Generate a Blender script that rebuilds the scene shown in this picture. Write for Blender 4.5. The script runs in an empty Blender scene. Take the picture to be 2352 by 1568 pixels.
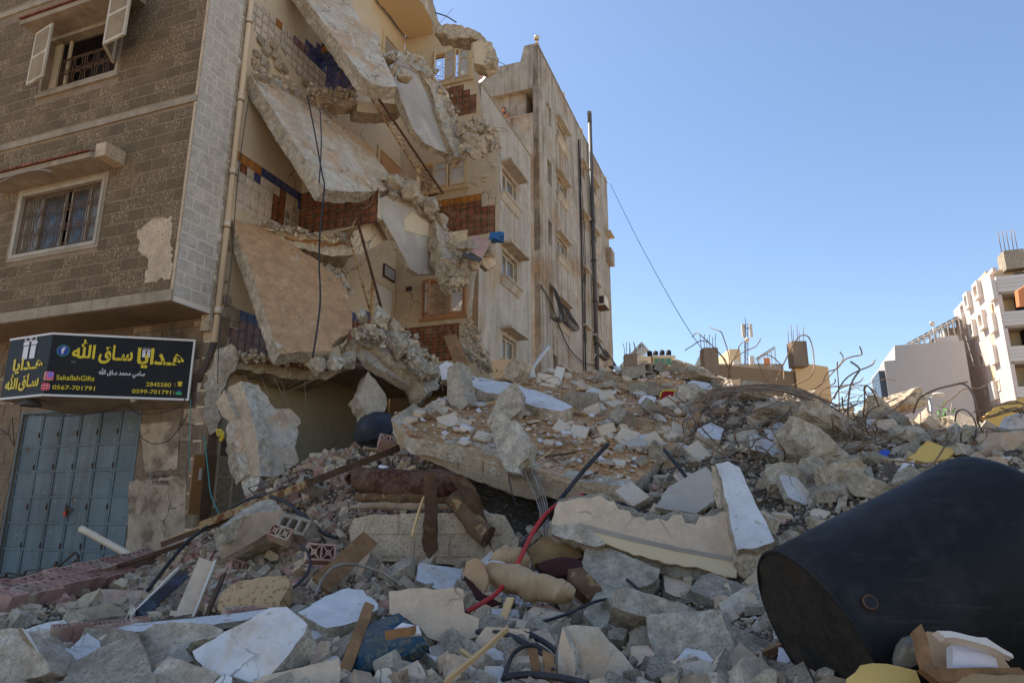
import bpy, bmesh, math, random
import numpy as np
from mathutils import Vector as V, Matrix, noise
from mathutils.geometry import delaunay_2d_cdt

R = random.Random(7)
sc = bpy.context.scene
COL = sc.collection
# ------------------------------------------------------------------ camera
FPX, CX, CY, PITCH = 1568.0, 1176.0, 784.0, math.radians(14)
CAM = V((0, 0, 1.2))
cd = bpy.data.cameras.new('camera'); cam = bpy.data.objects.new('camera', cd); COL.objects.link(cam)
cam.location = CAM; cam.rotation_euler = (math.pi/2 + PITCH, 0, 0)
cd.sensor_width = 36; cd.lens = 24.0; cd.clip_end = 5000
sc.camera = cam
# ------------------------------------------------------------------ sky, sun, exposure
SUN_EL, SUN_AZ = math.radians(56), math.radians(-46)      # azimuth measured from +Y (view direction), negative = left
w = bpy.data.worlds.new('World'); sc.world = w; w.use_nodes = True
nt = w.node_tree; bg = nt.nodes['Background']
sky = nt.nodes.new('ShaderNodeTexSky'); sky.sky_type = 'NISHITA'; sky.sun_disc = False
sky.sun_elevation = SUN_EL; sky.sun_rotation = SUN_AZ; sky.air_density = 1.0; sky.dust_density = 0.35; sky.ozone_density = 1.7; sky.altitude = 0
nt.links.new(sky.outputs[0], bg.inputs[0]); bg.inputs[1].default_value = 0.10
sd = bpy.data.lights.new('sun', 'SUN'); sd.energy = 4.6; sd.angle = math.radians(0.5); sd.color = (1, .95, .87)
sun = bpy.data.objects.new('sun', sd); COL.objects.link(sun)
sdir = V((math.sin(SUN_AZ)*math.cos(SUN_EL), math.cos(SUN_AZ)*math.cos(SUN_EL), math.sin(SUN_EL)))
sun.rotation_euler = sdir.to_track_quat('Z', 'Y').to_euler(); sun.location = (-20, 20, 40)
vs = sc.view_settings; vs.view_transform = 'Standard'; vs.look = 'None'; vs.gamma = 1; vs.exposure = 1.0
try: vs.use_curve_mapping = False
except Exception: pass
sc.cycles.max_bounces = 5; sc.cycles.diffuse_bounces = 4; sc.cycles.glossy_bounces = 2; sc.cycles.transmission_bounces = 4
sc.cycles.use_denoising = True; sc.cycles.caustics_reflective = False; sc.cycles.caustics_refractive = False

# ------------------------------------------------------------------ pixel rays (pixels of a 2352 x 1568 view of the photograph)
_cp, _sp = math.cos(PITCH), math.sin(PITCH)
def ray(x, y):
    dx, dy = (x-CX)/FPX, -(y-CY)/FPX
    return V((dx, _cp - dy*_sp, _sp + dy*_cp))
def P(x, y, Y):
    d = ray(x, y); return CAM + d*(Y/d.y)
def hit(x, y, p0, n):
    d = ray(x, y); return CAM + d*((p0-CAM).dot(n)/d.dot(n))
def project(p):
    q = p - CAM; z = q.y*_cp + q.z*_sp
    return (CX + FPX*q.x/z, CY - FPX*(-q.y*_sp + q.z*_cp)/z)
class Plane:
    """u runs right, v up, n towards the viewer"""
    def __init__(s, o, u, v, n=None):
        s.o, s.u, s.v = V(o), V(u).normalized(), V(v)
        s.n = V(n).normalized() if n is not None else s.u.cross(s.v).normalized()
        s.v = (s.v - s.v.dot(s.u)*s.u).normalized()
    def uv(s, x, y):
        h = hit(x, y, s.o, s.n) - s.o; return (h.dot(s.u), h.dot(s.v))
    def pt(s, a, b, d=0.0): return s.o + s.u*a + s.v*b + s.n*d
    def mat(s, a=0, b=0, d=0):
        m = Matrix((s.u, s.v, s.n)).transposed().to_4x4(); m.translation = s.pt(a, b, d); return m
    def off(s, d): return Plane(s.o + s.n*d, s.u, s.v, s.n)
def plane3(anch):
    a, b, c = [P(*q) for q in anch]
    n = (b-a).cross(c-a).normalized()
    if n.dot(CAM-a) < 0: n = -n
    u = V((0, 0, 1)).cross(n)
    if u.length < .05: u = V((1, 0, 0))
    u.normalize(); v = n.cross(u)
    return Plane(a, u, v, n)
UP = V((0, 0, 1))

# ------------------------------------------------------------------ materials
ALB = 1.75; WARM = (1.12, 1.0, .85)
def lin(*c):
    v = [ALB*w*(x/12.92 if x <= .04045 else ((x+.055)/1.055)**2.4) for x, w in zip([q/255 for q in c], WARM)]
    k = min(1, .78/max(v)); return tuple(q*k for q in v) + (1,)
class NB:
    def __init__(s, name):
        s.m = bpy.data.materials.new(name); s.m.use_nodes = True; s.t = s.m.node_tree
        s.b = s.t.nodes['Principled BSDF']; s.geo = None
    def n(s, kind, **kw):
        q = s.t.nodes.new('ShaderNode'+kind)
        for k, v in kw.items(): setattr(q, k, v)
        return q
    def l(s, a, b): s.t.links.new(a, b)
    def pos(s):
        if s.geo is None: s.geo = s.n('NewGeometry')
        return s.geo.outputs['Position']
    def noise(s, scale, detail=4, rough=.6, vec=None, dist=0):
        q = s.n('TexNoise'); q.inputs['Scale'].default_value = scale; q.inputs['Detail'].default_value = detail
        q.inputs['Roughness'].default_value = rough; q.inputs['Distortion'].default_value = dist
        s.l(vec or s.pos(), q.inputs['Vector']); return q.outputs['Fac']
    def ramp(s, fac, lo, hi):
        q = s.n('MapRange'); q.inputs['From Min'].default_value = lo; q.inputs['From Max'].default_value = hi; q.clamp = True
        s.l(fac, q.inputs['Value']); return q.outputs['Result']
    def math(s, op, a, b):
        q = s.n('Math', operation=op)
        for i, z in enumerate((a, b)):
            if isinstance(z, (int, float)): q.inputs[i].default_value = z
            else: s.l(z, q.inputs[i])
        return q.outputs[0]
    def mix(s, fac, a, b, mode='MIX'):
        q = s.n('Mix', data_type='RGBA', blend_type=mode)
        if isinstance(fac, (int, float)): q.inputs[0].default_value = fac
        else: s.l(fac, q.inputs[0])
        for i, z in ((6, a), (7, b)):
            if isinstance(z, tuple): q.inputs[i].default_value = z
            else: s.l(z, q.inputs[i])
        return q.outputs[2]
    def bump(s, h, strength, dist=.02, prev=None):
        q = s.n('Bump'); q.inputs['Strength'].default_value = strength; q.inputs['Distance'].default_value = dist
        s.l(h, q.inputs['Height'])
        if prev is not None: s.l(prev, q.inputs['Normal'])
        return q.outputs[0]
    def stretch(s, x, y, z):
        q = s.n('VectorMath', operation='MULTIPLY'); s.l(s.pos(), q.inputs[0]); q.inputs[1].default_value = (x, y, z); return q.outputs[0]
MATS = {}
def M(name, c1, c2=None, scale=1.5, lo=.35, hi=.65, rough=.88, bump=.5, bs=40, bd=.015, c3=None, s3=.7, t3=(.55, .68),
      speck=None, ss=60, ts=(.6, .66), metal=0, rnd=.0, streak=None, spec=.3, pit=0, grime=0, gs=7, crack=0, cm=.5):
    k = NB(name); col = c1
    if c2: col = k.mix(k.ramp(k.noise(scale, 6, .65), lo, hi), c1, c2)
    if c3: col = k.mix(k.ramp(k.noise(s3, 5, .6, dist=.4), *t3), col, c3)
    if streak:
        col = k.mix(k.math('MULTIPLY', k.ramp(k.noise(1, 5, .6, vec=k.stretch(3.2, 3.2, .22)), .48, .75), streak[1]), col, streak[0])
    if grime:
        g = k.ramp(k.noise(gs, 8, .78), .36, .66); gm = k.n('MapRange'); gm.inputs['To Min'].default_value = 1-grime; gm.inputs['To Max'].default_value = 1+grime*.35; k.l(g, gm.inputs['Value'])
        cb = k.n('CombineColor')
        for i_ in range(3): k.l(gm.outputs[0], cb.inputs[i_])
        col = k.mix(1.0, col, cb.outputs[0], 'MULTIPLY')
    if crack:
        vv_ = k.n('TexVoronoi', feature='DISTANCE_TO_EDGE'); vv_.inputs['Scale'].default_value = crack
        ad_ = k.n('VectorMath', operation='MULTIPLY_ADD'); nz_ = k.n('TexNoise'); nz_.inputs['Scale'].default_value = 3.5; nz_.inputs['Detail'].default_value = 6; k.l(k.pos(), nz_.inputs['Vector'])
        k.l(nz_.outputs['Color'], ad_.inputs[0]); ad_.inputs[1].default_value = (.35,)*3; k.l(k.pos(), ad_.inputs[2]); k.l(ad_.outputs[0], vv_.inputs['Vector'])
        ck = k.math('MULTIPLY', k.math('SUBTRACT', 1, k.ramp(vv_.outputs['Distance'], .004, .016)), k.ramp(k.noise(.9, 3, .6), cm, cm+.08))
        col = k.mix(k.math('MULTIPLY', ck, .75), col, lin(52,46,40))
    if speck: col = k.mix(k.ramp(k.noise(ss, 2, .5), *ts), col, speck)
    if rnd:
        oi = k.n('ObjectInfo'); k.pos(); f = k.math('FRACT', k.math('ADD', oi.outputs['Random'], k.geo.outputs['Random Per Island']), 0)
        q = k.n('MapRange'); q.inputs['To Min'].default_value = 1-rnd; q.inputs['To Max'].default_value = 1+rnd*.7
        k.l(f, q.inputs['Value'])
        hsv = k.n('HueSaturation'); k.l(q.outputs[0], hsv.inputs['Value'])
        if isinstance(col, tuple): hsv.inputs['Color'].default_value = col
        else: k.l(col, hsv.inputs['Color'])
        col = hsv.outputs[0]
    if isinstance(col, tuple): k.b.inputs['Base Color'].default_value = col
    else: k.l(col, k.b.inputs['Base Color'])
    k.b.inputs['Roughness'].default_value = rough; k.b.inputs['Metallic'].default_value = metal
    k.b.inputs['Specular IOR Level'].default_value = spec
    if bump:
        nb = k.bump(k.noise(bs, 5, .7), bump, bd)
        if pit:
            v = k.n('TexVoronoi'); v.inputs['Scale'].default_value = pit; k.l(k.pos(), v.inputs['Vector'])
            nb = k.bump(v.outputs['Distance'], .5, .02, nb)
        k.l(nb, k.b.inputs['Normal'])
    MATS[name] = k.m; return k.m
def flat(name, c, rough=.6, metal=0, spec=.4):
    m = bpy.data.materials.new(name); m.use_nodes = True; b = m.node_tree.nodes['Principled BSDF']
    b.inputs['Base Color'].default_value = c; b.inputs['Roughness'].default_value = rough; b.inputs['Metallic'].default_value = metal
    b.inputs['Specular IOR Level'].default_value = spec; MATS[name] = m; return m

M('concrete', lin(174,166,154), lin(144,135,123), 2.2, rough=.93, bump=.9, bs=28, bd=.03, c3=lin(200,195,187), s3=2.6, t3=(.52,.62), speck=lin(124,117,108), ss=45, ts=(.58,.7), rnd=.16, pit=26, grime=.5, gs=10)
M('concrete_dust', lin(176,165,149), lin(146,135,120), 1.8, rough=.95, bump=.9, bs=24, bd=.03, c3=lin(196,184,166), s3=2.8, t3=(.53,.64), speck=lin(130,118,104), ss=38, ts=(.58,.7), rnd=.16, pit=22, grime=.5, gs=10)
M('slab_top', lin(158,142,124), lin(186,179,170), 1.6, .4,.62, rough=.95, bump=.8, bs=16, bd=.03, c3=lin(164,130,98), s3=1.3, t3=(.50,.74), speck=lin(196,190,182), ss=7, ts=(.62,.7), grime=.26, gs=5, crack=1.6, cm=.45)
M('slab_sand', lin(146,116,88), lin(160,131,103), 2.5, rough=.97, bump=1, bs=9, bd=.05, c3=lin(180,172,164), s3=2.2, t3=(.60,.70), speck=lin(210,200,190), ss=22, ts=(.7,.74), grime=.28, gs=6, crack=1.2, cm=.52)
M('underside', lin(148,143,138), lin(134,128,124), 1.0, rough=.85, bump=.15, bs=30, c3=lin(160,156,150), s3=.8, grime=.10, gs=3, crack=.9, cm=.5)
M('plaster_white', lin(182,184,192), lin(164,164,168), 1.4, rough=.8, bump=.2, bs=25, bd=.01, speck=lin(140,132,122), ss=14, ts=(.64,.72), rnd=.08, c3=lin(160,150,138), s3=2.2, t3=(.56,.72), grime=.2, gs=4, crack=1.8, cm=.5)
M('plaster_cream', lin(176,164,144), lin(162,151,132), .9, rough=.85, bump=.15, bs=40, bd=.01, c3=lin(150,136,114), s3=.9, t3=(.58,.8), grime=.10, gs=2.5, crack=.8, cm=.54)
M('plaster_yellow', lin(184,168,142), lin(170,154,129), .9, rough=.85, bump=.15, bs=40, bd=.01)
M('plaster_tan', lin(180,162,144), lin(166,149,133), 1.2, rough=.88, bump=.25, bs=30, bd=.01, rnd=.1, grime=.22, gs=6, crack=1.5, cm=.5)
M('facade_base', lin(118,104,88), lin(104,91,77), 1.5, rough=.93, bump=.6, bs=60, bd=.01, grime=.2)
M('facade_block', lin(88,76,62), lin(99,86,70), .8, rough=.95, bump=1, bs=60, bd=.02, speck=lin(142,126,105), ss=34, ts=(.55,.64), rnd=.07, grime=.2, gs=3)
M('facade_block_dark', lin(85,73,59), lin(95,82,66), .8, rough=.95, bump=1, bs=60, bd=.02, speck=lin(124,108,90), ss=38, ts=(.60,.68), rnd=.08, grime=.2, gs=3)
M('facade_pale', lin(170,155,138), lin(152,138,122), 1.6, rough=.93, bump=.9, bs=60, bd=.02, speck=lin(128,114,98), ss=36, ts=(.56,.64), rnd=.07, grime=.26, gs=5)
M('trim', lin(134,124,112), lin(116,107,96), 1.3, rough=.9, bump=.4, bs=40, streak=(lin(90,80,70), .6), grime=.2, gs=4)
M('white_block', lin(212,208,204), lin(192,187,182), 2.5, .4,.6, rough=.95, bump=1, bs=85, bd=.02, speck=lin(108,102,96), ss=70, ts=(.58,.63), rnd=.07, grime=.24, gs=4)
M('white_base', lin(218,214,210), lin(204,199,195), 1.5, rough=.9, bump=.4, bs=60)
M('shop_wall', lin(112,98,84), lin(92,80,69), 1.2, rough=.93, bump=.7, bs=60, bd=.015, speck=lin(140,124,106), ss=70, ts=(.6,.66), c3=lin(76,66,58), s3=.8, rnd=.08, grime=.25, gs=4)
M('shop_pale', lin(150,136,122), lin(128,114,100), 2.2, rough=.9, bump=.5, bs=30, c3=lin(104,90,78), s3=2.2, t3=(.5,.6), grime=.25, gs=5, crack=1.5)
M('blue_paint', lin(85,97,105), lin(74,86,95), 1.2, rough=.62, bump=.3, bs=6, bd=.012, c3=lin(74,60,48), s3=4.2, t3=(.62,.72), streak=(lin(62,60,57), .7), speck=lin(110,108,102), ss=16, ts=(.66,.72), rnd=.1)
M('rust', lin(66,50,38), lin(88,68,50), 8, rough=.85, bump=.6, bs=80, bd=.005)
M('rust_cream', lin(136,114,84), lin(92,60,38), 9, .48,.56, rough=.75, bump=.4, bs=80, bd=.004)
M('rust_dark', lin(58,44,36), lin(84,60,44), 9, rough=.8, bump=.4, bs=80, bd=.004, grime=.2)
M('rebar', lin(96,84,75), lin(116,96,78), 6, rough=.7, bump=.7, bs=160, bd=.004, metal=.3)
M('rebar_grey', lin(122,118,116), lin(100,90,80), 6, rough=.6, bump=.7, bs=160, bd=.004, metal=.4)
M('wood', lin(132,100,70), lin(104,78,54), 3, rough=.85, bump=.5, bs=30, rnd=.2, grime=.3, gs=14)
M('wood_pale', lin(186,158,118), lin(164,134,96), 3, rough=.8, bump=.4, bs=30, rnd=.15)
M('wood_dark', lin(76,58,44), lin(60,46,36), 3, rough=.8, bump=.4, bs=30, rnd=.15)
M('door_brown', lin(112,84,52), lin(96,70,42), 1.5, rough=.6, bump=.1, bs=20)
M('shutter', lin(158,152,142), lin(138,131,120), 2, rough=.7, bump=.2, bs=40, streak=(lin(110,100,88), .5))
M('shutter_slat', lin(124,118,108), lin(104,98,88), 2, rough=.75, bump=.2, bs=40)
M('frame_white', lin(196,192,186), lin(172,166,158), 2, rough=.6, bump=.15, bs=30)
M('frame_tan', lin(176,160,132), lin(156,140,114), 2, rough=.6, bump=.15, bs=30)
M('frame_dull', lin(140,136,130), lin(120,115,108), 2, rough=.7, bump=.15, bs=30, streak=(lin(90,84,76), .5))
M('frame_brown', lin(150,116,88), lin(130,98,72), 2, rough=.6, bump=.15, bs=30)
M('roof_tile', lin(124,74,58), lin(98,60,48), 4, rough=.9, bump=.4, bs=50, rnd=.2)
M('pipe_white', lin(196,186,172), lin(178,166,150), 1.5, rough=.55, bump=.05, bs=20, streak=(lin(140,118,96), .4))
M('pipe_dark', lin(72,72,74), lin(60,58,58), 1, rough=.6, bump=.1, bs=20, streak=(lin(110,90,74), .5))
M('pink_brick', lin(150,116,108), lin(130,100,93), 4, rough=.92, bump=.6, bs=50, c3=lin(156,142,130), s3=3, t3=(.45,.62), rnd=.18, grime=.25)
M('pink_pale', lin(160,128,122), lin(138,112,106), 4, rough=.92, bump=.5, bs=50, c3=lin(160,146,136), s3=3, rnd=.15)
M('brown_debris', lin(146,130,114), lin(124,110,96), 3, rough=.95, bump=.7, bs=40, rnd=.22, grime=.3)
M('cinder', lin(158,151,141), lin(136,129,119), 3, rough=.97, bump=1, bs=90, bd=.02, speck=lin(104,97,89), ss=60, ts=(.56,.66), rnd=.14, grime=.42, gs=11)
M('sand', lin(160,124,88), lin(140,110,80), 2, rough=.98, bump=.8, bs=25, bd=.03, speck=lin(178,166,152), ss=30, ts=(.6,.68), c3=lin(138,126,114), s3=1.2, grime=.3)
M('dirt', lin(86,77,67), lin(70,62,54), 2, rough=.98, bump=1, bs=20, bd=.05, speck=lin(140,130,120), ss=26, ts=(.58,.68), c3=lin(120,106,92), s3=1.1, grime=.4)
M('street', lin(110,104,98), lin(92,88,84), 1, rough=.95, bump=.4, bs=40)
M('roof_grey', lin(134,126,118), lin(116,110,104), .6, rough=.95, bump=.3, bs=20)
M('b_plaster', lin(158,153,146), lin(141,136,129), .9, rough=.93, bump=.5, bs=40, c3=lin(148,134,116), s3=.6, streak=(lin(100,90,80), .6), speck=lin(134,120,104), ss=40, ts=(.62,.7), grime=.2, gs=3)
M('c_plaster', lin(154,149,141), lin(138,132,124), .5, rough=.93, bump=.4, bs=30, c3=lin(136,116,94), s3=.35, t3=(.5,.64), streak=(lin(88,77,65), .95), grime=.28, gs=1.6)
M('c_trim', lin(156,150,141), lin(139,133,124), 1.2, rough=.9, bump=.2, bs=30, streak=(lin(110,96,80), .5))
M('grey_wall', lin(142,144,150), lin(136,138,144), .1, rough=.95, bump=.1, bs=5)
M('brown_wall', lin(112,96,80), lin(102,88,74), .2, rough=.95, bump=.3, bs=6)
M('tan_wall', lin(186,160,124), lin(178,152,118), .2, rough=.95, bump=.2, bs=6)
M('cream_wall', lin(212,196,168), lin(200,184,158), .2, rough=.95, bump=.1, bs=6)
M('pillar', lin(120,108,96), lin(104,92,82), 1.5, rough=.95, bump=.4, bs=20, streak=(lin(84,74,66), .6))
M('far_white', lin(196,196,198), lin(184,184,186), .3, rough=.9, bump=.1, bs=8, rnd=.05)
M('rose_brick', lin(174,167,168), lin(160,152,153), 1.4, rough=.95, bump=.3, bs=6, rnd=.08)
M('tank_black', lin(17,18,23), lin(24,26,32), .9, rough=.46, bump=.3, bs=9, bd=.008, c3=lin(46,46,50), s3=2.4, t3=(.56,.85), speck=lin(66,64,64), ss=13, ts=(.70,.78), spec=.4)
M('tank_cap', lin(30,28,26), lin(50,44,38), 3.5, rough=.75, bump=1, bs=22, bd=.02, c3=lin(70,61,52), s3=2.2, t3=(.55,.72), grime=.5, gs=16)
def tank_mat():
    k = NB('tank_black'); col = k.mix(k.ramp(k.noise(.9, 5, .6), .35, .65), lin(15,15,17), lin(21,22,25))
    col = k.mix(k.math('MULTIPLY', k.ramp(k.noise(1.6, 6, .7), .5, .8), .6), col, lin(58,57,58))
    for st, th, c in (((1.2,1.2,26), (.585,.63), lin(60,60,63)), ((3,3,38), (.60,.66), lin(46,40,36))):
        col = k.mix(k.math('MULTIPLY', k.ramp(k.noise(1, 4, .65, vec=k.stretch(*st), dist=.6), *th), k.math('MULTIPLY', k.ramp(k.noise(2.3, 3, .6), .45, .75), .55)), col, c)
    k.l(col, k.b.inputs['Base Color']); k.l(k.ramp(k.noise(3, 5, .7), -.55, 1.1), k.b.inputs['Roughness']); k.b.inputs['Specular IOR Level'].default_value = .24
    k.l(k.bump(k.noise(1.2, 3, .6), .25, .05, k.bump(k.noise(30, 4, .7), .25, .004)), k.b.inputs['Normal']); MATS['tank_black'] = k.m
tank_mat()
M('cable_black', lin(28,29,33), lin(44,45,50), 5, rough=.5, bump=.1, bs=30)
M('cable_red', lin(150,38,40), lin(132,44,44), 5, rough=.5, bump=.1, bs=30)
M('foam_tan', lin(134,112,84), lin(110,90,66), 4, rough=.95, bump=.4, bs=30, rnd=.1)
M('cloth_brown', lin(74,54,40), lin(58,42,32), 5, rough=.97, bump=.5, bs=120, bd=.004, c3=lin(88,68,52), s3=3)
M('cloth_maroon', lin(58,34,32), lin(46,28,27), 5, rough=.97, bump=.4, bs=120, bd=.004)
M('carpet', lin(92,74,56), lin(74,58,44), 7, rough=.98, bump=.5, bs=120, bd=.004, c3=lin(122,100,74), s3=6, t3=(.55,.6))
M('mattress', lin(146,126,102), lin(126,106,84), 2, rough=.95, bump=.4, bs=120, bd=.004, c3=lin(128,98,68), s3=4, t3=(.58,.7))
M('dark_plastic', lin(44,46,54), lin(32,33,40), 2, rough=.5, bump=.2, bs=20, c3=lin(62,74,94), s3=1.6, t3=(.55,.7))
M('dark_metal', lin(48,46,46), lin(70,62,56), 5, rough=.7, bump=.3, bs=50, bd=.005)
M('yellow_foam', lin(206,176,108), lin(190,158,92), 3, rough=.95, bump=.5, bs=40, bd=.01)
M('cardboard', lin(152,126,100), lin(134,110,86), 3, rough=.95, bump=.3, bs=40)
M('tape_white', lin(206,200,198), lin(184,178,176), 5, rough=.8, bump=.3, bs=40)
M('cloth_white', lin(196,194,202), lin(170,168,178), 4, rough=.95, bump=.3, bs=40)
M('cloth_red', lin(128,24,28), lin(104,20,24), 4, rough=.95, bump=.3, bs=60)
M('tan_patch', lin(176,160,136), lin(160,146,124), 3, rough=.9, bump=.3, bs=30, grime=.3)
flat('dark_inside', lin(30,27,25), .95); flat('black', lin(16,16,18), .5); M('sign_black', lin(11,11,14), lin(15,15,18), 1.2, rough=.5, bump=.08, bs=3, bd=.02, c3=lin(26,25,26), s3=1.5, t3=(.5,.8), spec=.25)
flat('sign_edge', lin(170,170,174), .4); flat('yellow_print', lin(196,176,40), .5); flat('white_print', lin(190,192,204), .5)
flat('blue_print', lin(22,44,120), .4); flat('red_print', lin(176,30,48), .5); flat('green_print', lin(40,130,80), .5)
flat('pink_print', lin(190,60,120), .5); flat('orange_print', lin(176,112,72), .5); flat('violet_print', lin(100,70,170), .5)
flat('skin', lin(176,124,96), .6); flat('hair', lin(24,20,18), .7); flat('shirt', lin(150,96,70), .9)
flat('lamp_globe', lin(236,222,190), .35); flat('blue_plastic', lin(30,78,130), .7); flat('blue_tarp', lin(36,70,150), .6)
flat('stencil', lin(52,46,42), .9); flat('leaf', lin(86,140,50), .7); flat('leaf_dark', lin(48,92,34), .7); flat('twig', lin(90,70,50), .9)
flat('wire', lin(40,40,44), .6); flat('grout', lin(96,84,74), .9); flat('red_lid', lin(150,40,36), .6); flat('green_glass', lin(60,100,84), .3)
flat('solar', lin(40,44,58), .3, spec=.6); flat('steel', lin(150,152,156), .5, .5); flat('teal_wire', lin(40,110,110), .6); flat('yellow_wire', lin(170,150,50), .6)
flat('copper_pipe', lin(170,104,72), .7); flat('ac_white', lin(214,208,196), .6); flat('dish_pink', lin(196,160,152), .6)
def glassy(name, c, rough, alpha_mix):
    k = NB(name); k.b.inputs['Base Color'].default_value = c; k.b.inputs['Roughness'].default_value = rough; k.b.inputs['Specular IOR Level'].default_value = .6
    tr = k.n('BsdfTranslucent'); tr.inputs[0].default_value = c; mx = k.n('MixShader'); mx.inputs[0].default_value = alpha_mix
    k.l(k.b.outputs[0], mx.inputs[1]); k.l(tr.outputs[0], mx.inputs[2]); k.l(mx.outputs[0], k.t.nodes['Material Output'].inputs[0]); MATS[name] = k.m
glassy('frosted', lin(214,220,228), .35, .6)
glassy('pane_dark', lin(50,50,48), .25, .0)
glassy('pane_grey', lin(96,94,88), .25, .15)

def tile_mat(name, base, ring, gap, uvscale=1.0, gloss=.22):
    """glazed wall tile, object space: x,y in -0.1..0.1"""
    k = NB(name); tc = k.n('TexCoord'); sp = k.n('SeparateXYZ'); k.l(tc.outputs['Object'], sp.inputs[0])
    ln = k.n('VectorMath', operation='LENGTH'); cb = k.n('CombineXYZ'); k.l(sp.outputs[0], cb.inputs[0]); k.l(sp.outputs[1], cb.inputs[1]); k.l(cb.outputs[0], ln.inputs[0])
    f = k.ramp(ln.outputs['Value'], .080, .092)
    f2 = k.ramp(ln.outputs['Value'], .052, .062)
    col = k.mix(f2, base, ring); col = k.mix(f, col, gap)
    col = k.mix(k.ramp(k.noise(6, 4, .6), .35, .7), col, k.mix(.35, base, gap))
    col = k.mix(k.ramp(k.noise(2.5, 5, .7), .52, .72), col, lin(120,104,90))
    oi = k.n('ObjectInfo'); q = k.n('MapRange'); q.inputs['To Min'].default_value = .82; q.inputs['To Max'].default_value = 1.12; k.l(oi.outputs['Random'], q.inputs[0])
    h = k.n('HueSaturation'); k.l(q.outputs[0], h.inputs['Value']); k.l(col, h.inputs['Color']); k.l(h.outputs[0], k.b.inputs['Base Color'])
    k.l(k.ramp(k.noise(9, 4, .6), 0, 1.6), k.b.inputs['Roughness']); k.b.inputs['Specular IOR Level'].default_value = .35
    MATS[name] = k.m
tile_mat('tile_brown', lin(118,76,54), lin(98,60,43), lin(40,23,18))
tile_mat('tile_blue', lin(62,70,112), lin(54,62,102), lin(44,50,86))
tile_mat('tile_gold', lin(146,98,44), lin(128,84,36), lin(112,70,34))
M('tile_bed', lin(208,196,184), lin(190,177,165), 3, rough=.95, bump=.8, bs=70, bd=.01, rnd=.1, grime=.2)
M('tile_bed_grey', lin(128,118,108), lin(112,102,92), 3, rough=.95, bump=.8, bs=70, bd=.01, rnd=.12)
def chips_mat():
    k = NB('terrazzo'); tc = k.n('TexCoord'); v = k.n('TexVoronoi'); v.inputs['Scale'].default_value = 40; v.inputs['Randomness'].default_value = 1
    k.l(tc.outputs['Object'], v.inputs['Vector'])
    f = k.ramp(v.outputs['Distance'], .30, .36)
    col = k.mix(f, lin(74,68,66), lin(182,170,156)); col = k.mix(k.ramp(k.noise(4, 4, .6), .45, .7), col, lin(158,140,118))
    k.l(col, k.b.inputs['Base Color']); k.b.inputs['Roughness'].default_value = .6; MATS['terrazzo'] = k.m
chips_mat()
def print_mat(name, base, mark, scale, lo, hi, mark2=None, stretch=(1,1,1), w=.5):
    k = NB(name); tc = k.n('TexCoord'); v = k.n('TexVoronoi', voronoi_dimensions='2D'); v.inputs['Scale'].default_value = scale
    sx_ = k.n('SeparateXYZ'); k.l(tc.outputs['Object'], sx_.inputs[0]); cx_ = k.n('CombineXYZ'); k.l(sx_.outputs[0], cx_.inputs[0]); k.l(k.math('ADD', sx_.outputs[2], k.math('MULTIPLY', sx_.outputs[1], .6)), cx_.inputs[1])
    mp = k.n('Mapping'); mp.inputs['Scale'].default_value = stretch; k.l(cx_.outputs[0], mp.inputs[0]); 
    nz = k.n('TexNoise'); nz.inputs['Scale'].default_value = scale*1.7; k.l(mp.outputs[0], nz.inputs['Vector'])
    ad = k.n('VectorMath', operation='MULTIPLY_ADD'); k.l(nz.outputs['Color'], ad.inputs[0]); ad.inputs[1].default_value = (w/scale,)*3; k.l(mp.outputs[0], ad.inputs[2])
    k.l(ad.outputs[0], v.inputs['Vector'])
    f = k.math('MULTIPLY', k.ramp(v.outputs['Distance'], lo, lo+.03), k.math('SUBTRACT', 1, k.ramp(v.outputs['Distance'], hi, hi+.03)))
    col = k.mix(f, base, mark)
    if mark2: col = k.mix(k.math('SUBTRACT', 1, k.ramp(v.outputs['Distance'], lo*.35, lo*.35+.04)), col, mark2)
    col = k.mix(k.ramp(k.noise(2.2, 5, .7), .45, .75), col, k.mix(.45, base, lin(120,106,92)))
    k.l(col, k.b.inputs['Base Color']); k.b.inputs['Roughness'].default_value = .95; k.b.inputs['Specular IOR Level'].default_value = .1
    k.l(k.bump(k.noise(150, 3, .6), .4, .004), k.b.inputs['Normal']); MATS[name] = k.m
print_mat('sofa_print', lin(58,38,34), lin(96,70,56), 13, .22, .30, lin(92,66,53), w=1.2)
print_mat('blue_floral', lin(34,60,78), lin(104,96,62), 15, .26, .33, lin(92,98,104), w=2.0)
print_mat('cushion_print', lin(150,126,98), lin(118,90,64), 14, -.1, .20, None, w=2.2)
print_mat('pillow_print', lin(52,52,54), lin(176,174,172), 14, .30, .37)

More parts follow.
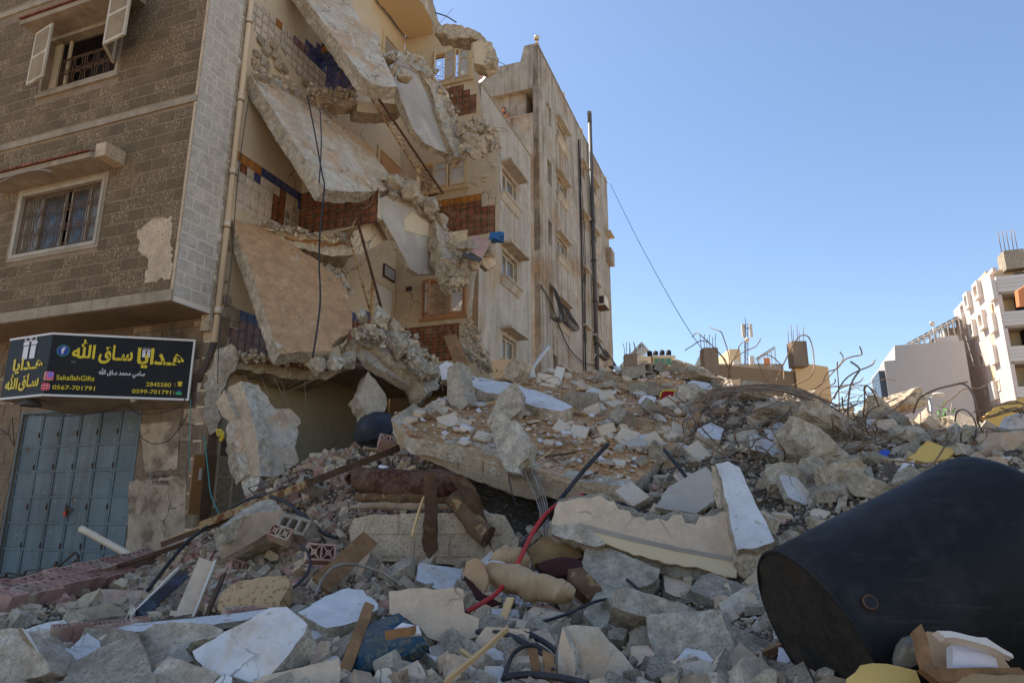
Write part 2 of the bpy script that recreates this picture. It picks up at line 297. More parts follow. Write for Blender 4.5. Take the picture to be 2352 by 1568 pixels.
# ------------------------------------------------------------------ objects
WL = {}
def link(o, parent, at):
    COL.objects.link(o); WL[o.name] = V(at)
    if parent is not None:
        o.parent = parent; o.location = V(at) - WL[parent.name]
    else: o.location = at
    return o
def tag(o, label=None, cat=None, group=None, kind=None):
    if label: o['label'] = label
    if cat: o['category'] = cat; o['kind'] = kind or 'thing'
    if group: o['group'] = group
    if kind: o['kind'] = kind
    return o
def thing(name, label, cat, at, group=None):
    o = bpy.data.objects.new(name, None); o.empty_display_size = .1; link(o, None, V(at)); return tag(o, label, cat, group)
class MB:
    def __init__(s): s.v = []; s.f = []; s.m = []; s.sm = []
    def add(s, vs, fs, mi=0, smooth=False):
        k = len(s.v); s.v += [tuple(q) for q in vs]
        for f in fs: s.f.append([i+k for i in f]); s.m.append(mi); s.sm.append(smooth)
        return s
    def box(s, o, ux, uy, uz, mi=0):
        """corner o and three edge vectors"""
        o, ux, uy, uz = V(o), V(ux), V(uy), V(uz)
        if ux.cross(uy).dot(uz) < 0: ux, uy = uy, ux
        vs = [o, o+ux, o+ux+uy, o+uy, o+uz, o+ux+uz, o+ux+uy+uz, o+uy+uz]
        return s.add(vs, [(3,2,1,0), (4,5,6,7), (0,1,5,4), (1,2,6,5), (2,3,7,6), (3,0,4,7)], mi)
    def pbox(s, pl, a0, a1, b0, b1, d0, d1, mi=0):
        return s.box(pl.pt(a0, b0, d0), pl.u*(a1-a0), pl.v*(b1-b0), pl.n*(d1-d0), mi)
    def bar(s, a, b, w, h=None, mi=0, up=UP):
        a, b = V(a), V(b); h = h or w; d = (b-a)
        if d.length < 1e-6: return s
        d.normalize(); x = d.cross(up)
        if x.length < .05: x = d.cross(V((1,0,0)))
        x.normalize(); y = x.cross(d)
        return s.box(a - x*w/2 - y*h/2, x*w, y*h, b-a, mi)
    def tube(s, pts, r, n=6, mi=0, cap=True, smooth=True):
        pts = [V(p) for p in pts]; k = len(pts); rs = r if isinstance(r, (list, tuple)) else [r]*k
        t0 = (pts[1]-pts[0]).normalized(); x = t0.cross(UP)
        if x.length < .05: x = t0.cross(V((1,0,0)))
        x.normalize(); vs = []
        for i, p in enumerate(pts):
            t = (pts[min(i+1,k-1)]-pts[max(i-1,0)])
            if t.length < 1e-6: t = t0
            t = t.normalized(); x = (x - t*x.dot(t)); x = x.normalized() if x.length > 1e-4 else t.orthogonal().normalized(); y = t.cross(x)
            for j in range(n):
                a = 2*math.pi*j/n; vs.append(p + (x*math.cos(a) + y*math.sin(a))*rs[i])
        fs = [(i*n+j, i*n+(j+1)%n, (i+1)*n+(j+1)%n, (i+1)*n+j) for i in range(k-1) for j in range(n)]
        s.add(vs, fs, mi, smooth)
        if cap:
            q = len(s.v) - n*k; s.f += [[q+j for j in reversed(range(n))], [q+(k-1)*n+j for j in range(n)]]; s.m += [mi, mi]; s.sm += [False, False]
        return s
    def prism(s, poly, vec, mi=0):
        poly = [V(p) for p in poly]; n = len(poly); vec = V(vec)
        nn = V((0,0,0))
        for i in range(n): nn += poly[i].cross(poly[(i+1)%n])
        if nn.dot(vec) > 0: poly = poly[::-1]
        s.add(poly + [p+vec for p in poly], [list(range(n)), list(range(2*n-1, n-1, -1))] + [(i, i+n, (i+1)%n+n, (i+1)%n) for i in range(n)], mi)
        return s
    def ball(s, c, r, seg=12, ring=8, mi=0, sq=(1,1,1)):
        c = V(c); vs = [c + V((0,0,r*sq[2]))]
        for i in range(1, ring):
            t = math.pi*i/ring
            for j in range(seg):
                p = 2*math.pi*j/seg; vs.append(c + V((r*sq[0]*math.sin(t)*math.cos(p), r*sq[1]*math.sin(t)*math.sin(p), r*sq[2]*math.cos(t))))
        vs.append(c - V((0,0,r*sq[2]))); fs = [(0, 1+j, 1+(j+1)%seg) for j in range(seg)]
        for i in range(ring-2):
            for j in range(seg): a = 1+i*seg; fs.append((a+j, a+seg+j, a+seg+(j+1)%seg, a+(j+1)%seg))
        a = 1+(ring-2)*seg; fs += [(a+j, len(vs)-1, a+(j+1)%seg) for j in range(seg)]
        return s.add(vs, fs, mi, True)
    def mesh(s, name, center=None):
        c = V(center) if center is not None else V((0,0,0))
        me = bpy.data.meshes.new(name); me.from_pydata([tuple(V(q)-c) for q in s.v], [], s.f)
        me.polygons.foreach_set('material_index', s.m); me.polygons.foreach_set('use_smooth', s.sm); me.update(); return me
    def center(s):
        a = np.array(s.v); lo, hi = a.min(0), a.max(0); return V(((lo[0]+hi[0])/2, (lo[1]+hi[1])/2, lo[2]))
    def build(s, name, mats, parent=None, label=None, cat=None, group=None, kind=None):
        c = s.center(); me = s.mesh(name, c)
        for m in (mats if isinstance(mats, (list, tuple)) else [mats]): me.materials.append(MATS[m])
        o = bpy.data.objects.new(name, me); link(o, parent, c); return tag(o, label, cat, group, kind)
def inst(name, me, mw, parent=None, label=None, cat=None, group=None):
    o = bpy.data.objects.new(name, me); COL.objects.link(o); mw = mw.copy()
    WL[o.name] = mw.to_translation()
    if parent is not None: o.parent = parent; mw.translation = mw.translation - WL[parent.name]
    o.matrix_basis = mw; return tag(o, label, cat, group)
def mesh_of(mb, name, mats):
    me = mb.mesh(name)
    for m in (mats if isinstance(mats, (list, tuple)) else [mats]): me.materials.append(MATS[m])
    return me
def spline(pts, n=6):
    pts = [V(p) for p in pts]; out = []
    for i in range(len(pts)-1):
        p0, p1, p2, p3 = pts[max(i-1,0)], pts[i], pts[i+1], pts[min(i+2,len(pts)-1)]
        for k in range(n):
            t = k/n; out.append(.5*((2*p1) + (p2-p0)*t + (2*p0-5*p1+4*p2-p3)*t*t + (3*p1-p0-3*p2+p3)*t**3))
    return out + [pts[-1]]
def pip(pts, poly):
    pts = np.asarray(pts, float); poly = np.asarray(poly, float); x, y = pts[:,0], pts[:,1]; c = np.zeros(len(pts), bool); j = len(poly)-1
    for i in range(len(poly)):
        xi, yi = poly[i]; xj, yj = poly[j]
        if yi != yj: c ^= ((yi > y) != (yj > y)) & (x < (xj-xi)*(y-yi)/(yj-yi)+xi)
        j = i
    return c
def dens(poly, step, jag, seed, soft=1.0):
    out = []; n = len(poly)
    for i in range(n):
        a, b = V(poly[i]), V(poly[(i+1)%n]); L = (b-a).length; k = max(1, int(L/step)); d = (b-a)/max(L,1e-6); q = V((-d.y, d.x))
        for j in range(k):
            p = a + (b-a)*(j/k)
            nz = noise.noise(V((p.x*3/soft, p.y*3/soft, seed)))*.5 + noise.noise(V((p.x*11/soft, p.y*11/soft, seed+5)))*.8 + R.uniform(-.45,.45)
            out.append((p.x + q.x*nz*jag, p.y + q.y*nz*jag))
    return out
_sd = [0]
def plate(pl, poly, thick, step=.12, jag=.03, rough=.006, side=.03, holes=(), jagh=0, rings=None, bulge=None, warp=0):
    """broken slab or wall: outline in plane coordinates, extruded backwards; material 0 front, 1 back, 2 broken edges"""
    _sd[0] += 7.31; sd = _sd[0]
    if jag > 0: ol = dens(poly, step, jag, sd)
    else: ol = [tuple(p) for p in dens(poly, step*2, 0, sd)]
    hs = [dens(h, step*2, jagh, sd+3) for h in holes]
    A = np.array(ol); lo, hi = A.min(0), A.max(0)
    gx, gy = np.meshgrid(np.arange(lo[0]+step/2, hi[0], step), np.arange(lo[1]+step/2, hi[1], step))
    g = np.stack([gx.ravel(), gy.ravel()], 1); rr = np.random.RandomState(int(sd*10) % 99999); g = g + rr.uniform(-.28, .28, g.shape)*step
    if len(g):
        keep = pip(g, ol)
        for h in hs: keep &= ~pip(g, h)
        g = g[keep]
        allb = np.array(ol + [q for h in hs for q in h])
        if len(g):
            d2 = ((g[:,None,:]-allb[None])**2).sum(2).min(1); g = g[d2 > (step*.45)**2]
    vs = list(ol); es = [(i, (i+1) % len(ol)) for i in range(len(ol))]
    for h in hs:
        k = len(vs); vs += h; es += [(k+i, k+(i+1) % len(h)) for i in range(len(h))]
    vs += [tuple(q) for q in g]
    r = delaunay_2d_cdt([V(q) for q in vs], es, [], 0, 1e-5)
    v2, tri = r[0], r[2]; v2a = np.array([(q.x, q.y) for q in v2])
    tri = [t for t in tri if len(t) == 3]
    cen = np.array([v2a[list(t)].mean(0) for t in tri]); keep = pip(cen, ol)
    for h in hs: keep &= ~pip(cen, h)
    tri = [t for t, k in zip(tri, keep) if k]
    def z(p, s_): 
        e = noise.noise(V((p[0]*5, p[1]*5, sd+s_)))*rough + noise.noise(V((p[0]*1.2, p[1]*1.2, sd+s_)))*warp
        if bulge: e += bulge(p[0], p[1])
        return e
    mb = MB(); n = len(v2a)
    top = [pl.pt(p[0], p[1], z(p, 0)) for p in v2a]; bot = [pl.pt(p[0], p[1], -thick + z(p, 0)*.6 + noise.noise(V((p[0]*4, p[1]*4, sd+9)))*rough*1.5) for p in v2a]
    sm = rough < .028; mb.add(top, [t for t in tri], 0, sm); mb.add(bot, [t[::-1] for t in tri], 1, sm)
    ec = {}
    for t in tri:
        for i in range(3):
            a, b = t[i], t[(i+1)%3]; ec[(a, b)] = 1
    bnd = [(a, b) for (a, b) in ec if (b, a) not in ec]
    nrm = {}
    for a, b in bnd:
        d = v2a[b]-v2a[a]; q = np.array([d[1], -d[0]]); q = q/(np.linalg.norm(q)+1e-9)
        for k in (a, b): nrm[k] = nrm.get(k, np.zeros(2)) + q
    nr = rings if rings is not None else max(1, min(5, int(thick/step)))
    idx = {}; sv = []
    for k, q in nrm.items():
        q = q/(np.linalg.norm(q)+1e-9); idx[k] = len(sv)
        for j in range(nr+1):
            f = j/nr; p0 = top[k].lerp(bot[k], f); o = 0
            if 0 < j < nr: o = side*(noise.noise(p0*3.1)*1.0 + noise.noise(p0*11)*.6)
            elif j == nr: o = side*noise.noise(p0*4)*.8
            sv.append(p0 + (pl.u*q[0] + pl.v*q[1])*o)
    fs = []
    for a, b in bnd:
        for j in range(nr): fs.append((idx[a]+j, idx[a]+j+1, idx[b]+j+1, idx[b]+j))
    mb.add(sv, fs, 2)
    return mb
def uvs(pl, px): return [pl.uv(*q) for q in px]
def slab(name, px, anch, thick, mats, label, cat='slab', step=.12, jag=.05, rough=.02, side=.06, group=None, parent=None, holes=(), warp=0, pl=None, **kw):
    pl = pl or plane3(anch)
    mb = plate(pl, uvs(pl, px), thick, step, jag, rough, side, [uvs(pl, h) for h in holes], warp=warp, **kw)
    o = mb.build(name, mats, parent, label, cat, group); return o, pl
# broken lump of concrete: cut box, subdivided and roughened
def lump(seed, dims, cuts=5, sub=2, amp=.08, keep_top=False, fr=3.0):
    r = random.Random(seed); bm = bmesh.new(); bmesh.ops.create_cube(bm, size=1)
    for k in range(cuts):
        n = V((r.uniform(-1,1), r.uniform(-1,1), r.uniform(-1, .25 if keep_top else 1))).normalized(); d = r.uniform(.34, .56)
        g = bm.verts[:]+bm.edges[:]+bm.faces[:]
        q = bmesh.ops.bisect_plane(bm, geom=g, plane_co=n*d, plane_no=n, clear_outer=True)
        ed = [e for e in q['geom_cut'] if isinstance(e, bmesh.types.BMEdge)]
        if ed:
            try: bmesh.ops.contextual_create(bm, geom=ed)
            except Exception: pass
    bmesh.ops.remove_doubles(bm, verts=bm.verts, dist=.03)
    bmesh.ops.triangulate(bm, faces=bm.faces)
    for _ in range(sub):
        bmesh.ops.subdivide_edges(bm, edges=[e for e in bm.edges if e.calc_length() > .16], cuts=1)
        bmesh.ops.triangulate(bm, faces=bm.faces)
    bm.normal_update()
    o = V((r.uniform(0,50), r.uniform(0,50), r.uniform(0,50)))
    mv = {}
    for v in bm.verts:
        a = amp*(.8*noise.noise(v.co*fr+o) + .5*noise.noise(v.co*fr*2.7+o) + .4*noise.noise(v.co*fr*6.5+o))
        if keep_top and v.normal.z > .8: a *= .15
        mv[v] = v.normal*a
    for v, d in mv.items(): v.co += d
    for v in bm.verts: v.co = V((v.co.x*dims[0], v.co.y*dims[1], v.co.z*dims[2]))
    bmesh.ops.recalc_face_normals(bm, faces=bm.faces)
    me = bpy.data.meshes.new('lump'); bm.to_mesh(me); bm.free(); return me
def text(s, size, bold=0, shear=0):
    c = bpy.data.curves.new('lettering', 'FONT'); c.body = s; c.size = size; c.offset = bold; c.extrude = .002; c.shear = shear; c.resolution_u = 3
    o = bpy.data.objects.new('lettering', c); COL.objects.link(o); dg = bpy.context.evaluated_depsgraph_get()
    me = bpy.data.meshes.new_from_object(o.evaluated_get(dg)); bpy.data.objects.remove(o); bpy.data.curves.remove(c); return me
def put_text(pl, s, a0, a1, b0, b1, m, parent, name='lettering', d=.006, bold=0):
    """fit the lettering into a rectangle of plane coordinates"""
    me = text(s, 1.0, bold); co = np.empty(len(me.vertices)*3); me.vertices.foreach_get('co', co); co = co.reshape(-1, 3)
    lo, hi = co.min(0), co.max(0); k = ((a1-a0)/(hi[0]-lo[0]), (b1-b0)/(hi[1]-lo[1]))
    co[:,0] = (co[:,0]-lo[0])*k[0]; co[:,1] = (co[:,1]-lo[1])*k[1]; me.vertices.foreach_set('co', co.ravel()); me.materials.clear(); me.materials.append(MATS[m]); me.update()
    return inst(name, me, pl.mat(a0, b0, d), parent)
# ================================================================== ground
AZ = math.radians(20.3)
eF = V((math.sin(AZ), math.cos(AZ), 0)); eR = V((math.cos(AZ), -math.sin(AZ), 0))
mb = MB(); mb.add([(-400,-60,0), (400,-60,0), (400,600,0), (-400,600,0)], [(0,1,2,3)])
mb.build('ground', 'street', kind='structure')

# ================================================================== left apartment building
Q0 = hit(0, 1325, V((0,0,0)), UP)
GF = Plane(Q0, eR, UP, -eF)                       # shop front
t_ = GF.off(1.0); C0 = hit(395, 690, t_.o, t_.n)
FU = Plane(C0, eR, UP, -eF)                       # upper facade, jutting out over the shop
L = Plane(C0, eF, UP, eR)                         # flank wall, running away from the viewer
H0 = C0.z
bld = thing('apartment_building', 'brown block-faced apartment building with shuttered window above the gift shop', 'building', V((C0.x, C0.y, 0)))
def inframe(p, m=40):
    x, y = project(p); return -m < x < 2352+m and -m < y < 1568+m
_bm = {}
def block_mesh(w, h, d, m, bev=.006):
    k = (round(w, 2), round(h, 2), round(d, 3), m)
    if k not in _bm:
        x, y = w/2, h/2; b = bev; mb = MB()
        mb.add([(-x,-y,-.01), (x,-y,-.01), (x,y,-.01), (-x,y,-.01), (-x+b,-y+b,d), (x-b,-y+b,d), (x-b,y-b,d), (-x+b,y-b,d)],
               [(4,5,6,7), (0,1,5,4), (1,2,6,5), (2,3,7,6), (3,0,4,7)])
        _bm[k] = mesh_of(mb, 'block', m)
    return _bm[k]
def blocks(parent, pl, a0, a1, b0, b1, w, h, gap, d, matfn, ex=(), name='block', phase=0, keep=None, limit=300):
    rest = MB(); cnt = 0; row = 0; b = b0; mats = []
    while b < b1-.03:
        hh = min(h, b1-b)-gap; a = a0 - ((row+phase) % 2)*w/2
        while a < a1:
            segs = [(max(a, a0), min(a+w-gap, a1))]
            for (ea0, ea1, eb0, eb1) in ex:
                if b+hh > eb0 and b < eb1:
                    ns = []
                    for s0, s1 in segs:
                        if ea1 <= s0 or ea0 >= s1: ns.append((s0, s1)); continue
                        if ea0 > s0: ns.append((s0, ea0-.004))
                        if ea1 < s1: ns.append((ea1+.004, s1))
                    segs = ns
            for s0, s1 in segs:
                if s1-s0 < .05: continue
                ca, cb = (s0+s1)/2, b+hh/2
                if keep and not keep(ca, cb): continue
                m = matfn(ca, cb)
                if inframe(pl.pt(ca, cb)) and cnt < limit:
                    inst(name, block_mesh(s1-s0, hh, d, m), pl.mat(ca, cb, 0), parent); cnt += 1
                else:
                    if m not in mats: mats.append(m)
                    rest.pbox(pl, s0, s1, b, b+hh, -.01, d, mats.index(m))
            a += w
        b += h; row += 1
    if rest.v: rest.build('distant_blocks', mats, parent, kind='stuff')
    return cnt
def avg_rect(pl, tl, tr, br, bl):
    q = [pl.uv(*p) for p in (tl, tr, br, bl)]
    return ((q[0][0]+q[3][0])/2, (q[1][0]+q[2][0])/2, (q[2][1]+q[3][1])/2, (q[0][1]+q[1][1])/2)
w1 = avg_rect(FU, (46,449), (243,403), (223,566), (27,590))
w2 = avg_rect(FU, (112,92), (281,42), (280,166), (90,221))
TOP, BTOP = 20.0, 10.6
rect = lambda a0, a1, b0, b1: [(a0,b0), (a1,b0), (a1,b1), (a0,b1)]
mb = plate(FU, rect(-14, -.006, 0, TOP), .25, .5, 0, 0, 0, [rect(*w1), rect(*w2)])  # unseen height and left width extended so the building shades the foreground
fac = mb.build('facade_wall', ['facade_base']*3, bld)
bA = (FU.uv(0, 350)[1] + FU.uv(440, 236)[1])/2; bB = FU.uv(0, 46)[1]
patch = [FU.uv(*q) for q in ((318,530), (350,505), (398,500), (392,640), (330,650), (345,600), (318,570))]
def fm(a, b):
    return 'facade_block' if noise.noise(V((a*1.7, b*2.9, 3))) + R.uniform(-.35,.35) > -.02 else 'facade_block_dark'
exf = [(w1[0]-.05, w1[1]+.05, w1[2]-.05, w1[3]+.05), (w2[0]-.05, w2[1]+.05, w2[2]-.05, w2[3]+.05), (-9, 1, bA-.02, bA+.15), (-9, 1, bB-.02, bB+.15), (-9, 1, -1, .22)]
nb_ = blocks(fac, FU, -7.2, -.06, .22, BTOP, .42, .238, .024, .008, fm, exf)
mb = plate(FU.off(.013), patch, .012, .06, .06, .006, .01); mb.build('plaster_smear', ['facade_pale']*3, bld)
mb = MB(); mb.pbox(FU, -7.2, 0, bA, bA+.13, -.01, .035); mb.build('string_course', 'trim', bld)
mb = MB(); mb.pbox(FU, -7.2, 0, bB, bB+.13, -.01, .035); mb.build('string_course', 'trim', bld)
mb = MB(); mb.pbox(FU, -7.2, .0, 0, .2, -.01, .03); mb.build('bottom_band', 'trim', bld)
mb = MB(); mb.pbox(FU, -.055, -.001, 0, TOP, -.02, .012); mb.build('corner_trim', 'facade_pale', bld)
# soffit and interior mass
mb = MB(); mb.pbox(FU, -14, -.003, -.012, -.002, -1.25, 0); mb.build('soffit', 'facade_base', bld)
mb = MB(); mb.pbox(FU, -13.9, -.24, .02, TOP, -7.4, -1.6); mb.build('rear_wing', 'facade_base', bld)
# white flank
mb = MB(); mb.pbox(L, 0.001, .98, 0.002, TOP, -.2, -.001); fl = mb.build('flank_wall', 'white_base', bld)
blocks(fl, L, .004, .86, .1, BTOP, .40, .238, .018, .005, lambda a, b: 'white_block')
mb = plate(Plane(L.pt(.86, 0, .004), L.u, L.v, L.n), [(0,-.3), (.16,-.3), (.17,TOP), (0,TOP)], .2, .09, .015, .02, .02); mb.build('column_edge', ['concrete']*3, bld)

def window_grille(parent, pl, a0, a1, b0, b1, d, cols, rows, m='rust', r=.008):
    mb = MB(); w_ = (a1-a0)/cols; h_ = (b1-b0)/rows
    for i in range(rows+1):
        for o in (0, .1): 
            bb = b0+i*h_ + (o if i < rows else -o)*h_*1.2
            mb.bar(pl.pt(a0, bb, d), pl.pt(a1, bb, d), r*1.7)
    for i in range(cols+1): mb.bar(pl.pt(a0+i*w_, b0, d+.004), pl.pt(a0+i*w_, b1, d+.004), r*1.5)
    for i in range(cols):
        for j in range(rows):
            x, y, s, t = a0+(i+.5)*w_, b0+(j+.55)*h_, w_*.3, h_*.34
            ring = [(x-s*.6,y-t), (x+s*.6,y-t), (x+s,y-t*.7), (x+s,y+t*.7), (x+s*.6,y+t), (x-s*.6,y+t), (x-s,y+t*.7), (x-s,y-t*.7)]
            for k in range(8): mb.bar(pl.pt(*ring[k], d+.008), pl.pt(*ring[(k+1)%8], d+.008), r*1.5)
    return mb.build('grille', m, parent)
# lower window
a0, a1, b0, b1 = w1
w_o = MB(); t = .07
for q in ((a0, a1, b1-t, b1), (a0, a1, b0, b0+t), (a0, a0+t, b0+t, b1-t), (a1-t, a1, b0+t, b1-t)): w_o.pbox(FU, *q, -.16, .03)
win = w_o.build('window', 'frame_dull', bld, label='window with rusty grille and white frame')
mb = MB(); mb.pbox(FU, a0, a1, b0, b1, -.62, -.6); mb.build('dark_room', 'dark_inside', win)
mid = (a0+a1)/2
for i, (x0, x1) in enumerate(((a0+.08, a0+.55), (a0+.5, mid+.02), (mid+.16, a1-.5), (a1-.52, a1-.08))):
    mb = MB(); mb.pbox(FU, x0, x1, b0+.08, b1-.08, -.13-.02*(i%2), -.12-.02*(i%2)); s_ = mb.build('pane', 'pane_grey' if i in (0,3) else 'pane_dark', win)
    mb = MB()
    for q in ((x0, x1, b1-.12, b1-.075), (x0, x1, b0+.075, b0+.13), (x0, x0+.045, b0+.13, b1-.12), (x1-.045, x1, b0+.13, b1-.12)): mb.pbox(FU, *q, -.14, -.1)
    mb.build('sash', 'frame_dull', win)
window_grille(win, FU, a0+.09, a1-.09, b0+.09, b1-.09, -.05, 6, 3)
mb = MB()
for q in ((a0-.07, a1+.07, b1+.002, b1+.07), (a0-.07, a1+.07, b0-.07, b0-.002), (a0-.07, a0-.002, b0, b1), (a1+.002, a1+.07, b0, b1)): mb.pbox(FU, *q, 0, .02)
mb.build('surround', 'trim', bld)
# upper window
a0, a1, b0, b1 = w2
w_o = MB()
for q in ((a0, a1, b1-t, b1), (a0, a1, b0, b0+t), (a0, a0+t, b0+t, b1-t), (a1-t, a1, b0+t, b1-t)): w_o.pbox(FU, *q, -.16, .03)
win2 = w_o.build('window', 'trim', bld, label='dark open window with shutters folded back')
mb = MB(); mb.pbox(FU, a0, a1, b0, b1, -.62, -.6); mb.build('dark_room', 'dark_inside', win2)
mb = MB(); mb.pbox(FU, a0+.08, a0+.3, b0+.07, b1-.08, -.14, -.1); mb.build('sash', 'frame_tan', win2)
mb = MB(); mb.pbox(FU, a0+.52, a0+.58, b0+.07, b1-.08, -.14, -.1); mb.build('mullion', 'frame_tan', win2)
window_grille(win2, FU, a0+.5, a1-.08, b0+.07, b0+.07+(b1-b0)*.52, -.05, 5, 2)
def shutter(parent, hinge, along, hgt, wd, name='shutter'):
    """one leaf: hinge at the bottom corner, running 'along'"""
    along = V(along).normalized(); pl = Plane(hinge, along, UP)
    mb = MB(); f = .055
    for q in ((0, wd, 0, f), (0, wd, hgt-f, hgt), (0, f, f, hgt-f), (wd-f, wd, f, hgt-f), (f, wd-f, hgt*.5-.03, hgt*.5+.03)): mb.pbox(pl, *q, -.02, .02)
    s = mb.build(name, 'shutter', parent)
    k = 13
    for lo, hi in ((f, hgt*.5-.03), (hgt*.5+.03, hgt-f)):
        for i in range(k):
            b = lo+(i+.15)*(hi-lo)/k; mb = MB(); mb.box(pl.pt(f, b, -.016), pl.u*(wd-2*f), pl.v*(hi-lo)/k*.95+pl.n*.026, pl.n*.006 - pl.v*.002)
            mb.build('slat', 'shutter_slat', s)
    return s
hh = b1-b0-.1; lw = (a1-a0)*.29
shutter(bld, FU.pt(a0+.06, b0+.04, .30), eR*.985 - eF*.17, hh, lw*.98)
shutter(bld, FU.pt(a1-.10, b0+.22, .05), eR*.55 - eF*.85, hh, lw*.85)
shutter(bld, FU.pt(a1-.10, b0+.22, .05) + (eR*.55 - eF*.85).normalized()*lw*.87, eR*.98 - eF*.12, hh, lw)
mb = MB(); mb.pbox(FU, a0-.05, a1+.05, b0-.08, b0-.002, -.1, .05); mb.build('sill', 'trim', bld)
# tiled canopies
def canopy(a0, a1, b, pr=.5):
    mb = MB(); prof = [(0,0), (pr,-.02), (pr,.09), (.0,.30)]
    mb.prism([FU.pt(a0, b+q[1], q[0]) for q in prof], eR*(a1-a0)); c = mb.build('canopy', 'trim', bld)
    n = int((a1-a0)/.115); tm = None
    for i in range(n):
        x = a0+.05+i*.115; mb = MB()
        pts = []
        for k in range(5):
            an = math.pi*k/4; pts.append((x+.05*math.cos(an), .045*math.sin(an)))
        mb.prism([FU.pt(p[0], b+.09+p[1], pr+.05) for p in pts], (FU.pt(0, b+.31, .02)-FU.pt(0, b+.09, pr+.05)))
        mb.build('tile', 'roof_tile', c)
    return c
canopy(w1[0]-.55, w1[1]+.16, w1[3]+.12)
canopy(w2[0]-.22, w2[1]+.5, w2[3]+.1)
mb = MB(); mb.pbox(FU, w1[1]+.163, w1[1]+.42, w1[3]+.13, w1[3]+.40, .0, .42); mb.build('canopy_end', 'facade_pale', bld)
# ---- shop front (ground floor)
dl = (GF.uv(45, 950)[0]+GF.uv(2, 1320)[0])/2; dr = (GF.uv(318, 937)[0]+GF.uv(285, 1280)[0])/2; dt = (GF.uv(45, 950)[1]+GF.uv(318, 937)[1])/2
rp = GF.uv(478, 1000)[0]
HG = H0 - .013
mb = plate(GF, rect(-3.2, rp, 0, HG), .22, .5, 0, 0, 0, [rect(dl, dr, .004, dt)])
sw = mb.build('shop_wall', ['shop_wall']*3, bld)
blocks(sw, GF, -3.2, rp-.02, .02, HG-.02, .5, .30, .02, .012, lambda a, b: 'shop_wall' if R.random() < .8 else 'shop_pale', [(dl-.06, dr+.06, -1, dt+.05)])
pp = [GF.uv(*q) for q in ((325,975), (415,965), (410,1075), (335,1085))]
mb = plate(GF.off(.022), pp, .02, .08, .03, .01, .01); mb.build('plaster_patch', ['shop_pale']*3, bld)
pp = [GF.uv(*q) for q in ((300,1105), (430,1090), (425,1250), (290,1290))]
mb = plate(GF.off(.018), pp, .02, .08, .05, .008, .01); mb.build('plaster_patch', ['shop_pale']*3, bld)
pa = GF.uv(352, 1098); pb = GF.uv(392, 1085)
put_text(GF, '\uFEAD\uFE8E\uFEA0\uFEE7 \uFE94\uFEDB\uFEAE\uFEB7', pa[0], pb[0], pa[1], pa[1]+.07, 'stencil', bld, d=.024, bold=.01)
pa = GF.uv(350, 1113)
put_text(GF, '7707095', pa[0], pb[0], pa[1], pa[1]+.075, 'stencil', bld, d=.024, bold=.01)
# ---- blue folding doors
door = thing('folding_shop_door', 'blue-grey steel folding shop door with rust streaks and padlock', 'door', GF.pt((dl+dr)/2, .01, -.05))
nl, lw = 6, (dr-dl)/6; rows = [0.02, .50, .98, 1.46, 1.94, 2.42, dt-.02]
for i in range(nl):
    x0, x1 = dl+i*lw+.006, dl+(i+1)*lw-.006; dd = -.05
    mb = MB(); mb.pbox(GF, x0, x1, .015, dt-.012, dd-.03, dd); lf = mb.build('leaf', 'blue_paint', door)
    mb = MB()
    for xx in (x0, x1-.035): mb.pbox(GF, xx, xx+.035, .015, dt-.012, dd+.0005, dd+.022)
    for r_ in rows: mb.pbox(GF, x0+.035, x1-.035, r_-.003, r_+.035, dd+.0005, dd+.02)
    mb.build('leaf_frame', 'blue_paint', lf)
    for k in range(6):
        mb = MB(); mb.pbox(GF, x0+.05, x1-.05, rows[k]+.05, rows[k+1]-.015, dd+.0005, dd+.007); mb.build('panel', 'blue_paint', lf)
    for hz in (.55, 1.25, 2.0, 2.62):
        mb = MB(); mb.tube([GF.pt(x1-.012, hz, dd+.03), GF.pt(x1-.012, hz+.09, dd+.03)], .014, 6); mb.build('hinge', 'rust_dark', lf)
xm = dl+3*lw
mb = MB(); mb.pbox(GF, xm-.02, xm+.16, 1.22, 1.26, -.02, .0); mb.pbox(GF, xm+.02, xm+.05, 1.14, 1.3, -.02, .01); mb.build('bolt', 'rust_dark', door)
mb = MB(); mb.pbox(GF, xm+.0, xm+.06, 1.12, 1.2, .002, .03); mb.build('padlock', 'red_lid', door)
mb = MB(); mb.pbox(GF, xm-.1, xm+.08, .22, .27, -.02, .0); mb.pbox(GF, xm-.05, xm-.02, .16, .32, -.02, .01); mb.build('bolt', 'rust', door)
mb = MB(); mb.pbox(GF, dl-.045, dl-.002, 0.01, dt+.04, -.12, .015); mb.pbox(GF, dr+.002, dr+.045, 0.01, dt+.04, -.12, .015); mb.pbox(GF, dl-.002, dr+.002, dt+.002, dt+.04, -.12, .015); mb.build('jamb', 'blue_paint', door)
mb = MB(); mb.pbox(GF, dl-.1, dr+.1, .0, dt+.1, -.32, -.3); mb.build('door_backing', 'dark_inside', door)
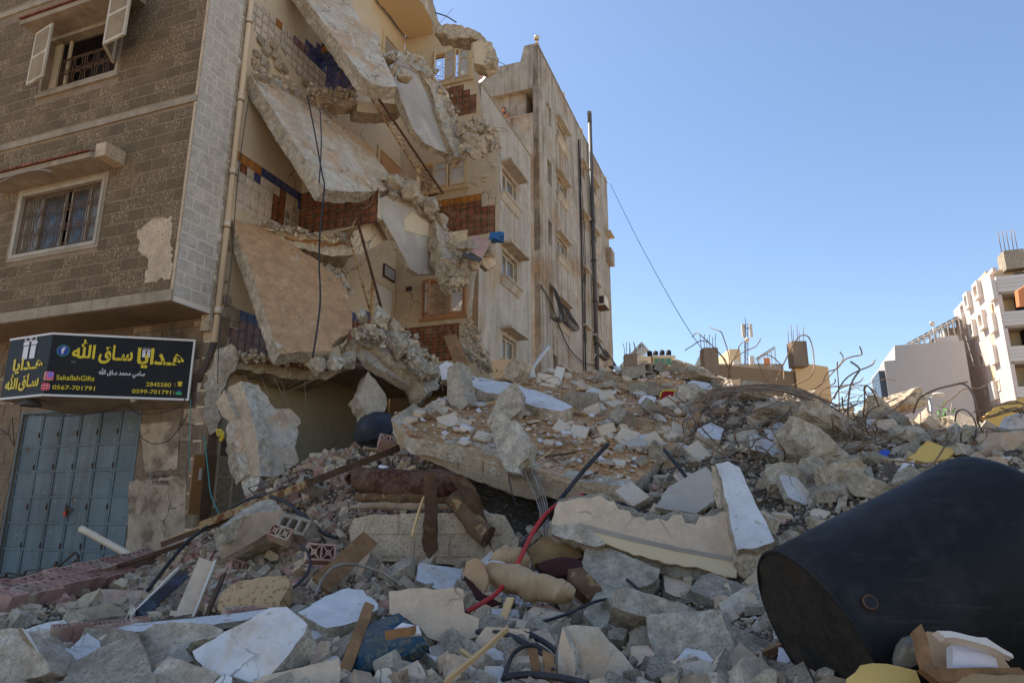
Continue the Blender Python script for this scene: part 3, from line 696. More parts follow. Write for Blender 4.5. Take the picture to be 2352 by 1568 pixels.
# ---- sign
s0, s1 = P(117, 771.6, 11.45), P(443, 781, 11.95); s2, s3 = P(102.5, 908, 11.45), P(432.6, 912, 11.95)
zt, zb = (s0.z+s1.z)/2, (s2.z+s3.z)/2; A = V(((s0.x+s2.x)/2, (s0.y+s2.y)/2, zb)); B = V(((s1.x+s3.x)/2, (s1.y+s3.y)/2, zb)); HS = zt-zb
A2 = P(12, 850, 11.9); A2 = V((A2.x, A2.y, zb))
SF = Plane(A, B-A, UP); WS = (B-A).length; SS = Plane(A2, A-A2, UP); WS2 = (A-A2).length
sign = thing('shop_sign', 'black gift shop sign with yellow Arabic lettering above the blue doors', 'sign', (A+B)/2)
mb = MB(); mb.pbox(SF, 0, WS, 0, HS, -.04, 0); mb.build('front_panel', 'sign_black', sign)
mb = MB(); mb.pbox(SS, 0, WS2, 0, HS, -.04, 0); mb.build('side_panel', 'sign_black', sign)
for nm, pl, wd in (('front_edging', SF, WS), ('side_edging', SS, WS2)):
    for q in [(0, wd, -.035, .0), (0, wd, HS, HS+.035)] + ([(wd+.001, wd+.03, -.035, HS+.035)] if pl is SF else []):
        mb = MB(); mb.pbox(pl, *q, -.05, .016); mb.build(nm, 'sign_edge', sign)
# soffit boards under the sign, back to the wall
bk0 = V((A2.x, A2.y, zb)); n_s = 11
fa = GF.pt((A2-GF.o).dot(eR)+.1, zb, 0.03); fb = GF.pt((B-GF.o).dot(eR)-.02, zb, .03); fa.z = fb.z = zb-.12
for k in range(n_s):
    f0, f1 = k/n_s, (k+.94)/n_s
    def pts(f):
        l0 = A2.lerp(fa, f) if f else A2; 
        return [V((A2.x,A2.y,zb-.04)).lerp(fa, f), V((A.x,A.y,zb-.04)).lerp(fa.lerp(fb,.3), f), V((B.x,B.y,zb-.04)).lerp(fb, f)]
    p, q = pts(f0), pts(f1); mb = MB()
    mb.add(p+q, [(0,3,4,1), (1,4,5,2)]); mb.add([v+UP*.012 for v in p+q], [(0,1,4,3), (1,2,5,4)]); mb.build('soffit_board', 'trim', sign)
# lettering, measured on the photograph as fractions of the front panel
zx = lambda x: (x-600)/1650*WS
zy = lambda y: (770-y)/680*HS
def sput(s, x0, x1, y0, y1, m, bold=0.0, pl=SF, fx=zx, fy=zy): put_text(pl, s, fx(x0), fx(x1), fy(y1), fy(y0), m, sign, bold=bold)
HADAYA = '\uFE8E\uFEF3\uFE8D\uFEAA\u0640\uFEEB'; SAQ = '\uFED5\uFE8E\u0640\uFEB3'; ALLAH = '\uFDF2'
sput(HADAYA, 1600, 2165, 195, 435, 'yellow_print', .03)
sput(SAQ, 1155, 1550, 180, 400, 'yellow_print', .03)
sput(ALLAH, 850, 1112, 130, 352, 'yellow_print', .03)
sput('\uFDF2 \uFED5\uFE8E\uFEB3 \uFEAA\uFEE4\uFEA4\uFEE3 \uFEF2\uFEE3\uFE8E\uFEB3', 1185, 1718, 450, 555, 'white_print', .02)
sput('SakallahGifts', 718, 1148, 548, 606, 'yellow_print', .012)
sput('2845580', 1748, 2040, 594, 642, 'yellow_print', .012); sput(':', 2080, 2093, 600, 632, 'yellow_print', .012)
sput('0599-701791', 1597, 2052, 680, 728, 'yellow_print', .012); sput(':', 2080, 2093, 690, 722, 'yellow_print', .012)
sput('0567-701791', 693, 1168, 665, 714, 'yellow_print', .012)
sput('\uFE93\uFEAE\uFEF3', 858, 900, 384, 402, 'white_print', .0)
def disc(pl, cx, cy, r, m, d, name, n=24, sq=None):
    mb = MB(); pts = []
    for k in range(n):
        a = 2*math.pi*k/n; x, y = math.cos(a), math.sin(a)
        if sq: e = (abs(x)**sq+abs(y)**sq)**(-1/sq); x, y = x*e, y*e
        pts.append(pl.pt(cx+r*x, cy+r*y, d))
    mb.prism(pts, pl.n*.002); return mb.build(name, m, sign)
u_ = WS/1650
disc(SF, zx(745), zy(270), 74*u_, 'green_print', .002, 'round_badge'); disc(SF, zx(745), zy(270), 68*u_, 'blue_print', .005, 'round_badge')
sput('f', 722, 770, 230, 308, 'white_print', .03)
def gift(pl, fx, fy, x0, x1, y0, y1, m):
    W_, Hh = fx(x1)-fx(x0), fy(y0)-fy(y1); X, Y = fx(x0), fy(y1)
    for q in ((0, .42, .62, .78), (.58, 1, .62, .78), (.05, .42, 0, .58), (.58, .95, 0, .58)):
        mb = MB(); mb.pbox(pl, X+q[0]*W_, X+q[1]*W_, Y+q[2]*Hh, Y+q[3]*Hh, .004, .007); mb.build('gift_box_print', m, sign)
    for sgn in (-1, 1):
        mb = MB(); pts = [(.5, .80), (.5+sgn*.12, .98), (.5+sgn*.36, 1.0), (.5+sgn*.40, .84), (.5+sgn*.2, .78)]
        q = [pl.pt(X+p[0]*W_, Y+p[1]*Hh, .0055) for p in pts+pts[:1]]; mb.tube(q, W_*.045, 4); mb.build('bow_print', m, sign)
gift(SF, zx, zy, 1652, 1752, 198, 306, 'white_print')
disc(SF, zx(632), zy(566), 56*u_, 'orange_print', .002, 'camera_badge', 32, 6); disc(SF, zx(640), zy(560), 48*u_, 'pink_print', .005, 'camera_badge', 32, 6); disc(SF, zx(650), zy(548), 36*u_, 'violet_print', .0075, 'camera_badge', 24)
mb = MB()
for rr in (18, 40):
    ring = []
    for k in range(21):
        a = 2*math.pi*k/20; x, y = math.cos(a), math.sin(a)
        if rr == 40: e = (abs(x)**5+abs(y)**5)**(-.2); x, y = x*e, y*e
        ring.append(SF.pt(zx(632+rr*x), zy(566-rr*y), .010))
    mb.tube(ring, 3.2*u_, 4)
mb.build('camera_badge', 'white_print', sign)
disc(SF, zx(614), zy(687), 46*u_, 'white_print', .002, 'dotted_badge', 24, 6)
for i in range(3):
    for j in range(3): disc(SF, zx(584+i*30), zy(658+j*29), 15*u_, 'red_print', .005, 'dotted_badge', 12)
disc(SF, zx(2145), zy(690), 22*u_, 'blue_print', .002, 'tri_badge', 12); disc(SF, zx(2128), zy(712), 22*u_, 'green_print', .003, 'tri_badge', 12); disc(SF, zx(2160), zy(712), 22*u_, 'green_print', .0035, 'tri_badge', 12)
mb = MB(); pts = [(2118,628), (2172,628), (2162,596), (2178,594), (2172,578), (2145,570), (2118,578), (2112,594), (2128,596)]
mb.prism([SF.pt(zx(x), zy(y), .004) for x, y in pts], SF.n*.002); mb.build('telephone_print', 'yellow_print', sign)
sx = lambda x: (x-60)/500*WS2
sy = lambda y: (790-y)/660*HS
gift(SS, sx, sy, 235, 395, 115, 372, 'white_print')
sput(HADAYA, 152, 505, 358, 532, 'yellow_print', .03, SS, sx, sy)
sput(SAQ, 260, 490, 545, 732, 'yellow_print', .03, SS, sx, sy); sput(ALLAH, 100, 245, 530, 706, 'yellow_print', .03, SS, sx, sy)
# lamps under the sign
lp = P(70, 930, 11.7); flood = thing('floodlight', 'dark round floodlight hanging under the sign soffit', 'lamp', lp)
mb = MB(); mb.tube([lp+V((0,0,.10)), lp+V((0,0,.05)), lp, lp-V((0,0,.02))], [.05,.14,.17,.16], 14); mb.build('lamp_head', 'dark_metal', flood)
mb = MB(); mb.bar(lp+V((-.1,0,.06)), lp+V((-.1,0,.19)), .02); mb.bar(lp+V((.1,0,.06)), lp+V((.1,0,.19)), .02); mb.bar(lp+V((-.1,0,.19)), lp+V((.1,0,.19)), .02); mb.build('bracket', 'dark_metal', flood)
cp = P(320, 912, 11.85); scam = thing('security_camera', 'small white security camera under the sign near the wall pier', 'camera', cp)
mb = MB(); mb.tube([cp+V((-.12,-.05,-.06)), cp+V((.02,.02,.0))], .042, 10); mb.build('camera_body', 'ac_white', scam)
mb = MB(); mb.tube([cp+V((.02,.02,0)), cp+V((.09,.06,.06)), cp+V((.09,.12,.10))], .012, 6); mb.build('mount', 'ac_white', scam)
# ---- drainpipe
dp = [L.pt(.93, TOP, .07)] + [hit(x, y, L.pt(.93,0,.07), L.n) for x, y in ((566,0), (540,220), (512,460), (482,742))]
DPX = lambda b: L.pt(.97, b, .07)
b_lo = L.uv(482, 742)[1]
pipe = thing('drainpipe', 'cream plastic drainpipe running down the broken edge of the flank wall', 'pipe', DPX(b_lo))
mb = MB(); mb.tube([DPX(TOP), DPX(b_lo-.35)], .055, 12); mb.build('pipe_run', 'pipe_white', pipe)
for bz in (b_lo+.2, b_lo+1.9, b_lo+3.0, b_lo+4.6, b_lo+6.4):
    mb = MB(); mb.tube([DPX(bz), DPX(bz+.11)], .064, 12); mb.build('coupling', 'pipe_white', pipe)
    mb = MB(); mb.tube([DPX(bz-.03), DPX(bz-.012)], .067, 10); mb.build('clamp', 'rust', pipe)
e0 = DPX(b_lo-.35); e1 = P(474, 838, e0.y+.05); e2 = P(464, 858, e0.y+.1); e3 = P(452, 960, e0.y+.25); e4 = P(447, 1000, e0.y+.3)
mb = MB(); mb.tube([e0, e1, e2, e2.lerp(e3,.2)], .062, 12); mb.build('elbow', 'dark_metal', pipe)
mb = MB(); mb.tube([e2.lerp(e3,.18), e3], .055, 12); mb.build('pipe_run', 'pipe_white', pipe)
mb = MB(); mb.tube([e3, e4], .052, 10); mb.build('broken_end', 'copper_pipe', pipe)
# ================================================================== torn-open stairwell
W = Plane(L.pt(7.3, -H0), eR, UP, -eF)            # rear wall with the stair windows (b = height)
LZ = Plane(L.pt(0, -H0), eF, UP, eR)              # flank plane with b = height
ruin = thing('ruined_stairwell', 'torn-open stairwell with cream plaster and brown patterned tiles, landings hanging', 'ruin', LZ.pt(3, 0))
def vpl(x1, Y1, x2, Y2, y):
    a, b = P(x1, y, Y1), P(x2, y, Y2); d = b-a; d.z = 0
    pl = Plane(a, d, UP)
    if pl.n.dot(CAM-a) < 0: pl = Plane(a, -d, UP)
    return pl
mb = plate(LZ, [(.99,0), (7.3,0), (7.3,15.5), (4.5,16), (.99,24)], .2, .4, 0, .004, 0)
pw = mb.build('party_wall', ['plaster_cream']*3, ruin)
wins = {3: (990,1084,119,193), 2: (955,1075,371,440), 1: (971,1072,641,731)}
def wrect(k):
    x0, x1, y0, y1 = wins[k]; return avg_rect(W, (x0,y0), (x1,y0-6), (x1,y1-6), (x0,y1))
wr = {k: wrect(k) for k in wins}
wl = [(905,-80), (975,-70), (1000,40), (1030,80), (1086,97), (1092,180), (1100,215), (1112,285), (1143,298), (1143,525), (1130,560), (1092,600), (1082,640), (1076,720), (1062,742), (1085,765), (1098,800), (1128,866), (1125,1010), (905,1010)]
wl_ = [(0, 16)] + uvs(W, wl[1:-1]) + [(0, 0)]
mb = plate(W, wl_, .2, .22, .03, .004, .05, [rect(*wr[k]) for k in wr])
bw = mb.build('rear_wall', ['plaster_cream', 'cinder', 'cinder'], ruin)

def tiles(parent, pl, zones, s=.2, gap=.008, a0=0, b0=0, line=None, thick=.012):
    """zones: list of (material, pixel polygon); first match wins"""
    zz = [(m, uvs(pl, p)) for m, p in zones]
    for m, p in zz:
        if m and m.startswith('tile_bed'):
            q = pl.off(.004); mb = plate(q, p, .01, .1, .03, .003, 0, rings=1); mb.build('mortar', ['concrete']*3, parent)
    allp = np.array([q for _, p in zz for q in p]); lo, hi = allp.min(0), allp.max(0)
    i0, i1 = int(math.floor((lo[0]-a0)/s)), int(math.ceil((hi[0]-a0)/s)); j0, j1 = int(math.floor((lo[1]-b0)/s)), int(math.ceil((hi[1]-b0)/s))
    for i in range(i0, i1+1):
        for j in range(j0, j1+1):
            c = (a0+(i+.5)*s, b0+(j+.5)*s)
            for m, p in zz:
                if pip([c], p)[0]:
                    if m is None: break
                    bed = m.startswith('tile_bed'); k = s-gap-(R.uniform(.0,.03) if bed else 0)
                    me = block_mesh(round(k,2) if bed else s-gap, round(k,2) if bed else s-gap, .014 if bed else thick, m, .02 if bed else .003)
                    inst('tile', me, pl.mat(c[0]+(R.uniform(-.006,.006) if bed else 0), c[1], 0) @ Matrix.Rotation(R.uniform(-.05,.05) if bed else 0, 4, 'Z'), parent); break
# --- party wall, three levels
z3 = LZ.uv(597,3)[1]; z2 = LZ.uv(600,383)[1]; z1 = LZ.uv(551,711)[1]
tiles(pw, LZ, [('tile_gold', [(585,-10),(601,2),(654,61),(654,72),(597,10),(585,0)]),
  ('tile_brown', [(668,82),(693,94),(707,129),(690,120)]),
  ('tile_blue', [(691,92),(778,114),(815,135),(815,165),(800,205),(760,215),(751,182),(707,129)]),
  ('tile_bed', [(580,6),(599,9),(654,66),(669,82),(690,111),(751,182),(755,214),(728,207),(681,170),(668,150),(646,113),(635,100),(605,97),(575,59)])], b0=z3-4)
tiles(pw, LZ, [('tile_gold', [(536,343),(600,382),(692,438),(692,449),(600,394),(536,356)]),
  ('tile_brown', [(550,360),(602,392),(602,414),(550,384)]),
  ('tile_blue', [(600,394),(692,446),(748,468),(748,500),(721,496),(679,466),(630,432),(581,404)]),
  ('tile_brown', [(630,435),(657,452),(657,475),(645,493),(656,530),(627,518)]),
  ('tile_bed_grey', [(642,487),(679,466),(727,496),(735,535),(657,528)]),
  ('tile_bed', [(538,356),(553,380),(581,402),(630,435),(628,520),(590,505),(545,472)])], b0=z2-4)
tiles(pw, LZ, [('tile_gold', [(554,712),(620,735),(620,745),(554,722)]),
  ('tile_bed_grey', [(517,700),(554,711),(554,748),(517,739)]),
  ('tile_blue', [(556,722),(625,746),(625,760),(556,736)]),
  ('tile_brown', [(512,737),(551,746),(640,745),(680,800),(680,845),(551,826),(512,775)]),
  ('tile_blue', [(800,706),(862,728),(862,746),(800,726)]), ('tile_brown', [(800,726),(862,746),(862,790),(800,780)])], b0=z1-4)
# torn masonry on the party wall: hollow blocks showing at level 3
for i, (x, y, s_) in enumerate(((612,118,.34), (634,130,.3), (610,145,.36), (640,152,.32), (600,95,.3), (628,105,.28), (655,160,.3), (588,150,.3), (590,125,.25), (700,190,.25), (520,560,.3), (515,640,.25), (522,690,.28))):
    p = hit(x, y, LZ.pt(0,0,.03), LZ.n); me = lump(300+i, (s_*.75, s_*.3, s_*.6), 6, 3, .14); me.materials.append(MATS['concrete_dust' if i % 2 else 'cinder'])
    inst('torn_block', me, Matrix.Translation(p) @ Matrix.Rotation(-AZ+math.pi/2, 4, 'Z'), ruin)
# short cross walls on the half landings
S2 = Plane(L.pt(3.1, -H0), eR, UP, -eF)
def stub(px, name='cross_wall', mats='plaster_cream', t=3.1):
    pl = Plane(L.pt(t, -H0), eR, UP, -eF); mb = plate(pl, uvs(pl, px), .15, .2, .02, .003, .02); return mb.build(name, [mats]*3, ruin), pl
c2, pl2 = stub([(690,400),(790,380),(862,430),(868,500),(740,548),(692,530)])
tiles(c2, pl2, [('tile_gold', [(690,438),(750,430),(800,426),(800,438),(690,450)]), ('tile_brown', [(690,450),(870,425),(870,520),(690,545)])], b0=z2-4)
c3, pl3 = stub([(742,60),(830,90),(850,190),(752,220)], t=3.4)
tiles(c3, pl3, [('tile_gold', [(742,104),(840,120),(840,130),(742,114)]), ('tile_blue', [(742,114),(850,125),(850,200),(742,225)])], b0=z3-4)
# --- rear wall tiles
tiles(bw, W, [('tile_brown', [(1000,205),(1065,196),(1094,217),(1094,249),(1079,270),(1020,275),(1000,240)])], b0=W.uv(1040,200)[1]-4)
tiles(bw, W, [('tile_gold', [(1005,457),(1107,440),(1107,452),(1005,470)]), ('tile_bed', [(1106,440),(1141,436),(1141,471),(1106,474)]),
  ('tile_brown', [(1005,466),(1107,448),(1107,474),(1141,471),(1141,530),(1005,540)])], b0=W.uv(1060,452)[1]-4)
tiles(bw, W, [('tile_gold', [(905,752),(1062,733),(1062,744),(905,764)]), ('tile_bed', [(1058,762),(1095,762),(1105,815),(1080,830),(1080,806),(1058,800)]),
  ('tile_brown', [(905,762),(1060,742),(1056,765),(1081,768),(1081,812),(960,836),(905,800)])], b0=W.uv(985,748)[1]-4)
def casement(k, mats, leafs, bars):
    a0, a1, b0, b1 = wr[k]; t = .06; mb = MB()
    for q in ((a0, a1, b1-t, b1), (a0, a1, b0, b0+t), (a0, a0+t, b0+t, b1-t), (a1-t, a1, b0+t, b1-t)): mb.pbox(W, *q, -.18, .03)
    wn = mb.build('stair_window', mats, ruin, label='stair window with ' + ('brown' if 'brown' in mats else 'cream') + ' wooden frame and frosted panes')
    for (f0, f1, ang, d) in leafs:
        x0 = a0+t+(a1-a0-2*t)*f0; wd = (a1-a0-2*t)*(f1-f0)
        al = eR*math.cos(ang) - eF*math.sin(ang); pl = Plane(W.pt(x0, b0+t+.01, d), al, UP); h = b1-b0-2*t-.02; f = .055; mb = MB()
        for q in ((0, wd, 0, f), (0, wd, h-f, h), (0, f, f, h-f), (wd-f, wd, f, h-f), (f, wd-f, h*.66, h*.66+.04)): mb.pbox(pl, *q, -.02, .02)
        lf = mb.build('casement', mats, wn)
        mb = MB(); mb.pbox(pl, f, wd-f, f, h*.66, -.004, .004); mb.build('pane', 'frosted', lf)
        mb = MB(); mb.pbox(pl, f, wd-f, h*.66+.04, h-f, -.004, .004); mb.build('pane', 'frosted', lf)
    mb = MB(); n = bars
    for i in range(n+1):
        x = a0+t+(a1-a0-2*t)*i/n; mb.bar(W.pt(x, b0+t, -.15), W.pt(x, b1-t, -.15), .012)
    for f in (.06, .36, .64, .94): mb.bar(W.pt(a0+t, b0+(b1-b0)*f, -.15), W.pt(a1-t, b0+(b1-b0)*f, -.15), .012)
    for i in range(n):
        x = a0+t+(a1-a0-2*t)*(i+.5)/n; w_ = (a1-a0)/n*.28
        for c in (.21, .5, .79):
            yb = b0+(b1-b0)*c; hh = (b1-b0)*.085
            q = [(x-w_,yb-hh), (x+w_,yb-hh), (x+w_,yb+hh), (x-w_,yb+hh)]
            for m in range(4): mb.bar(W.pt(*q[m], -.15), W.pt(*q[(m+1)%4], -.15), .012)
    mb.build('grille', 'rust_dark', wn)
    mb = MB(); mb.pbox(W, a0-.06, a1+.06, b0-.07, b0-.004, -.05, .07); mb.build('sill', mats, wn)
casement(3, 'frame_tan', [(.0,.30,.9,.03), (.36,.68,.25,.06), (.70,1,.0,.02)], 5)
casement(2, 'frame_tan', [(.33,.64,.08,.02), (.68,1,.0,.02)], 5)
casement(1, 'frame_brown', [(.0,.33,.75,.03), (.66,1.0,-.35,.10)], 4)
# doors off the landings
def flat_door(px, m, label):
    q = uvs(LZ, px); a0, a1 = min(p[0] for p in q), max(p[0] for p in q); b0, b1 = min(p[1] for p in q), max(p[1] for p in q)
    mb = MB(); mb.pbox(LZ, a0, a1, b0, b1, .004, .03); d = mb.build('door', m, ruin, label=label)
    mb = MB(); mb.pbox(LZ, a0-.1, a0-.002, b0, b1+.1, .002, .06); mb.pbox(LZ, a1+.002, a1+.1, b0, b1+.1, .002, .06); mb.pbox(LZ, a0-.002, a1+.002, b1+.002, b1+.1, .002, .06); mb.build('door_frame', 'frame_tan', d)
    for f0, f1 in ((.08,.45), (.52,.92)):
        mb = MB(); mb.pbox(LZ, a0+.12, a1-.12, b0+(b1-b0)*f0, b0+(b1-b0)*f1, .031, .042); mb.build('door_panel', m, d)
zl1 = LZ.uv(875,650)[1]
flat_door([(858,645),(893,668),(893,800)], 'frame_white', 'pale panelled flat door in the first floor landing wall')
flat_door([(870,345),(922,392),(922,470)], 'frame_brown', 'brown panelled flat door in the second floor landing wall')
flat_door([(882,86),(906,112),(906,180)], 'roof_grey', 'grey door opening in the top floor landing wall')
# fittings on the rear wall
pf = hit(895, 628, LZ.pt(0,0,.04), LZ.n); mb = MB(); fpl = Plane(pf, eF, UP, eR)
mb.pbox(fpl, -.3, .3, -.18, .2, -.03, 0); pic = mb.build('framed_picture', 'wood_dark', None, 'dark framed picture above the first floor door', 'picture')
mb = MB(); mb.pbox(fpl, -.25, .25, -.13, .15, .0006, .006); mb.build('picture_sheet', 'frosted', pic)
for x, y, s_, m, nm, lb, ct in ((940,664,.16,'dark_metal','meter_box','black electricity meter box left of the brown stair window','meter'), (955,628,.13,'concrete','junction_box','small grey junction box under the hanging stair flight','box'), (938,716,.05,'ac_white','light_switch','small white light switch below the meter box','switch'),
    (1028,740,.08,'ac_white','socket_plate','white socket on the brown tiles under the brown window','socket'), (1115,406,.16,'ac_white','name_plate','pale oblong plate on the second floor wall','plate'), (1115,416,.07,'ac_white','light_switch','small white switch below the oblong wall plate','switch'), (1031,203,.08,'ac_white','light_switch','small white switch above the top floor brown tiles','switch'),
    (1136,381,.1,'ac_white','wall_bulb','small white lamp holder at the broken wall edge','lamp'), (925,94,.16,'roof_grey','wall_lamp','small wall lamp fitting in the top floor corner','lamp')):
    p = W.uv(x, y); mb = MB(); hh = s_*(.32 if ct == 'plate' else .7)
    mb.pbox(W, p[0]-s_/2, p[0]+s_/2, p[1]-hh/2, p[1]+hh/2, .002, .05); mb.pbox(W, p[0]-s_*.2, p[0]+s_*.2, p[1]-hh*.25, p[1]+hh*.25, .05, .058); mb.build(nm, m, None, lb, ct)
# --- landings
def landing(px, v, depth, mats, label, layers=(), step=.12):
    mb = plate(v, uvs(v, px), depth, .08, .04, .05, .06, rings=4); o = mb.build('landing_slab', mats, ruin, label)
    for (lpx, d, m) in layers:
        q = v.off(d); mb = plate(q, uvs(q, lpx), depth*.6, .07, .045, .04, .05, rings=2); mb.build('floor_layer', [m]*3, o)
    return o
v2 = vpl(590,12.5,804,13.3,540)
landing([(588,518),(691,548),(804,556),(806,583),(752,588),(690,570),(640,560),(588,545)], v2, .8, ['concrete_dust']*3, 'layered broken landing edge at the second floor',
  [([(592,510),(700,538),(770,545),(768,552),(690,552),(592,524)], .06, 'tan_patch'), ([(640,528),(720,545),(806,548),(806,562),(740,566),(640,546)], .02, 'wood'), ([(600,505),(690,528),(690,540),(600,520)], .1, 'brown_debris')])
v2b = vpl(801,13.3,905,14.4,560)
mb = plate(v2b, uvs(v2b, [(801,560),(815,530),(868,506),(895,505),(905,545),(828,582),(806,585)]), 1.0, .12, .03, .004, .05); mb.build('landing_fascia', ['plaster_cream','concrete','concrete'], ruin)
v3 = vpl(705,13.4,930,14.6,240)
landing([(706,215),(735,213),(812,217),(822,240),(780,243),(735,234),(710,226)], v3, .45, ['concrete_dust']*3, 'layered broken landing edge at the third floor',
  [([(706,208),(735,211),(800,213),(800,220),(740,222),(706,218)], .05, 'tan_patch')])
mb = plate(v3.off(-.02), uvs(v3.off(-.02), [(820,232),(925,240),(930,254),(880,262),(822,256)]), .5, .12, .02, .004, .04); mb.build('landing_fascia', ['plaster_cream','underside','concrete'], ruin)
v1 = vpl(545,12.2,836,13.4,840)
landing([(540,824),(640,826),(752,842),(836,818),(838,826),(757,868),(690,874),(620,860),(540,846)], v1, 2.2, ['concrete_dust']*3, 'broken floor slab edge above the collapsed ground floor',
  [([(545,816),(640,822),(700,832),(755,840),(755,850),(640,838),(545,828)], .07, 'wood'), ([(560,812),(620,818),(700,826),(700,834),(600,828)], .12, 'pink_brick')])
# soffit of the top floor and the shattered roof edge
zc = W.uv(939, 91)[1]; hp = Plane(W.pt(0, zc), eR, eF, UP)
sp_ = [(866,5),(1040,-60),(1056,60),(1000,85),(985,80),(939,92)]
pl = Plane(V((0,0,zc)), V((1,0,0)), V((0,-1,0)), V((0,0,-1)))
mb = plate(pl, uvs(pl, [(860,-5),(905,-40),(965,3),(988,38),(997,79),(939,91)]), .3, .15, .05, .006, .06); mb.build('top_ceiling', ['plaster_yellow','concrete','concrete'], ruin)
vr = vpl(997,15.6,1135,15.2,100)
slab('roof_edge', [(997,58),(1035,55),(1075,64),(1103,76),(1135,110),(1132,140),(1112,152),(1088,145),(1082,100),(1100,90),(1065,88),(1020,78),(997,76)], None, .5, ['concrete_dust']*3, 'crumbling roof slab edge drooping over the top stair window', 'slab', .1, .05, .04, .08, pl=vr)
mb = MB(); q = vr.off(.02); mb.prism([q.pt(*q.uv(x, y)) for x, y in ((1086,98),(1110,94),(1116,118),(1112,150),(1090,146))], -q.n*.45); mb.build('lintel_stub', 'plaster_cream', ruin)
# columns of the torn front edge at ground level
slab('wall_stump', [(496,800),(530,790),(545,800),(540,850),(520,870),(505,930),(500,990),(480,1000),(470,960),(474,870),(485,840)], None, .35, ['concrete','concrete','concrete'], 'crumbling plastered wall stump below the drainpipe', 'wall', .1, .06, .03, .06, pl=vpl(470,11.9,545,12.1,900))

# ================================================================== fallen slabs and flights
slab('fallen_slab', [(577,176),(593,166),(640,178),(663,177),(704,223),(742,255),(775,281),(821,308),(845,331),(873,375),(900,408),(904,434),(850,440),(790,441),(745,434),(689,348),(633,262)],
     [(577,176,12.1),(745,434,11.6),(742,255,13.7)], .30, ['slab_top','underside','concrete'], 'pale broken floor slab hanging steeply, the middle one of three', 'slab', .07, .03, .014, .035, group='hanging floor slabs')
slab('fallen_slab', [(534,504),(560,512),(593,518),(642,545),(673,563),(733,600),(749,615),(779,640),(797,667),(810,722),(810,761),(766,784),(761,806),(720,806),(679,808),(642,812),(606,710),(570,606)],
     [(534,504,12.1),(642,813,11.2),(797,667,13.0)], .30, ['slab_sand','underside','concrete'], 'sand-orange broken floor slab hanging lowest over the tiled room', 'slab', .07, .03, .016, .035, group='hanging floor slabs')
slab('fallen_slab', [(640,-90),(770,-80),(807,0),(812,20),(833,56),(865,79),(876,94),(868,102),(886,141),(912,199),(880,200),(850,190),(833,176),(769,88),(704,0)],
     [(704,0,12.5),(833,176,12.0),(865,79,13.4)], .32, ['slab_top','underside','concrete'], 'rust-stained broken floor slab hanging highest, cut by the top of the view', 'slab', .07, .03, .014, .035, group='hanging floor slabs')
def flight(under, ua, edge, ea, lab, et=.34, holes=()):
    t = thing('stair_flight', lab, 'stairs', plane3(ua).o)
    o, _ = slab('soffit', under, ua, .16, ['underside','concrete','concrete'], None, None, .14, .02, .004, .05, parent=t, warp=.012)
    o, _ = slab('broken_treads', edge, ea, et, ['concrete','concrete_dust','concrete_dust'], None, None, .08, .06, .07, .08, parent=t)
    return t
flight([(895,150),(921,138),(955,150),(975,165),(990,190),(1000,225),(1012,281),(1049,345),(1047,360),(1010,346),(974,328),(950,296),(930,250),(915,211)], [(915,211,13.6),(1047,360,15.4),(960,160,14.9)],
       [(880,118),(927,117),(974,132),(1000,176),(1032,223),(1058,293),(1078,337),(1073,366),(1048,358),(1015,290),(998,225),(972,168),(935,145),(890,135)], [(895,125,14.0),(1060,350,15.2),(1030,223,15.4)], 'grey underside of the upper collapsed stair flight beside the rusty railing')
flight([(856,460),(895,448),(960,470),(1000,500),(1008,545),(1016,628),(962,631),(941,615),(907,551)], [(860,462,13.4),(962,630,14.6),(1005,510,15.2)],
       [(880,410),(916,404),(959,430),(1002,484),(1026,502),(1030,548),(1063,615),(1069,652),(1045,662),(1030,640),(1008,560),(1000,505),(955,472),(900,450)], [(890,420,13.8),(1045,650,14.6),(1020,500,15.2)], 'grey underside of the middle collapsed stair flight with a pale plaster scar')
mb_ = plane3([(860,462,13.4),(962,630,14.6),(1005,510,15.2)]).off(.012)
mb = plate(mb_, uvs(mb_, [(928,505),(948,486),(1003,528),(1004,545),(970,540),(930,530)]), .01, .08, .03, .004, .0); mb.build('plaster_scar', ['plaster_cream']*3, ruin)
flight([(822,796),(850,790),(900,800),(950,840),(1005,890),(964,900),(905,865),(850,835)], [(830,800,12.6),(964,898,13.4),(950,820,13.8)],
       [(814,768),(850,748),(890,742),(930,766),(960,795),(996,825),(1010,853),(1004,896),(985,902),(960,868),(905,830),(860,795),(826,788)], [(820,780,12.4),(985,890,13.2),(930,766,13.6)], 'crumbled lowest stair flight spilling out of the ruin', .5)
# railings
def railing(t0, t1, b0, b1, n, label, m='rust_cream', posts=True):
    t0, t1, b0, b1 = [P(*q) for q in (t0, t1, b0, b1)]
    t = thing('stair_railing', label, 'railing', b0)
    mb = MB(); mb.bar(t0, t1, .05, .03); mb.build('handrail', 'rust_dark', t)
    mb = MB(); mb.bar(b0, b1, .03, .025); mb.build('lower_rail', m, t)
    for i in range(n+1):
        f = i/n; mb = MB(); mb.bar(b0.lerp(b1, f), t0.lerp(t1, f), .016); mb.build('baluster', m, t)
    for i in range(n):
        f = (i+.5)/n; c0, c1 = b0.lerp(b1, f), t0.lerp(t1, f); ax = (c1-c0); sd = (b1-b0).normalized()*ax.length*.17
        mb = MB()
        for sg in (-1, 1):
            pts = []
            for k in range(15):
                u = k/14; a = u*math.pi*2.2
                if i % 2 == 0: x = math.sin(a)*(1-.55*u)*sg; y = .15+.6*u + .1*math.cos(a)
                else: x = math.sin(u*math.pi*1.5)*sg*(1-.3*u); y = .12+.72*u-.12*math.sin(u*6)
                pts.append(c0 + ax*y + sd*x)
            mb.tube(pts, .0065, 5)
        mb.build('scroll', m, t)
    return t
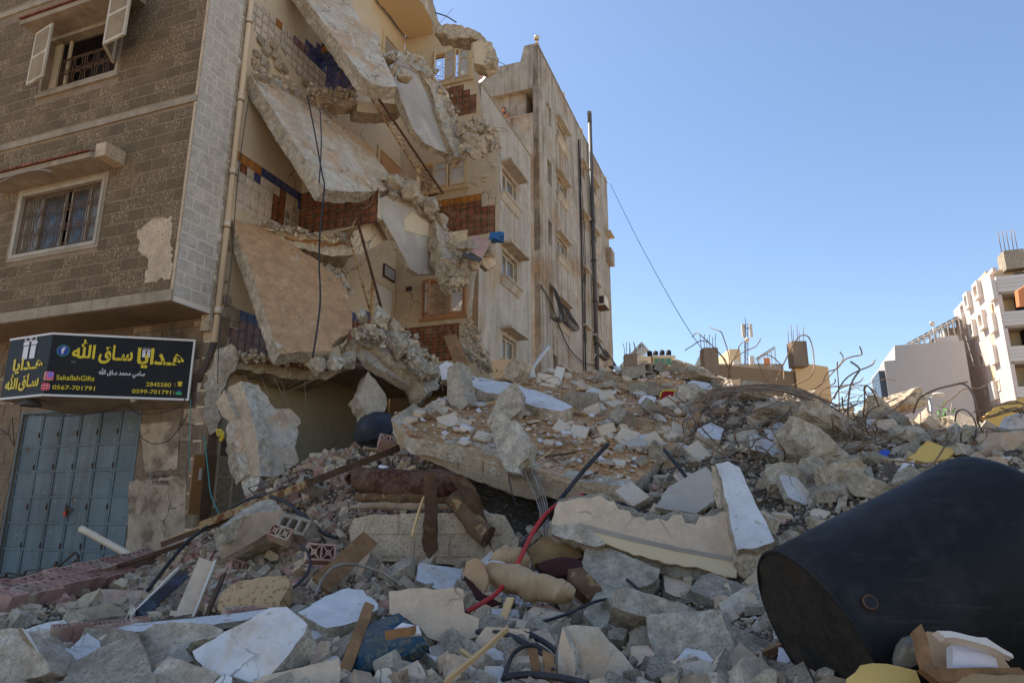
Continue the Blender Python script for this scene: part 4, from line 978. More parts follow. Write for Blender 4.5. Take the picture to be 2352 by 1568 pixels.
railing((867,223,13.1),(1018,445,14.7),(845,214,13.0),(986,440,14.6), 9, 'long rusty scrollwork stair railing slanting down to the second floor window')
railing((819,500,13.0),(877,712,13.9),(800,539,12.9),(852,721,13.8), 6, 'rusty scrollwork railing dropping towards the first floor door')
railing((770,484,12.9),(859,467,13.6),(758,528,12.8),(868,500,13.6), 4, 'short rusty scrollwork railing on the second floor half landing', 'rust_dark')
railing((783,167,12.9),(803,158,13.3),(791,202,12.9),(824,182,13.3), 1, 'bent scrap of rusty railing on the third floor half landing', 'rust_dark')
railing((1015,443,14.7),(985,450,15.0),(1012,472,14.7),(978,480,15.0), 2, 'broken railing end at the foot of the long rusty railing')
# loose lumps hanging on torn edges
LUMPS = []; FL = []
for i in range(10):
    sub = lump(40+i, (1, 1, 1), 10, 3, .075, fr=2.6); sub.materials.append(MATS['concrete']); LUMPS.append(sub)
def chunk(x, y, Y, s, lab, grp, m=None, i=None, name='concrete_chunk', cat='rubble', sq=(1,1,1)):
    me = LUMPS[i if i is not None else R.randrange(10)]
    if m:
        key = (me.name, m)
        if key not in _bm: q = me.copy(); q.materials.clear(); q.materials.append(MATS[m]); _bm[key] = q
        me = _bm[key]
    mw = Matrix.Translation(P(x, y, Y)) @ Matrix.Rotation(R.uniform(0,6.28), 4, V((R.uniform(-1,1), R.uniform(-1,1), R.uniform(-1,1))).normalized()) @ Matrix.Diagonal((s*sq[0], s*sq[1]*R.uniform(.55,1), s*sq[2]*R.uniform(.45,.85), 1)) @ Matrix.Scale(.85, 4)
    return inst(name, me, mw, None, lab, cat, grp)
for (x, y, Y, s) in ((930,178,13.2,.42), (905,160,13.0,.32), (880,148,12.9,.22), (1060,300,15.1,.4), (1085,325,15.0,.55), (1110,340,15.1,.5), (1095,300,15.2,.45), (1120,320,15.2,.4), (1075,340,14.9,.38), (1060,345,14.8,.3), (1105,285,15.4,.35), (1130,300,15.4,.3), (1090,355,14.8,.35), (1038,88,15.1,.3)):
    FL.append((chunk(x, y, Y, s, None, 'lumps on the upper flight', 'concrete_dust'), 'jagged concrete lump on the upper stair flight', s))
for (x, y, Y, s) in ((1035,606,14.6,.5), (1050,625,14.5,.45), (1060,650,14.4,.4), (1045,648,14.3,.35), (1075,570,14.9,.5), (1095,585,15,.45), (1120,575,15.1,.4), (1085,610,14.8,.38), (1105,600,15,.3), (1010,500,14.9,.4), (985,475,14.6,.45), (940,440,14.0,.5), (905,420,13.6,.4), (960,455,14.2,.42)):
    FL.append((chunk(x, y, Y, s, None, 'lumps on the middle flight', 'concrete_dust'), 'jagged concrete lump on the middle stair flight', s))
for (x, y, Y, s) in ((832,728,12.7,.3), (875,735,12.7,.5), (850,755,12.5,.3), (905,775,12.9,.4), (800,830,12.2,.4), (730,838,12.0,.55), (770,835,12.0,.4), (940,815,13,.45), (965,840,13,.4), (990,860,12.9,.4), (870,770,12.6,.35), (920,800,12.9,.4), (905,750,12.9,.34), (950,790,13.2,.3)):
    FL.append((chunk(x, y, Y, s, None, 'lumps on the lowest flight'), 'rough concrete lump on the lowest stair flight', s))
# loose floor pieces on the second floor right edge
slab('floor_panel', [(1030,534),(1073,528),(1071,575),(1040,572)], None, .05, ['tan_patch','concrete','concrete'], 'tan marble panel leaning on the broken second floor edge', 'panel', .1, .01, .003, .01, pl=vpl(1030,15.2,1075,15.2,550))
slab('floor_panel', [(1066,570),(1086,540),(1128,550),(1105,592)], [(1066,570,14.9),(1086,540,15.3),(1128,550,15.0)], .05, ['pink_pale','concrete','concrete'], 'pinkish tiled panel tipped over the broken second floor edge', 'panel', .1, .01, .003, .01)
slab('floor_panel', [(1093,572),(1135,580),(1140,610),(1120,620),(1100,600)], None, .2, ['plaster_tan','concrete','concrete'], 'cracked plaster lump at the wall end below the blue bag', 'panel', .08, .03, .01, .03, pl=vpl(1090,15.0,1140,15.2,590))
slab('bent_sheet', [(1064,578),(1085,582),(1108,592),(1104,600),(1080,594),(1062,586)], [(1064,578,14.6),(1108,592,14.7),(1085,582,14.9)], .02, ['dark_metal']*3, 'bent dark metal strip under the pinkish panel', 'metal sheet', .08, .01, .004, 0)
me = lump(77, (.35,.25,.18), 3, 2, .12); me.materials.append(MATS['blue_plastic']); inst('plastic_bag', me, Matrix.Translation(P(1140,545,15.1)), None, 'crumpled bright blue plastic bag on the second floor edge', 'bag')
# plank leaning at the first floor window wall
def plank(p, q, w, t, m, label, name='plank', cat='plank', up=UP, grp=None):
    mb = MB(); p, q = V(p), V(q); n = 5; d = (q-p).normalized(); x = d.cross(up).normalized(); y = x.cross(d); vs = []; 
    for i in range(n+1):
        c = p.lerp(q, i/n) + x*R.uniform(-.004,.004) + y*R.uniform(-.003,.003)
        e = R.uniform(-.03,.03) if i in (0, n) else 0
        for sx, sy in ((-1,-1), (1,-1), (1,1), (-1,1)): vs.append(c + x*sx*w/2 + y*sy*t/2 + d*e*sx)
    fs = [(3,2,1,0), tuple(4*n+k for k in range(4))]
    for i in range(n):
        for k in range(4): fs.append((4*i+k, 4*i+(k+1)%4, 4*i+4+(k+1)%4, 4*i+4+k))
    mb.add(vs, fs); return mb.build(name, m, None, label, cat, grp)
plank(P(1033,770,13.6), P(1062,840,13.2), .28, .03, 'wood', 'brown board leaning against the first floor tiles', up=V((.3,-1,.3)))
# wall fragment with block face, left of the dark room
slab('wall_fragment', [(553,880),(594,883),(614,909),(631,936),(664,939),(690,962),(684,1002),(677,1028),(687,1058),(644,1094),(601,1100),(560,1092),(545,1050),(536,1000)], [(558,880,11.4),(690,962,11.9),(601,1097,10.9)], .3, ['slab_top','concrete','concrete'], 'upright cracked grey wall fragment left of the dark room', 'wall fragment', .09, .05, .02, .05)
o, pl = slab('wall_fragment', [(524,890),(552,876),(575,940),(590,1010),(598,1092),(556,1096),(538,1050),(536,985),(540,960)], [(527,890,11.3),(565,910,11.05),(590,1090,10.7)], .25, ['facade_pale','concrete','concrete'], 'narrow block-faced wall fragment propped on the grey one', 'wall fragment', .09, .04, .006, .04)
slab('wall_fragment', [(497,925),(515,894),(541,955),(538,972),(512,958)], [(497,925,11.3),(515,895,11.2),(540,965,11.0)], .2, ['facade_pale','concrete','concrete'], 'small triangular block-faced wall fragment beside the stump', 'wall fragment', .08, .03, .006, .03)
slab('wall_fragment', [(541,1095),(598,1092),(590,1120),(580,1140),(562,1135),(556,1110)], [(541,1095,10.9),(598,1092,10.7),(570,1135,10.6)], .25, ['concrete']*3, 'rough concrete stub under the narrow block-faced fragment', 'wall fragment', .08, .04, .03, .05)
slab('wall_fragment', [(846,852),(862,872),(885,905),(893,930),(868,955),(840,950),(818,910),(838,880)], [(846,852,12.6),(893,930,12.6),(818,910,12.2)], .3, ['facade_pale','concrete','concrete'], 'tan wall fragment tipped on its corner in the dark room', 'wall fragment', .09, .04, .01, .04)
# rear room: partition closing the dark ground floor
mb = MB(); q = W.off(-1.2); mb.pbox(q, -.3, 3.4, 0, 5.2, -.1, 0); mb.build('rear_partition', 'plaster_cream', ruin)
# first-floor slab and side wall added to darken the hall behind the lowest flight
zs = 4.1; mb = MB(); a_, b_ = LZ.pt(2.6, zs, .01), LZ.pt(7.25, zs, .01)
mb.prism([a_, b_, b_+eR*3.0, LZ.pt(4.6, zs, .01)+eR*3.0, LZ.pt(3.4, zs, .01)+eR*1.2], UP*.2); mb.build('hall_shade_slab', 'underside', ruin)
mb = MB(); mb.box(LZ.pt(5.0, 0, 2.9), eF*2.2, eR*.12, UP*(zs-.01)); mb.build('hall_shade_wall', 'plaster_cream', ruin)
# ================================================================== neighbouring blocks behind the ruin
BP = Plane(P(1165, 600, 22.8), eF, UP, eR); BP.o.z = 0
def rq(pl, xl, yt, yb, xr):
    a0, b1 = pl.uv(xl, yt); b0 = pl.uv(xl, yb)[1]; a1 = pl.uv(xr, (yt+yb)/2 + (xr-xl)*.8)[0]; return a0, a1, b0, b1
bB_ = thing('plaster_block', 'stained plaster block with three sliding windows directly behind the ruin', 'building', BP.pt(0, 0))
aL, aR_ = BP.uv(1100, 600)[0], BP.uv(1220, 600)[0]; bT0 = BP.uv(1112, 218)[1]; bT1 = BP.uv(1218, 348)[1]; bT = (bT0+bT1)/2
bw_ = [rq(BP, 1154, 386, 440, 1186), rq(BP, 1154, 573, 631, 1188), rq(BP, 1154, 768, 822, 1186)]
mb = plate(BP, rect(aL, aR_, 0, bT), .25, .5, 0, 0, 0, [rect(*q) for q in bw_]); mb.build('side_wall', ['b_plaster']*3, bB_)
BFp = Plane(BP.pt(aL, 0), eR, UP, -eF); mb = MB(); mb.pbox(BFp, -5.5, -.002, 0, bT, -.25, 0); mb.build('front_wall', 'b_plaster', bB_)
mb = MB(); mb.pbox(BP, aL, aR_, 0, bT-1.0, -5.4, -.9); mb.build('core', 'b_plaster', bB_)
mb = MB(); mb.pbox(BP, aL-.02, aR_+.02, bT+.001, bT+.07, -.28, .03); mb.build('coping', 'roof_grey', bB_)
mb = MB(); q = Plane(BP.pt(aR_, 0), -eR, UP, eF); mb.pbox(BFp, -5.5, -.26, 0, bT, -(aR_-aL), -(aR_-aL)+.2); mb.build('far_wall', 'b_plaster', bB_)
def sliding(parent, pl, r, can=True, frame='frame_white', cage=False, sill=True, d=-.16, canm='c_trim', glass='pane_grey', cp=.27):
    a0, a1, b0, b1 = r; t = .05; mb = MB()
    for q in ((a0, a1, b1-t, b1), (a0, a1, b0, b0+t), (a0, a0+t, b0+t, b1-t), (a1-t, a1, b0+t, b1-t)): mb.pbox(pl, *q, d-.03, d+.03)
    w_ = mb.build('window', frame, parent)
    m = (a0+a1)/2
    mb = MB(); mb.pbox(pl, a0+t, m, b0+t, b1-t, d-.02, d-.01); mb.build('pane', glass, w_)
    mb = MB(); mb.pbox(pl, m, a1-t, b0+t, b1-t, d-.005, d+.005); mb.build('pane', 'pane_grey', w_)
    mb = MB(); mb.pbox(pl, m-.03, m+.03, b0+t, b1-t, d-.03, d+.032); mb.build('mullion', frame, w_)
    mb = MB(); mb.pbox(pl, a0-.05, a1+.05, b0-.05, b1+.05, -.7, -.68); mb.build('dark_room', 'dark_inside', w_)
    if can:
        mb = MB(); mb.pbox(pl, a0-.2, a1+.25, b1+.16, b1+.25, .002, cp); mb.build('canopy', canm, parent)
    if sill:
        mb = MB(); prof = [(.002, -.38), (.05, -.36), (.14, -.14), (.20, -.10), (.20, -.03), (.002, -.03)]
        mb.prism([pl.pt(a0-.18, b0+q[1], q[0]) for q in prof], pl.u*(a1-a0+.36)); mb.build('sill', canm, parent)
    if cage:
        mb = MB(); n = int((a1-a0+.3)/.11)
        for i in range(n+1):
            a = a0-.1+(a1-a0+.25)*i/n
            pts = [pl.pt(a, b1+.1, .03), pl.pt(a, b1-.3, .22), pl.pt(a, b0+.25, .5), pl.pt(a, b0+.02, .56), pl.pt(a, b0-.08, .42), pl.pt(a, b0-.06, .03)]
            mb.tube(spline(pts, 3), .012, 4)
        for b_, dd in ((b1-.1, .12), ((b0+b1)/2, .38), (b0+.1, .54)): mb.bar(pl.pt(a0-.1, b_, dd), pl.pt(a1+.15, b_, dd), .016)
        mb.build('window_cage', 'dark_metal', parent)
for r in bw_: sliding(bB_, BP, r, canm='b_plaster', cp=.42)

CP = Plane(P(1290, 435, 33.5), eF, UP, eR); CP.o.z = 0
cC = CP.uv(1238, 300)[0]; cE = CP.uv(1402, 640)[0]; cT = CP.uv(1241, 118)[1]
tower = thing('tall_plaster_block', 'tall stained cream apartment block with globe lamps on its roof', 'building', CP.pt(cC, 0))
col1 = [rq(CP, 1279, 278, 309, 1300), rq(CP, 1280, 402, 439, 1301), rq(CP, 1281, 542, 581, 1302), rq(CP, 1282, 693, 737, 1304), rq(CP, 1283, 850, 890, 1305)]
col0 = [rq(CP, 1255, 232, 275, 1266), rq(CP, 1257, 362, 416, 1267), rq(CP, 1259, 503, 557, 1268), rq(CP, 1262, 655, 727, 1271), rq(CP, 1270, 812, 860, 1280)]
col2 = [rq(CP, 1333, 377, 398, 1343), rq(CP, 1335, 494, 515, 1345), rq(CP, 1337, 621, 645, 1346), rq(CP, 1339, 756, 782, 1348)]
col3 = [rq(CP, 1356, 412, 440, 1369), rq(CP, 1358, 527, 552, 1371), rq(CP, 1360, 650, 678, 1372), rq(CP, 1362, 778, 812, 1376)]
allw = col1+col0+col2+col3
mb = plate(CP, rect(cC, cE, 0, cT), .3, .9, 0, 0, 0, [rect(*q) for q in allw]); mb.build('side_wall', ['c_plaster']*3, tower)
for i, r in enumerate(col1): sliding(tower, CP, r, cage=(i == 3))
for i, r in enumerate(col0): sliding(tower, CP, r, can=False, sill=False, cage=(i == 3), d=-.22, frame='c_trim', glass='pane_grey')
for r in col2: sliding(tower, CP, r, sill=False, cp=.3)
for i, r in enumerate(col3): sliding(tower, CP, r, cage=(i == 3))
sliding(tower, CP, rq(CP, 1388, 805, 838, 1395), can=False, cage=True)
CFp = Plane(CP.pt(cC, 0), eR, UP, -eF)
bal_t = CFp.uv(1222, 202)[1]; bal_b = CFp.uv(1224, 262)[1]; rt = CFp.uv(1160, 150)[1]; px_l = CFp.uv(1060, 300)[0]; bal_r = CFp.uv(1224, 230)[0]
pil = CFp.uv(1230, 300)[0]
mb = plate(CFp, [(px_l-3, 0), (-.002, 0), (-.002, cT+.25), (-.75, cT+.25), (-.95, rt), (px_l-3, rt)], .3, .9, 0, 0, 0, [rect(px_l-2, bal_r, bal_b, bal_t)]); mb.build('front_wall', ['c_plaster']*3, tower)
mb = MB(); mb.pbox(CFp, px_l-2.2, bal_r+.2, bal_b-1, bal_t+.6, -2.0, -1.9); mb.build('balcony_back_wall', 'c_plaster', tower)
mb = MB(); mb.pbox(CFp, px_l-2.2, bal_r+.2, bal_t+.002, bal_t+.2, -1.9, -.3); mb.build('balcony_ceiling', 'c_trim', tower)
mb = MB(); mb.pbox(CFp, px_l-2.2, bal_r+.2, bal_b-1.2, bal_b-1.0, -1.9, -.3); mb.build('balcony_floor', 'c_trim', tower)
mb = MB(); mb.pbox(CFp, bal_r+.002, bal_r+.2, bal_b-1, bal_t, -1.9, -.3); mb.build('balcony_cheek', 'c_plaster', tower)
mb = MB(); mb.pbox(CFp, bal_r-2.6, bal_r-.8, bal_b-.9, bal_b+.25, -1.895, -1.85); mb.build('balcony_window', 'frame_white', tower)
mb = MB(); mb.pbox(CFp, px_l-2, bal_r, bal_b+.002, bal_b+.05, -.3, .04); mb.build('balcony_coping', 'c_trim', tower)
mb = MB(); mb.pbox(CP, cC+.3, cE-.1, 0, cT-1.2, -9, -.75) ; mb.build('core', 'c_plaster', tower)
mb = MB(); mb.pbox(CP, cC, cE, cT+.001, cT+.10, -.32, .04); mb.build('coping', 'roof_grey', tower)
for i, (x, y) in enumerate(((1397,585),)):
    q = CP.uv(x-3, y); mb = MB(); mb.pbox(CP, cE-1.2, cE, q[1]-.6, q[1]+.4, .002, .35); mb.build('end_balcony', 'c_plaster', tower)
    mb = MB(); mb.pbox(CP, cE-1.3, cE+.1, q[1]+1.5, q[1]+1.6, .002, .4); mb.build('end_canopy', 'c_trim', tower)
for lb, (x, y) in zip(('above the pillar corner', 'second along the parapet', 'left of the tall vent pipe', 'at the far end of the parapet'), ((1238,104), (1297,212), (1338,294), (1393,403))):
    a = CP.uv(x, y+10)[0]; c = CP.pt(a, cT+.1 + (.28 if x == 1238 else 0), -.12); g = thing('globe_lamp', 'cream globe lamp on the tall roof, ' + lb, 'lamp', c, 'globe lamps on the roof')
    mb = MB(); mb.tube([c, c+UP*.14], .07, 8); mb.build('post', 'frame_white', g); mb = MB(); mb.ball(c+UP*.27, .15, 14, 9); mb.build('globe', 'lamp_globe', g); mb = MB(); mb.tube([c+UP*.13, c+UP*.16], .1, 10); mb.build('collar', 'dark_metal', g)
# vent pipe and cable bundle on the tall block
va, vb = CP.uv(1349, 285), CP.uv(1366, 880); vp = thing('vent_pipe', 'tall dark vent pipe with hooked top on the cream block', 'pipe', CP.pt(vb[0], 0, .2))
am = CP.uv(1357, 600)[0]
mb = MB(); mb.tube([CP.pt(am, 0, .2), CP.pt(am, va[1], .2)], .13, 12); mb.build('pipe_run', 'pipe_dark', vp)
mb = MB(); mb.tube([CP.pt(am, va[1]-.1, .2), CP.pt(am, va[1]+.25, .2), CP.pt(am-.08, va[1]+.45, .22), CP.pt(am-.3, va[1]+.55, .25)], .14, 12, cap=True); mb.build('hooked_end', 'pipe_dark', vp)
for k in range(7):
    z = 3+k*2.6; mb = MB(); mb.tube([CP.pt(am, z, .2), CP.pt(am, z+.15, .2)], .16, 10); mb.build('clamp', 'dark_metal', vp)
ca = CP.uv(1326, 320); 
for k in range(5):
    pts = [CP.pt(ca[0]+R.uniform(-.05,.05)+.12*k*(.4+.6*math.sin(j*1.3+k)) , ca[1]*(1-j/8)+3.2*j/8, .05+.03*k) for j in range(9)]
    mb = MB(); mb.tube(spline(pts, 4), .022, 5); mb.build('wall_cable', 'wire', None, 'black cable of the bundle hanging down the cream block', 'cable', 'cable bundle on the cream block')
pts = [CP.pt(CP.uv(1240,655)[0], CP.uv(1240,655)[1], .05), CP.pt(CP.uv(1262,700)[0], CP.uv(1262,700)[1], .1), CP.pt(CP.uv(1295,790)[0], CP.uv(1295,790)[1], .15), CP.pt(CP.uv(1330,830)[0], CP.uv(1330,830)[1], .15), CP.pt(am, CP.uv(1362,838)[1], .1)]
mb = MB(); mb.tube(spline(pts, 6), .03, 5); mb.build('wall_cable', 'wire', None, 'single drooping cable crossing the lower cream block', 'cable')
# air conditioner
q = CP.uv(1372, 695); ac = thing('air_conditioner', 'white air conditioner box right of the vent pipe', 'air conditioner', CP.pt(q[0], q[1]-.3, .3))
mb = MB(); mb.pbox(CP, q[0]-.4, q[0]+.7, q[1]-.3, q[1]+.35, .15, .55); mb.build('casing', 'ac_white', ac)
mb = MB(); mb.pbox(CP, q[0]-.41, q[0]-.402, q[1]-.2, q[1]+.28, .2, .5); mb.build('side_grille', 'dark_metal', ac)
mb = MB(); mb.pbox(CP, q[0]-.4, q[0]+.7, q[1]-.38, q[1]-.31, .01, .6); mb.build('bracket', 'rust_dark', ac)
# satellite dish on the plaster block roof
c = BP.pt(BP.uv(1116,205)[0], bT+.55, -.15); dish = thing('satellite_dish', 'pale pink satellite dish on the roof edge behind the ruin', 'satellite dish', c - UP*.5)
ax = (V((-.55,-.75,.35))).normalized(); x = ax.cross(UP).normalized(); y = x.cross(ax); mb = MB(); vs_ = []; fs_ = []
for i in range(5):
    for j in range(20):
        a = 2*math.pi*j/20; r = .44*i/4; vs_.append(c + (x*math.cos(a)*.8 + y*math.sin(a))*r + ax*(r*r*.5))
for i in range(4):
    for j in range(20): fs_.append((i*20+j, i*20+(j+1)%20, (i+1)*20+(j+1)%20, (i+1)*20+j))
mb.add(vs_, fs_, 0, True); mb.add([v-ax*.012 for v in vs_], [f[::-1] for f in fs_], 0, True); mb.build('reflector', 'dish_pink', dish)
mb = MB(); mb.bar(c-y*.4, c+ax*.45, .02); mb.ball(c+ax*.46, .05); mb.build('feed_arm', 'rust', dish); mb = MB(); mb.bar(c, c-UP*.55+eR*.02, .035); mb.build('mast', 'rust', dish)
# person on the balcony, leaning on the parapet with a phone
pp_ = hit(1156, 262, CFp.pt(0,0,-.12), CFp.n); z0 = bal_b
pt0 = V((pp_.x, pp_.y, z0))
sk = [(-.02,.18,-.85),(0,.16,-.1),(0,.10,.22),(0,.07,.42),(0,.04,.50),(.0,.0,.66),(-.20,.07,.38),(-.24,-.06,.14),(-.10,-.2,.12),(.20,.07,.38),(.24,-.08,.16),(.10,-.2,.22),(-.1,.2,-.9),(.1,.2,-.9)]
bm_ = bpy.data.meshes.new('person'); bm_.from_pydata([tuple(pt0 + eR*q[0] + eF*q[1] + UP*q[2]) for q in sk], [(0,1),(1,2),(2,3),(3,4),(4,5),(3,6),(6,7),(7,8),(3,9),(9,10),(10,11),(0,12),(0,13)], [])
po = bpy.data.objects.new('person', bm_); COL.objects.link(po); WL['person'] = V((0,0,0)); bm_.materials.append(MATS['shirt'])
tag(po, 'person leaning over the balcony parapet holding up a dark phone', 'person')
sm_ = po.modifiers.new('skin', 'SKIN'); ss_ = po.modifiers.new('sub', 'SUBSURF'); ss_.levels = ss_.render_levels = 1
rad = [.15,.15,.17,.10,.06,.10,.07,.05,.035,.07,.05,.035,.1,.1]
for i, r in enumerate(rad): bm_.skin_vertices[0].data[i].radius = (r, r); bm_.skin_vertices[0].data[i].use_root = (i == 0)
hd = pt0 + UP*.66 + eF*.0
mb = MB(); mb.ball(hd, .115, 14, 10, 0, (.85,.95,1.15)); mb.ball(hd-eF*.105-UP*.01, .022, 6, 5); mb.build('face', 'skin', po); 
mb = MB(); mb.ball(hd+UP*.035+eF*.02, .122, 14, 8, 0, (.9,1,1.02)); mb.build('hair', 'hair', po)
mb = MB(); mb.tube([pt0+eR*.20+eF*.07+UP*.36, pt0+eR*.245-eF*.08+UP*.16, pt0+eR*.10-eF*.21+UP*.23], [.055,.055,.045], 8); mb.tube([pt0-eR*.20+eF*.07+UP*.36, pt0-eR*.245-eF*.06+UP*.14, pt0-eR*.08-eF*.21+UP*.12], [.055,.055,.045], 8); mb.build('bare_arms', 'skin', po)
mb = MB(); ph = pt0+eR*.12-eF*.25+UP*.28; mb.box(ph-eR*.04-UP*.07, eR*.08, eF*.012, UP*.15+eR*.03); mb.build('mobile_phone', 'black', None, 'dark mobile phone held by the person on the balcony', 'phone')

# ================================================================== far background
def zpx(x, y): return (x/3.6413+1378.1, y/3.6413+717.8)
def fbox(name, x0, x1, yt, Y, dep, m, parent, zb=0.0, yb=None):
    a, b = P(x0, yt, Y), P(x1, yt, Y); z1 = a.z; z0 = zb if yb is None else P(x0, yb, Y).z
    mb = MB(); mb.box((a.x, Y, z0), (b.x-a.x, 0, 0), (0, dep, 0), (0, 0, z1-z0)); return mb.build(name, m, parent)
der = thing('cream_block', 'distant cream block with green louvre windows and Arabic name on its wall', 'building', P(1500, 1170, 120))
fbox('wall', 1463, 1495, 818, 120, 14, 'cream_wall', der); fbox('upper_wing', 1500, 1551, 820, 122, 12, 'cream_wall', der); fbox('lower_wing', 1430, 1463, 845, 121, 10, 'far_white', der)
fbox('roof_slab', 1499, 1552, 815.5, 121.5, 13, 'far_white', der, yb=819)
for x0, x1 in ((1503,1515), (1517,1527), (1529,1542)): fbox('louvre_window', x0, x1, 823, 121.9, .2, 'green_glass', der, yb=838)
dplane = Plane(P(1463, 845, 119.9), V((1,0,0)), UP)
a_, b_ = dplane.uv(*zpx(312, 420)), dplane.uv(*zpx(402, 398)); put_text(dplane, '\uFEF2\uFE91\uFEAD\uFEA9 \uFE93\uFEAD\uFE8E\uFEE4\uFECB', a_[0], b_[0], a_[1], b_[1], 'stencil', der, d=.05, bold=.02)
a_, b_ = dplane.uv(*zpx(335, 450)), dplane.uv(*zpx(372, 425)); put_text(dplane, '(1)', a_[0], b_[0], a_[1], b_[1], 'stencil', der, d=.05, bold=.02)
for i, x in enumerate((1492.5, 1506, 1521, 1536)):
    c = P(x, 817, 123); c.z = P(x, 815.5, 121.5).z; r = .47; lab = ('leftmost', 'second', 'third', 'rightmost')[i] + ' black water tank in the row on the cream block roof'
    t = thing('water_tank', lab, 'water tank', c, 'roof water tanks'); h = 1.0 if i < 2 else 1.15
    mb = MB(); mb.tube([c, c+UP*h*.3, c+UP*h*.32, c+UP*h*.62, c+UP*h*.64, c+UP*h, c+UP*(h+.12)], [r,r,r*1.04,r*1.04,r,r,r*.4], 14); mb.build('drum', 'tank_black', t)
    mb = MB(); mb.tube([c+UP*(h+.1), c+UP*(h+.2)], r*.35, 10); mb.build('lid', 'dark_metal', t)
def array(name, label, px, Ys, nx, ny, Yleg=None):
    q = [P(x, y, Y) for (x, y), Y in zip(px, Ys)]; t = thing(name, label, 'solar panels', V((q[0].x, q[0].y, 0)))
    nn = (q[1]-q[0]).cross(q[3]-q[0]).normalized()
    for i in range(nx):
        for j in range(ny):
            def bl(u, v): return q[0].lerp(q[1], u).lerp(q[3].lerp(q[2], u), v)
            g = .04; c = [bl((i+g)/nx, (j+g)/ny), bl((i+1-g)/nx, (j+g)/ny), bl((i+1-g)/nx, (j+1-g)/ny), bl((i+g)/nx, (j+1-g)/ny)]
            mb = MB(); mb.prism(c, nn*.05); mb.build('panel', 'solar', t)
    mb = MB(); s = (q[0]-q[2]).length/60
    for i in range(nx+1):
        a, b = q[0].lerp(q[1], i/nx), q[3].lerp(q[2], i/nx); mb.bar(a-nn*.1, b-nn*.1, s*.4)
        for p in (a, b):
            lo = V((p.x, p.y, min(v.z for v in q)-1.0)); mb.bar(p, lo, s*.5)
    for j in range(ny+1): mb.bar(q[0].lerp(q[3], j/ny)-nn*.12, q[1].lerp(q[2], j/ny)-nn*.12, s*.4)
    mb.build('rack', 'steel', t)
array('solar_array', 'tilted solar array on a steel rack left of the water tanks', [zpx(160,450), zpx(345,245), zpx(412,320), zpx(210,495)], (118,118,126,126), 6, 3)
array('solar_array', 'steep solar rack standing by the middle concrete pillar', [zpx(772,490), zpx(850,325), zpx(872,420), zpx(820,492)], (100,100,104,104), 4, 2)
array('solar_array', 'solar rack right of the antenna mast', [zpx(1300,385), zpx(1462,283), zpx(1455,300), zpx(1318,395)], (90,90,95,95), 5, 2)
# brown building with unfinished roof columns
br = thing('brown_block', 'low brown building with unfinished roof columns behind the rubble crest', 'building', P(1740, 1170, 26))
p0, p1 = P(*zpx(878,474), 25), P(*zpx(1625,448), 26.5); mb = MB(); d_ = p1-p0; d_.z = 0
mb.box((p0.x, p0.y, 0), d_, V((-d_.y, d_.x, 0)).normalized()*5, (0,0,(p0.z+p1.z)/2)); mb.build('wall', 'brown_wall', br)
p2, p3 = P(*zpx(1628,436), 26.4), P(*zpx(1903,428), 27.4); d_ = p3-p2; d_.z = 0; zb_ = P(*zpx(1880,735), 27).z
mb = MB(); mb.box((p2.x+.01, p2.y, zb_), d_, V((.30,.95,0))*4, (0,0,(p2.z+p3.z)/2-zb_)); mb.build('cantilever_bay', 'tan_wall', br)
def column(x0, x1, yt, yb, Y, rods, label):
    a, b = P(*zpx(x0, yt), Y), P(*zpx(x1, yt), Y); w_ = b.x-a.x; zb_ = P(*zpx(x0, yb), Y).z
    t = thing('concrete_column', label, 'column', V(((a.x+b.x)/2, Y, zb_)), 'unfinished roof columns')
    mb = MB(); mb.box((a.x, Y, zb_), (w_,0,0), (0,w_,0), (0,0,a.z-zb_)); mb.build('shaft', 'pillar', t)
    for i in range(6):
        x = a.x + w_*(.1+.8*(i%3)/2) + R.uniform(-.02,.02); y = Y+w_*(.15+.7*(i//3)); h = P(*zpx(x0, yt-rods), Y).z - a.z
        mb = MB(); mb.tube([(x,y,a.z-.05), (x+R.uniform(-.02,.03),y,a.z+h*.5), (x+R.uniform(-.05,.05),y,a.z+h*R.uniform(.75,1))], .012, 5); mb.build('starter_bar', 'rebar', t)
column(210,310,345,520,24.5,125,'grey concrete column with starter bars beside the cream block')
column(866,985,292,520,24.0,130,'grey concrete column with starter bars at the brown wall end')
column(1606,1726,237,445,26.0,145,'grey concrete column with starter bars on the tan bay')
hut = thing('roof_hut', 'pale stair hut and low parapet behind the brown building', 'building', P(*zpx(1120,440), 60)); fbox('hut_wall', *[zpx(x,0)[0] for x in (1080,1172)], zpx(0,305)[1], 60, 6, 'cream_wall', hut); fbox('parapet', *[zpx(x,0)[0] for x in (990,1530)], zpx(0,428)[1], 58, 10, 'roof_grey', hut)
fbox('cabinet', *[zpx(x,0)[0] for x in (1252,1290)], zpx(0,362)[1], 57.5, .3, 'far_white', hut, yb=zpx(0,430)[1]); fbox('cabinet', *[zpx(x,0)[0] for x in (1378,1420)], zpx(0,378)[1], 57.5, .3, 'orange_print', hut, yb=zpx(0,425)[1]); fbox('cabinet', *[zpx(x,0)[0] for x in (1115,1168)], zpx(0,402)[1], 57.4, .3, 'far_white', hut, yb=zpx(0,432)[1])
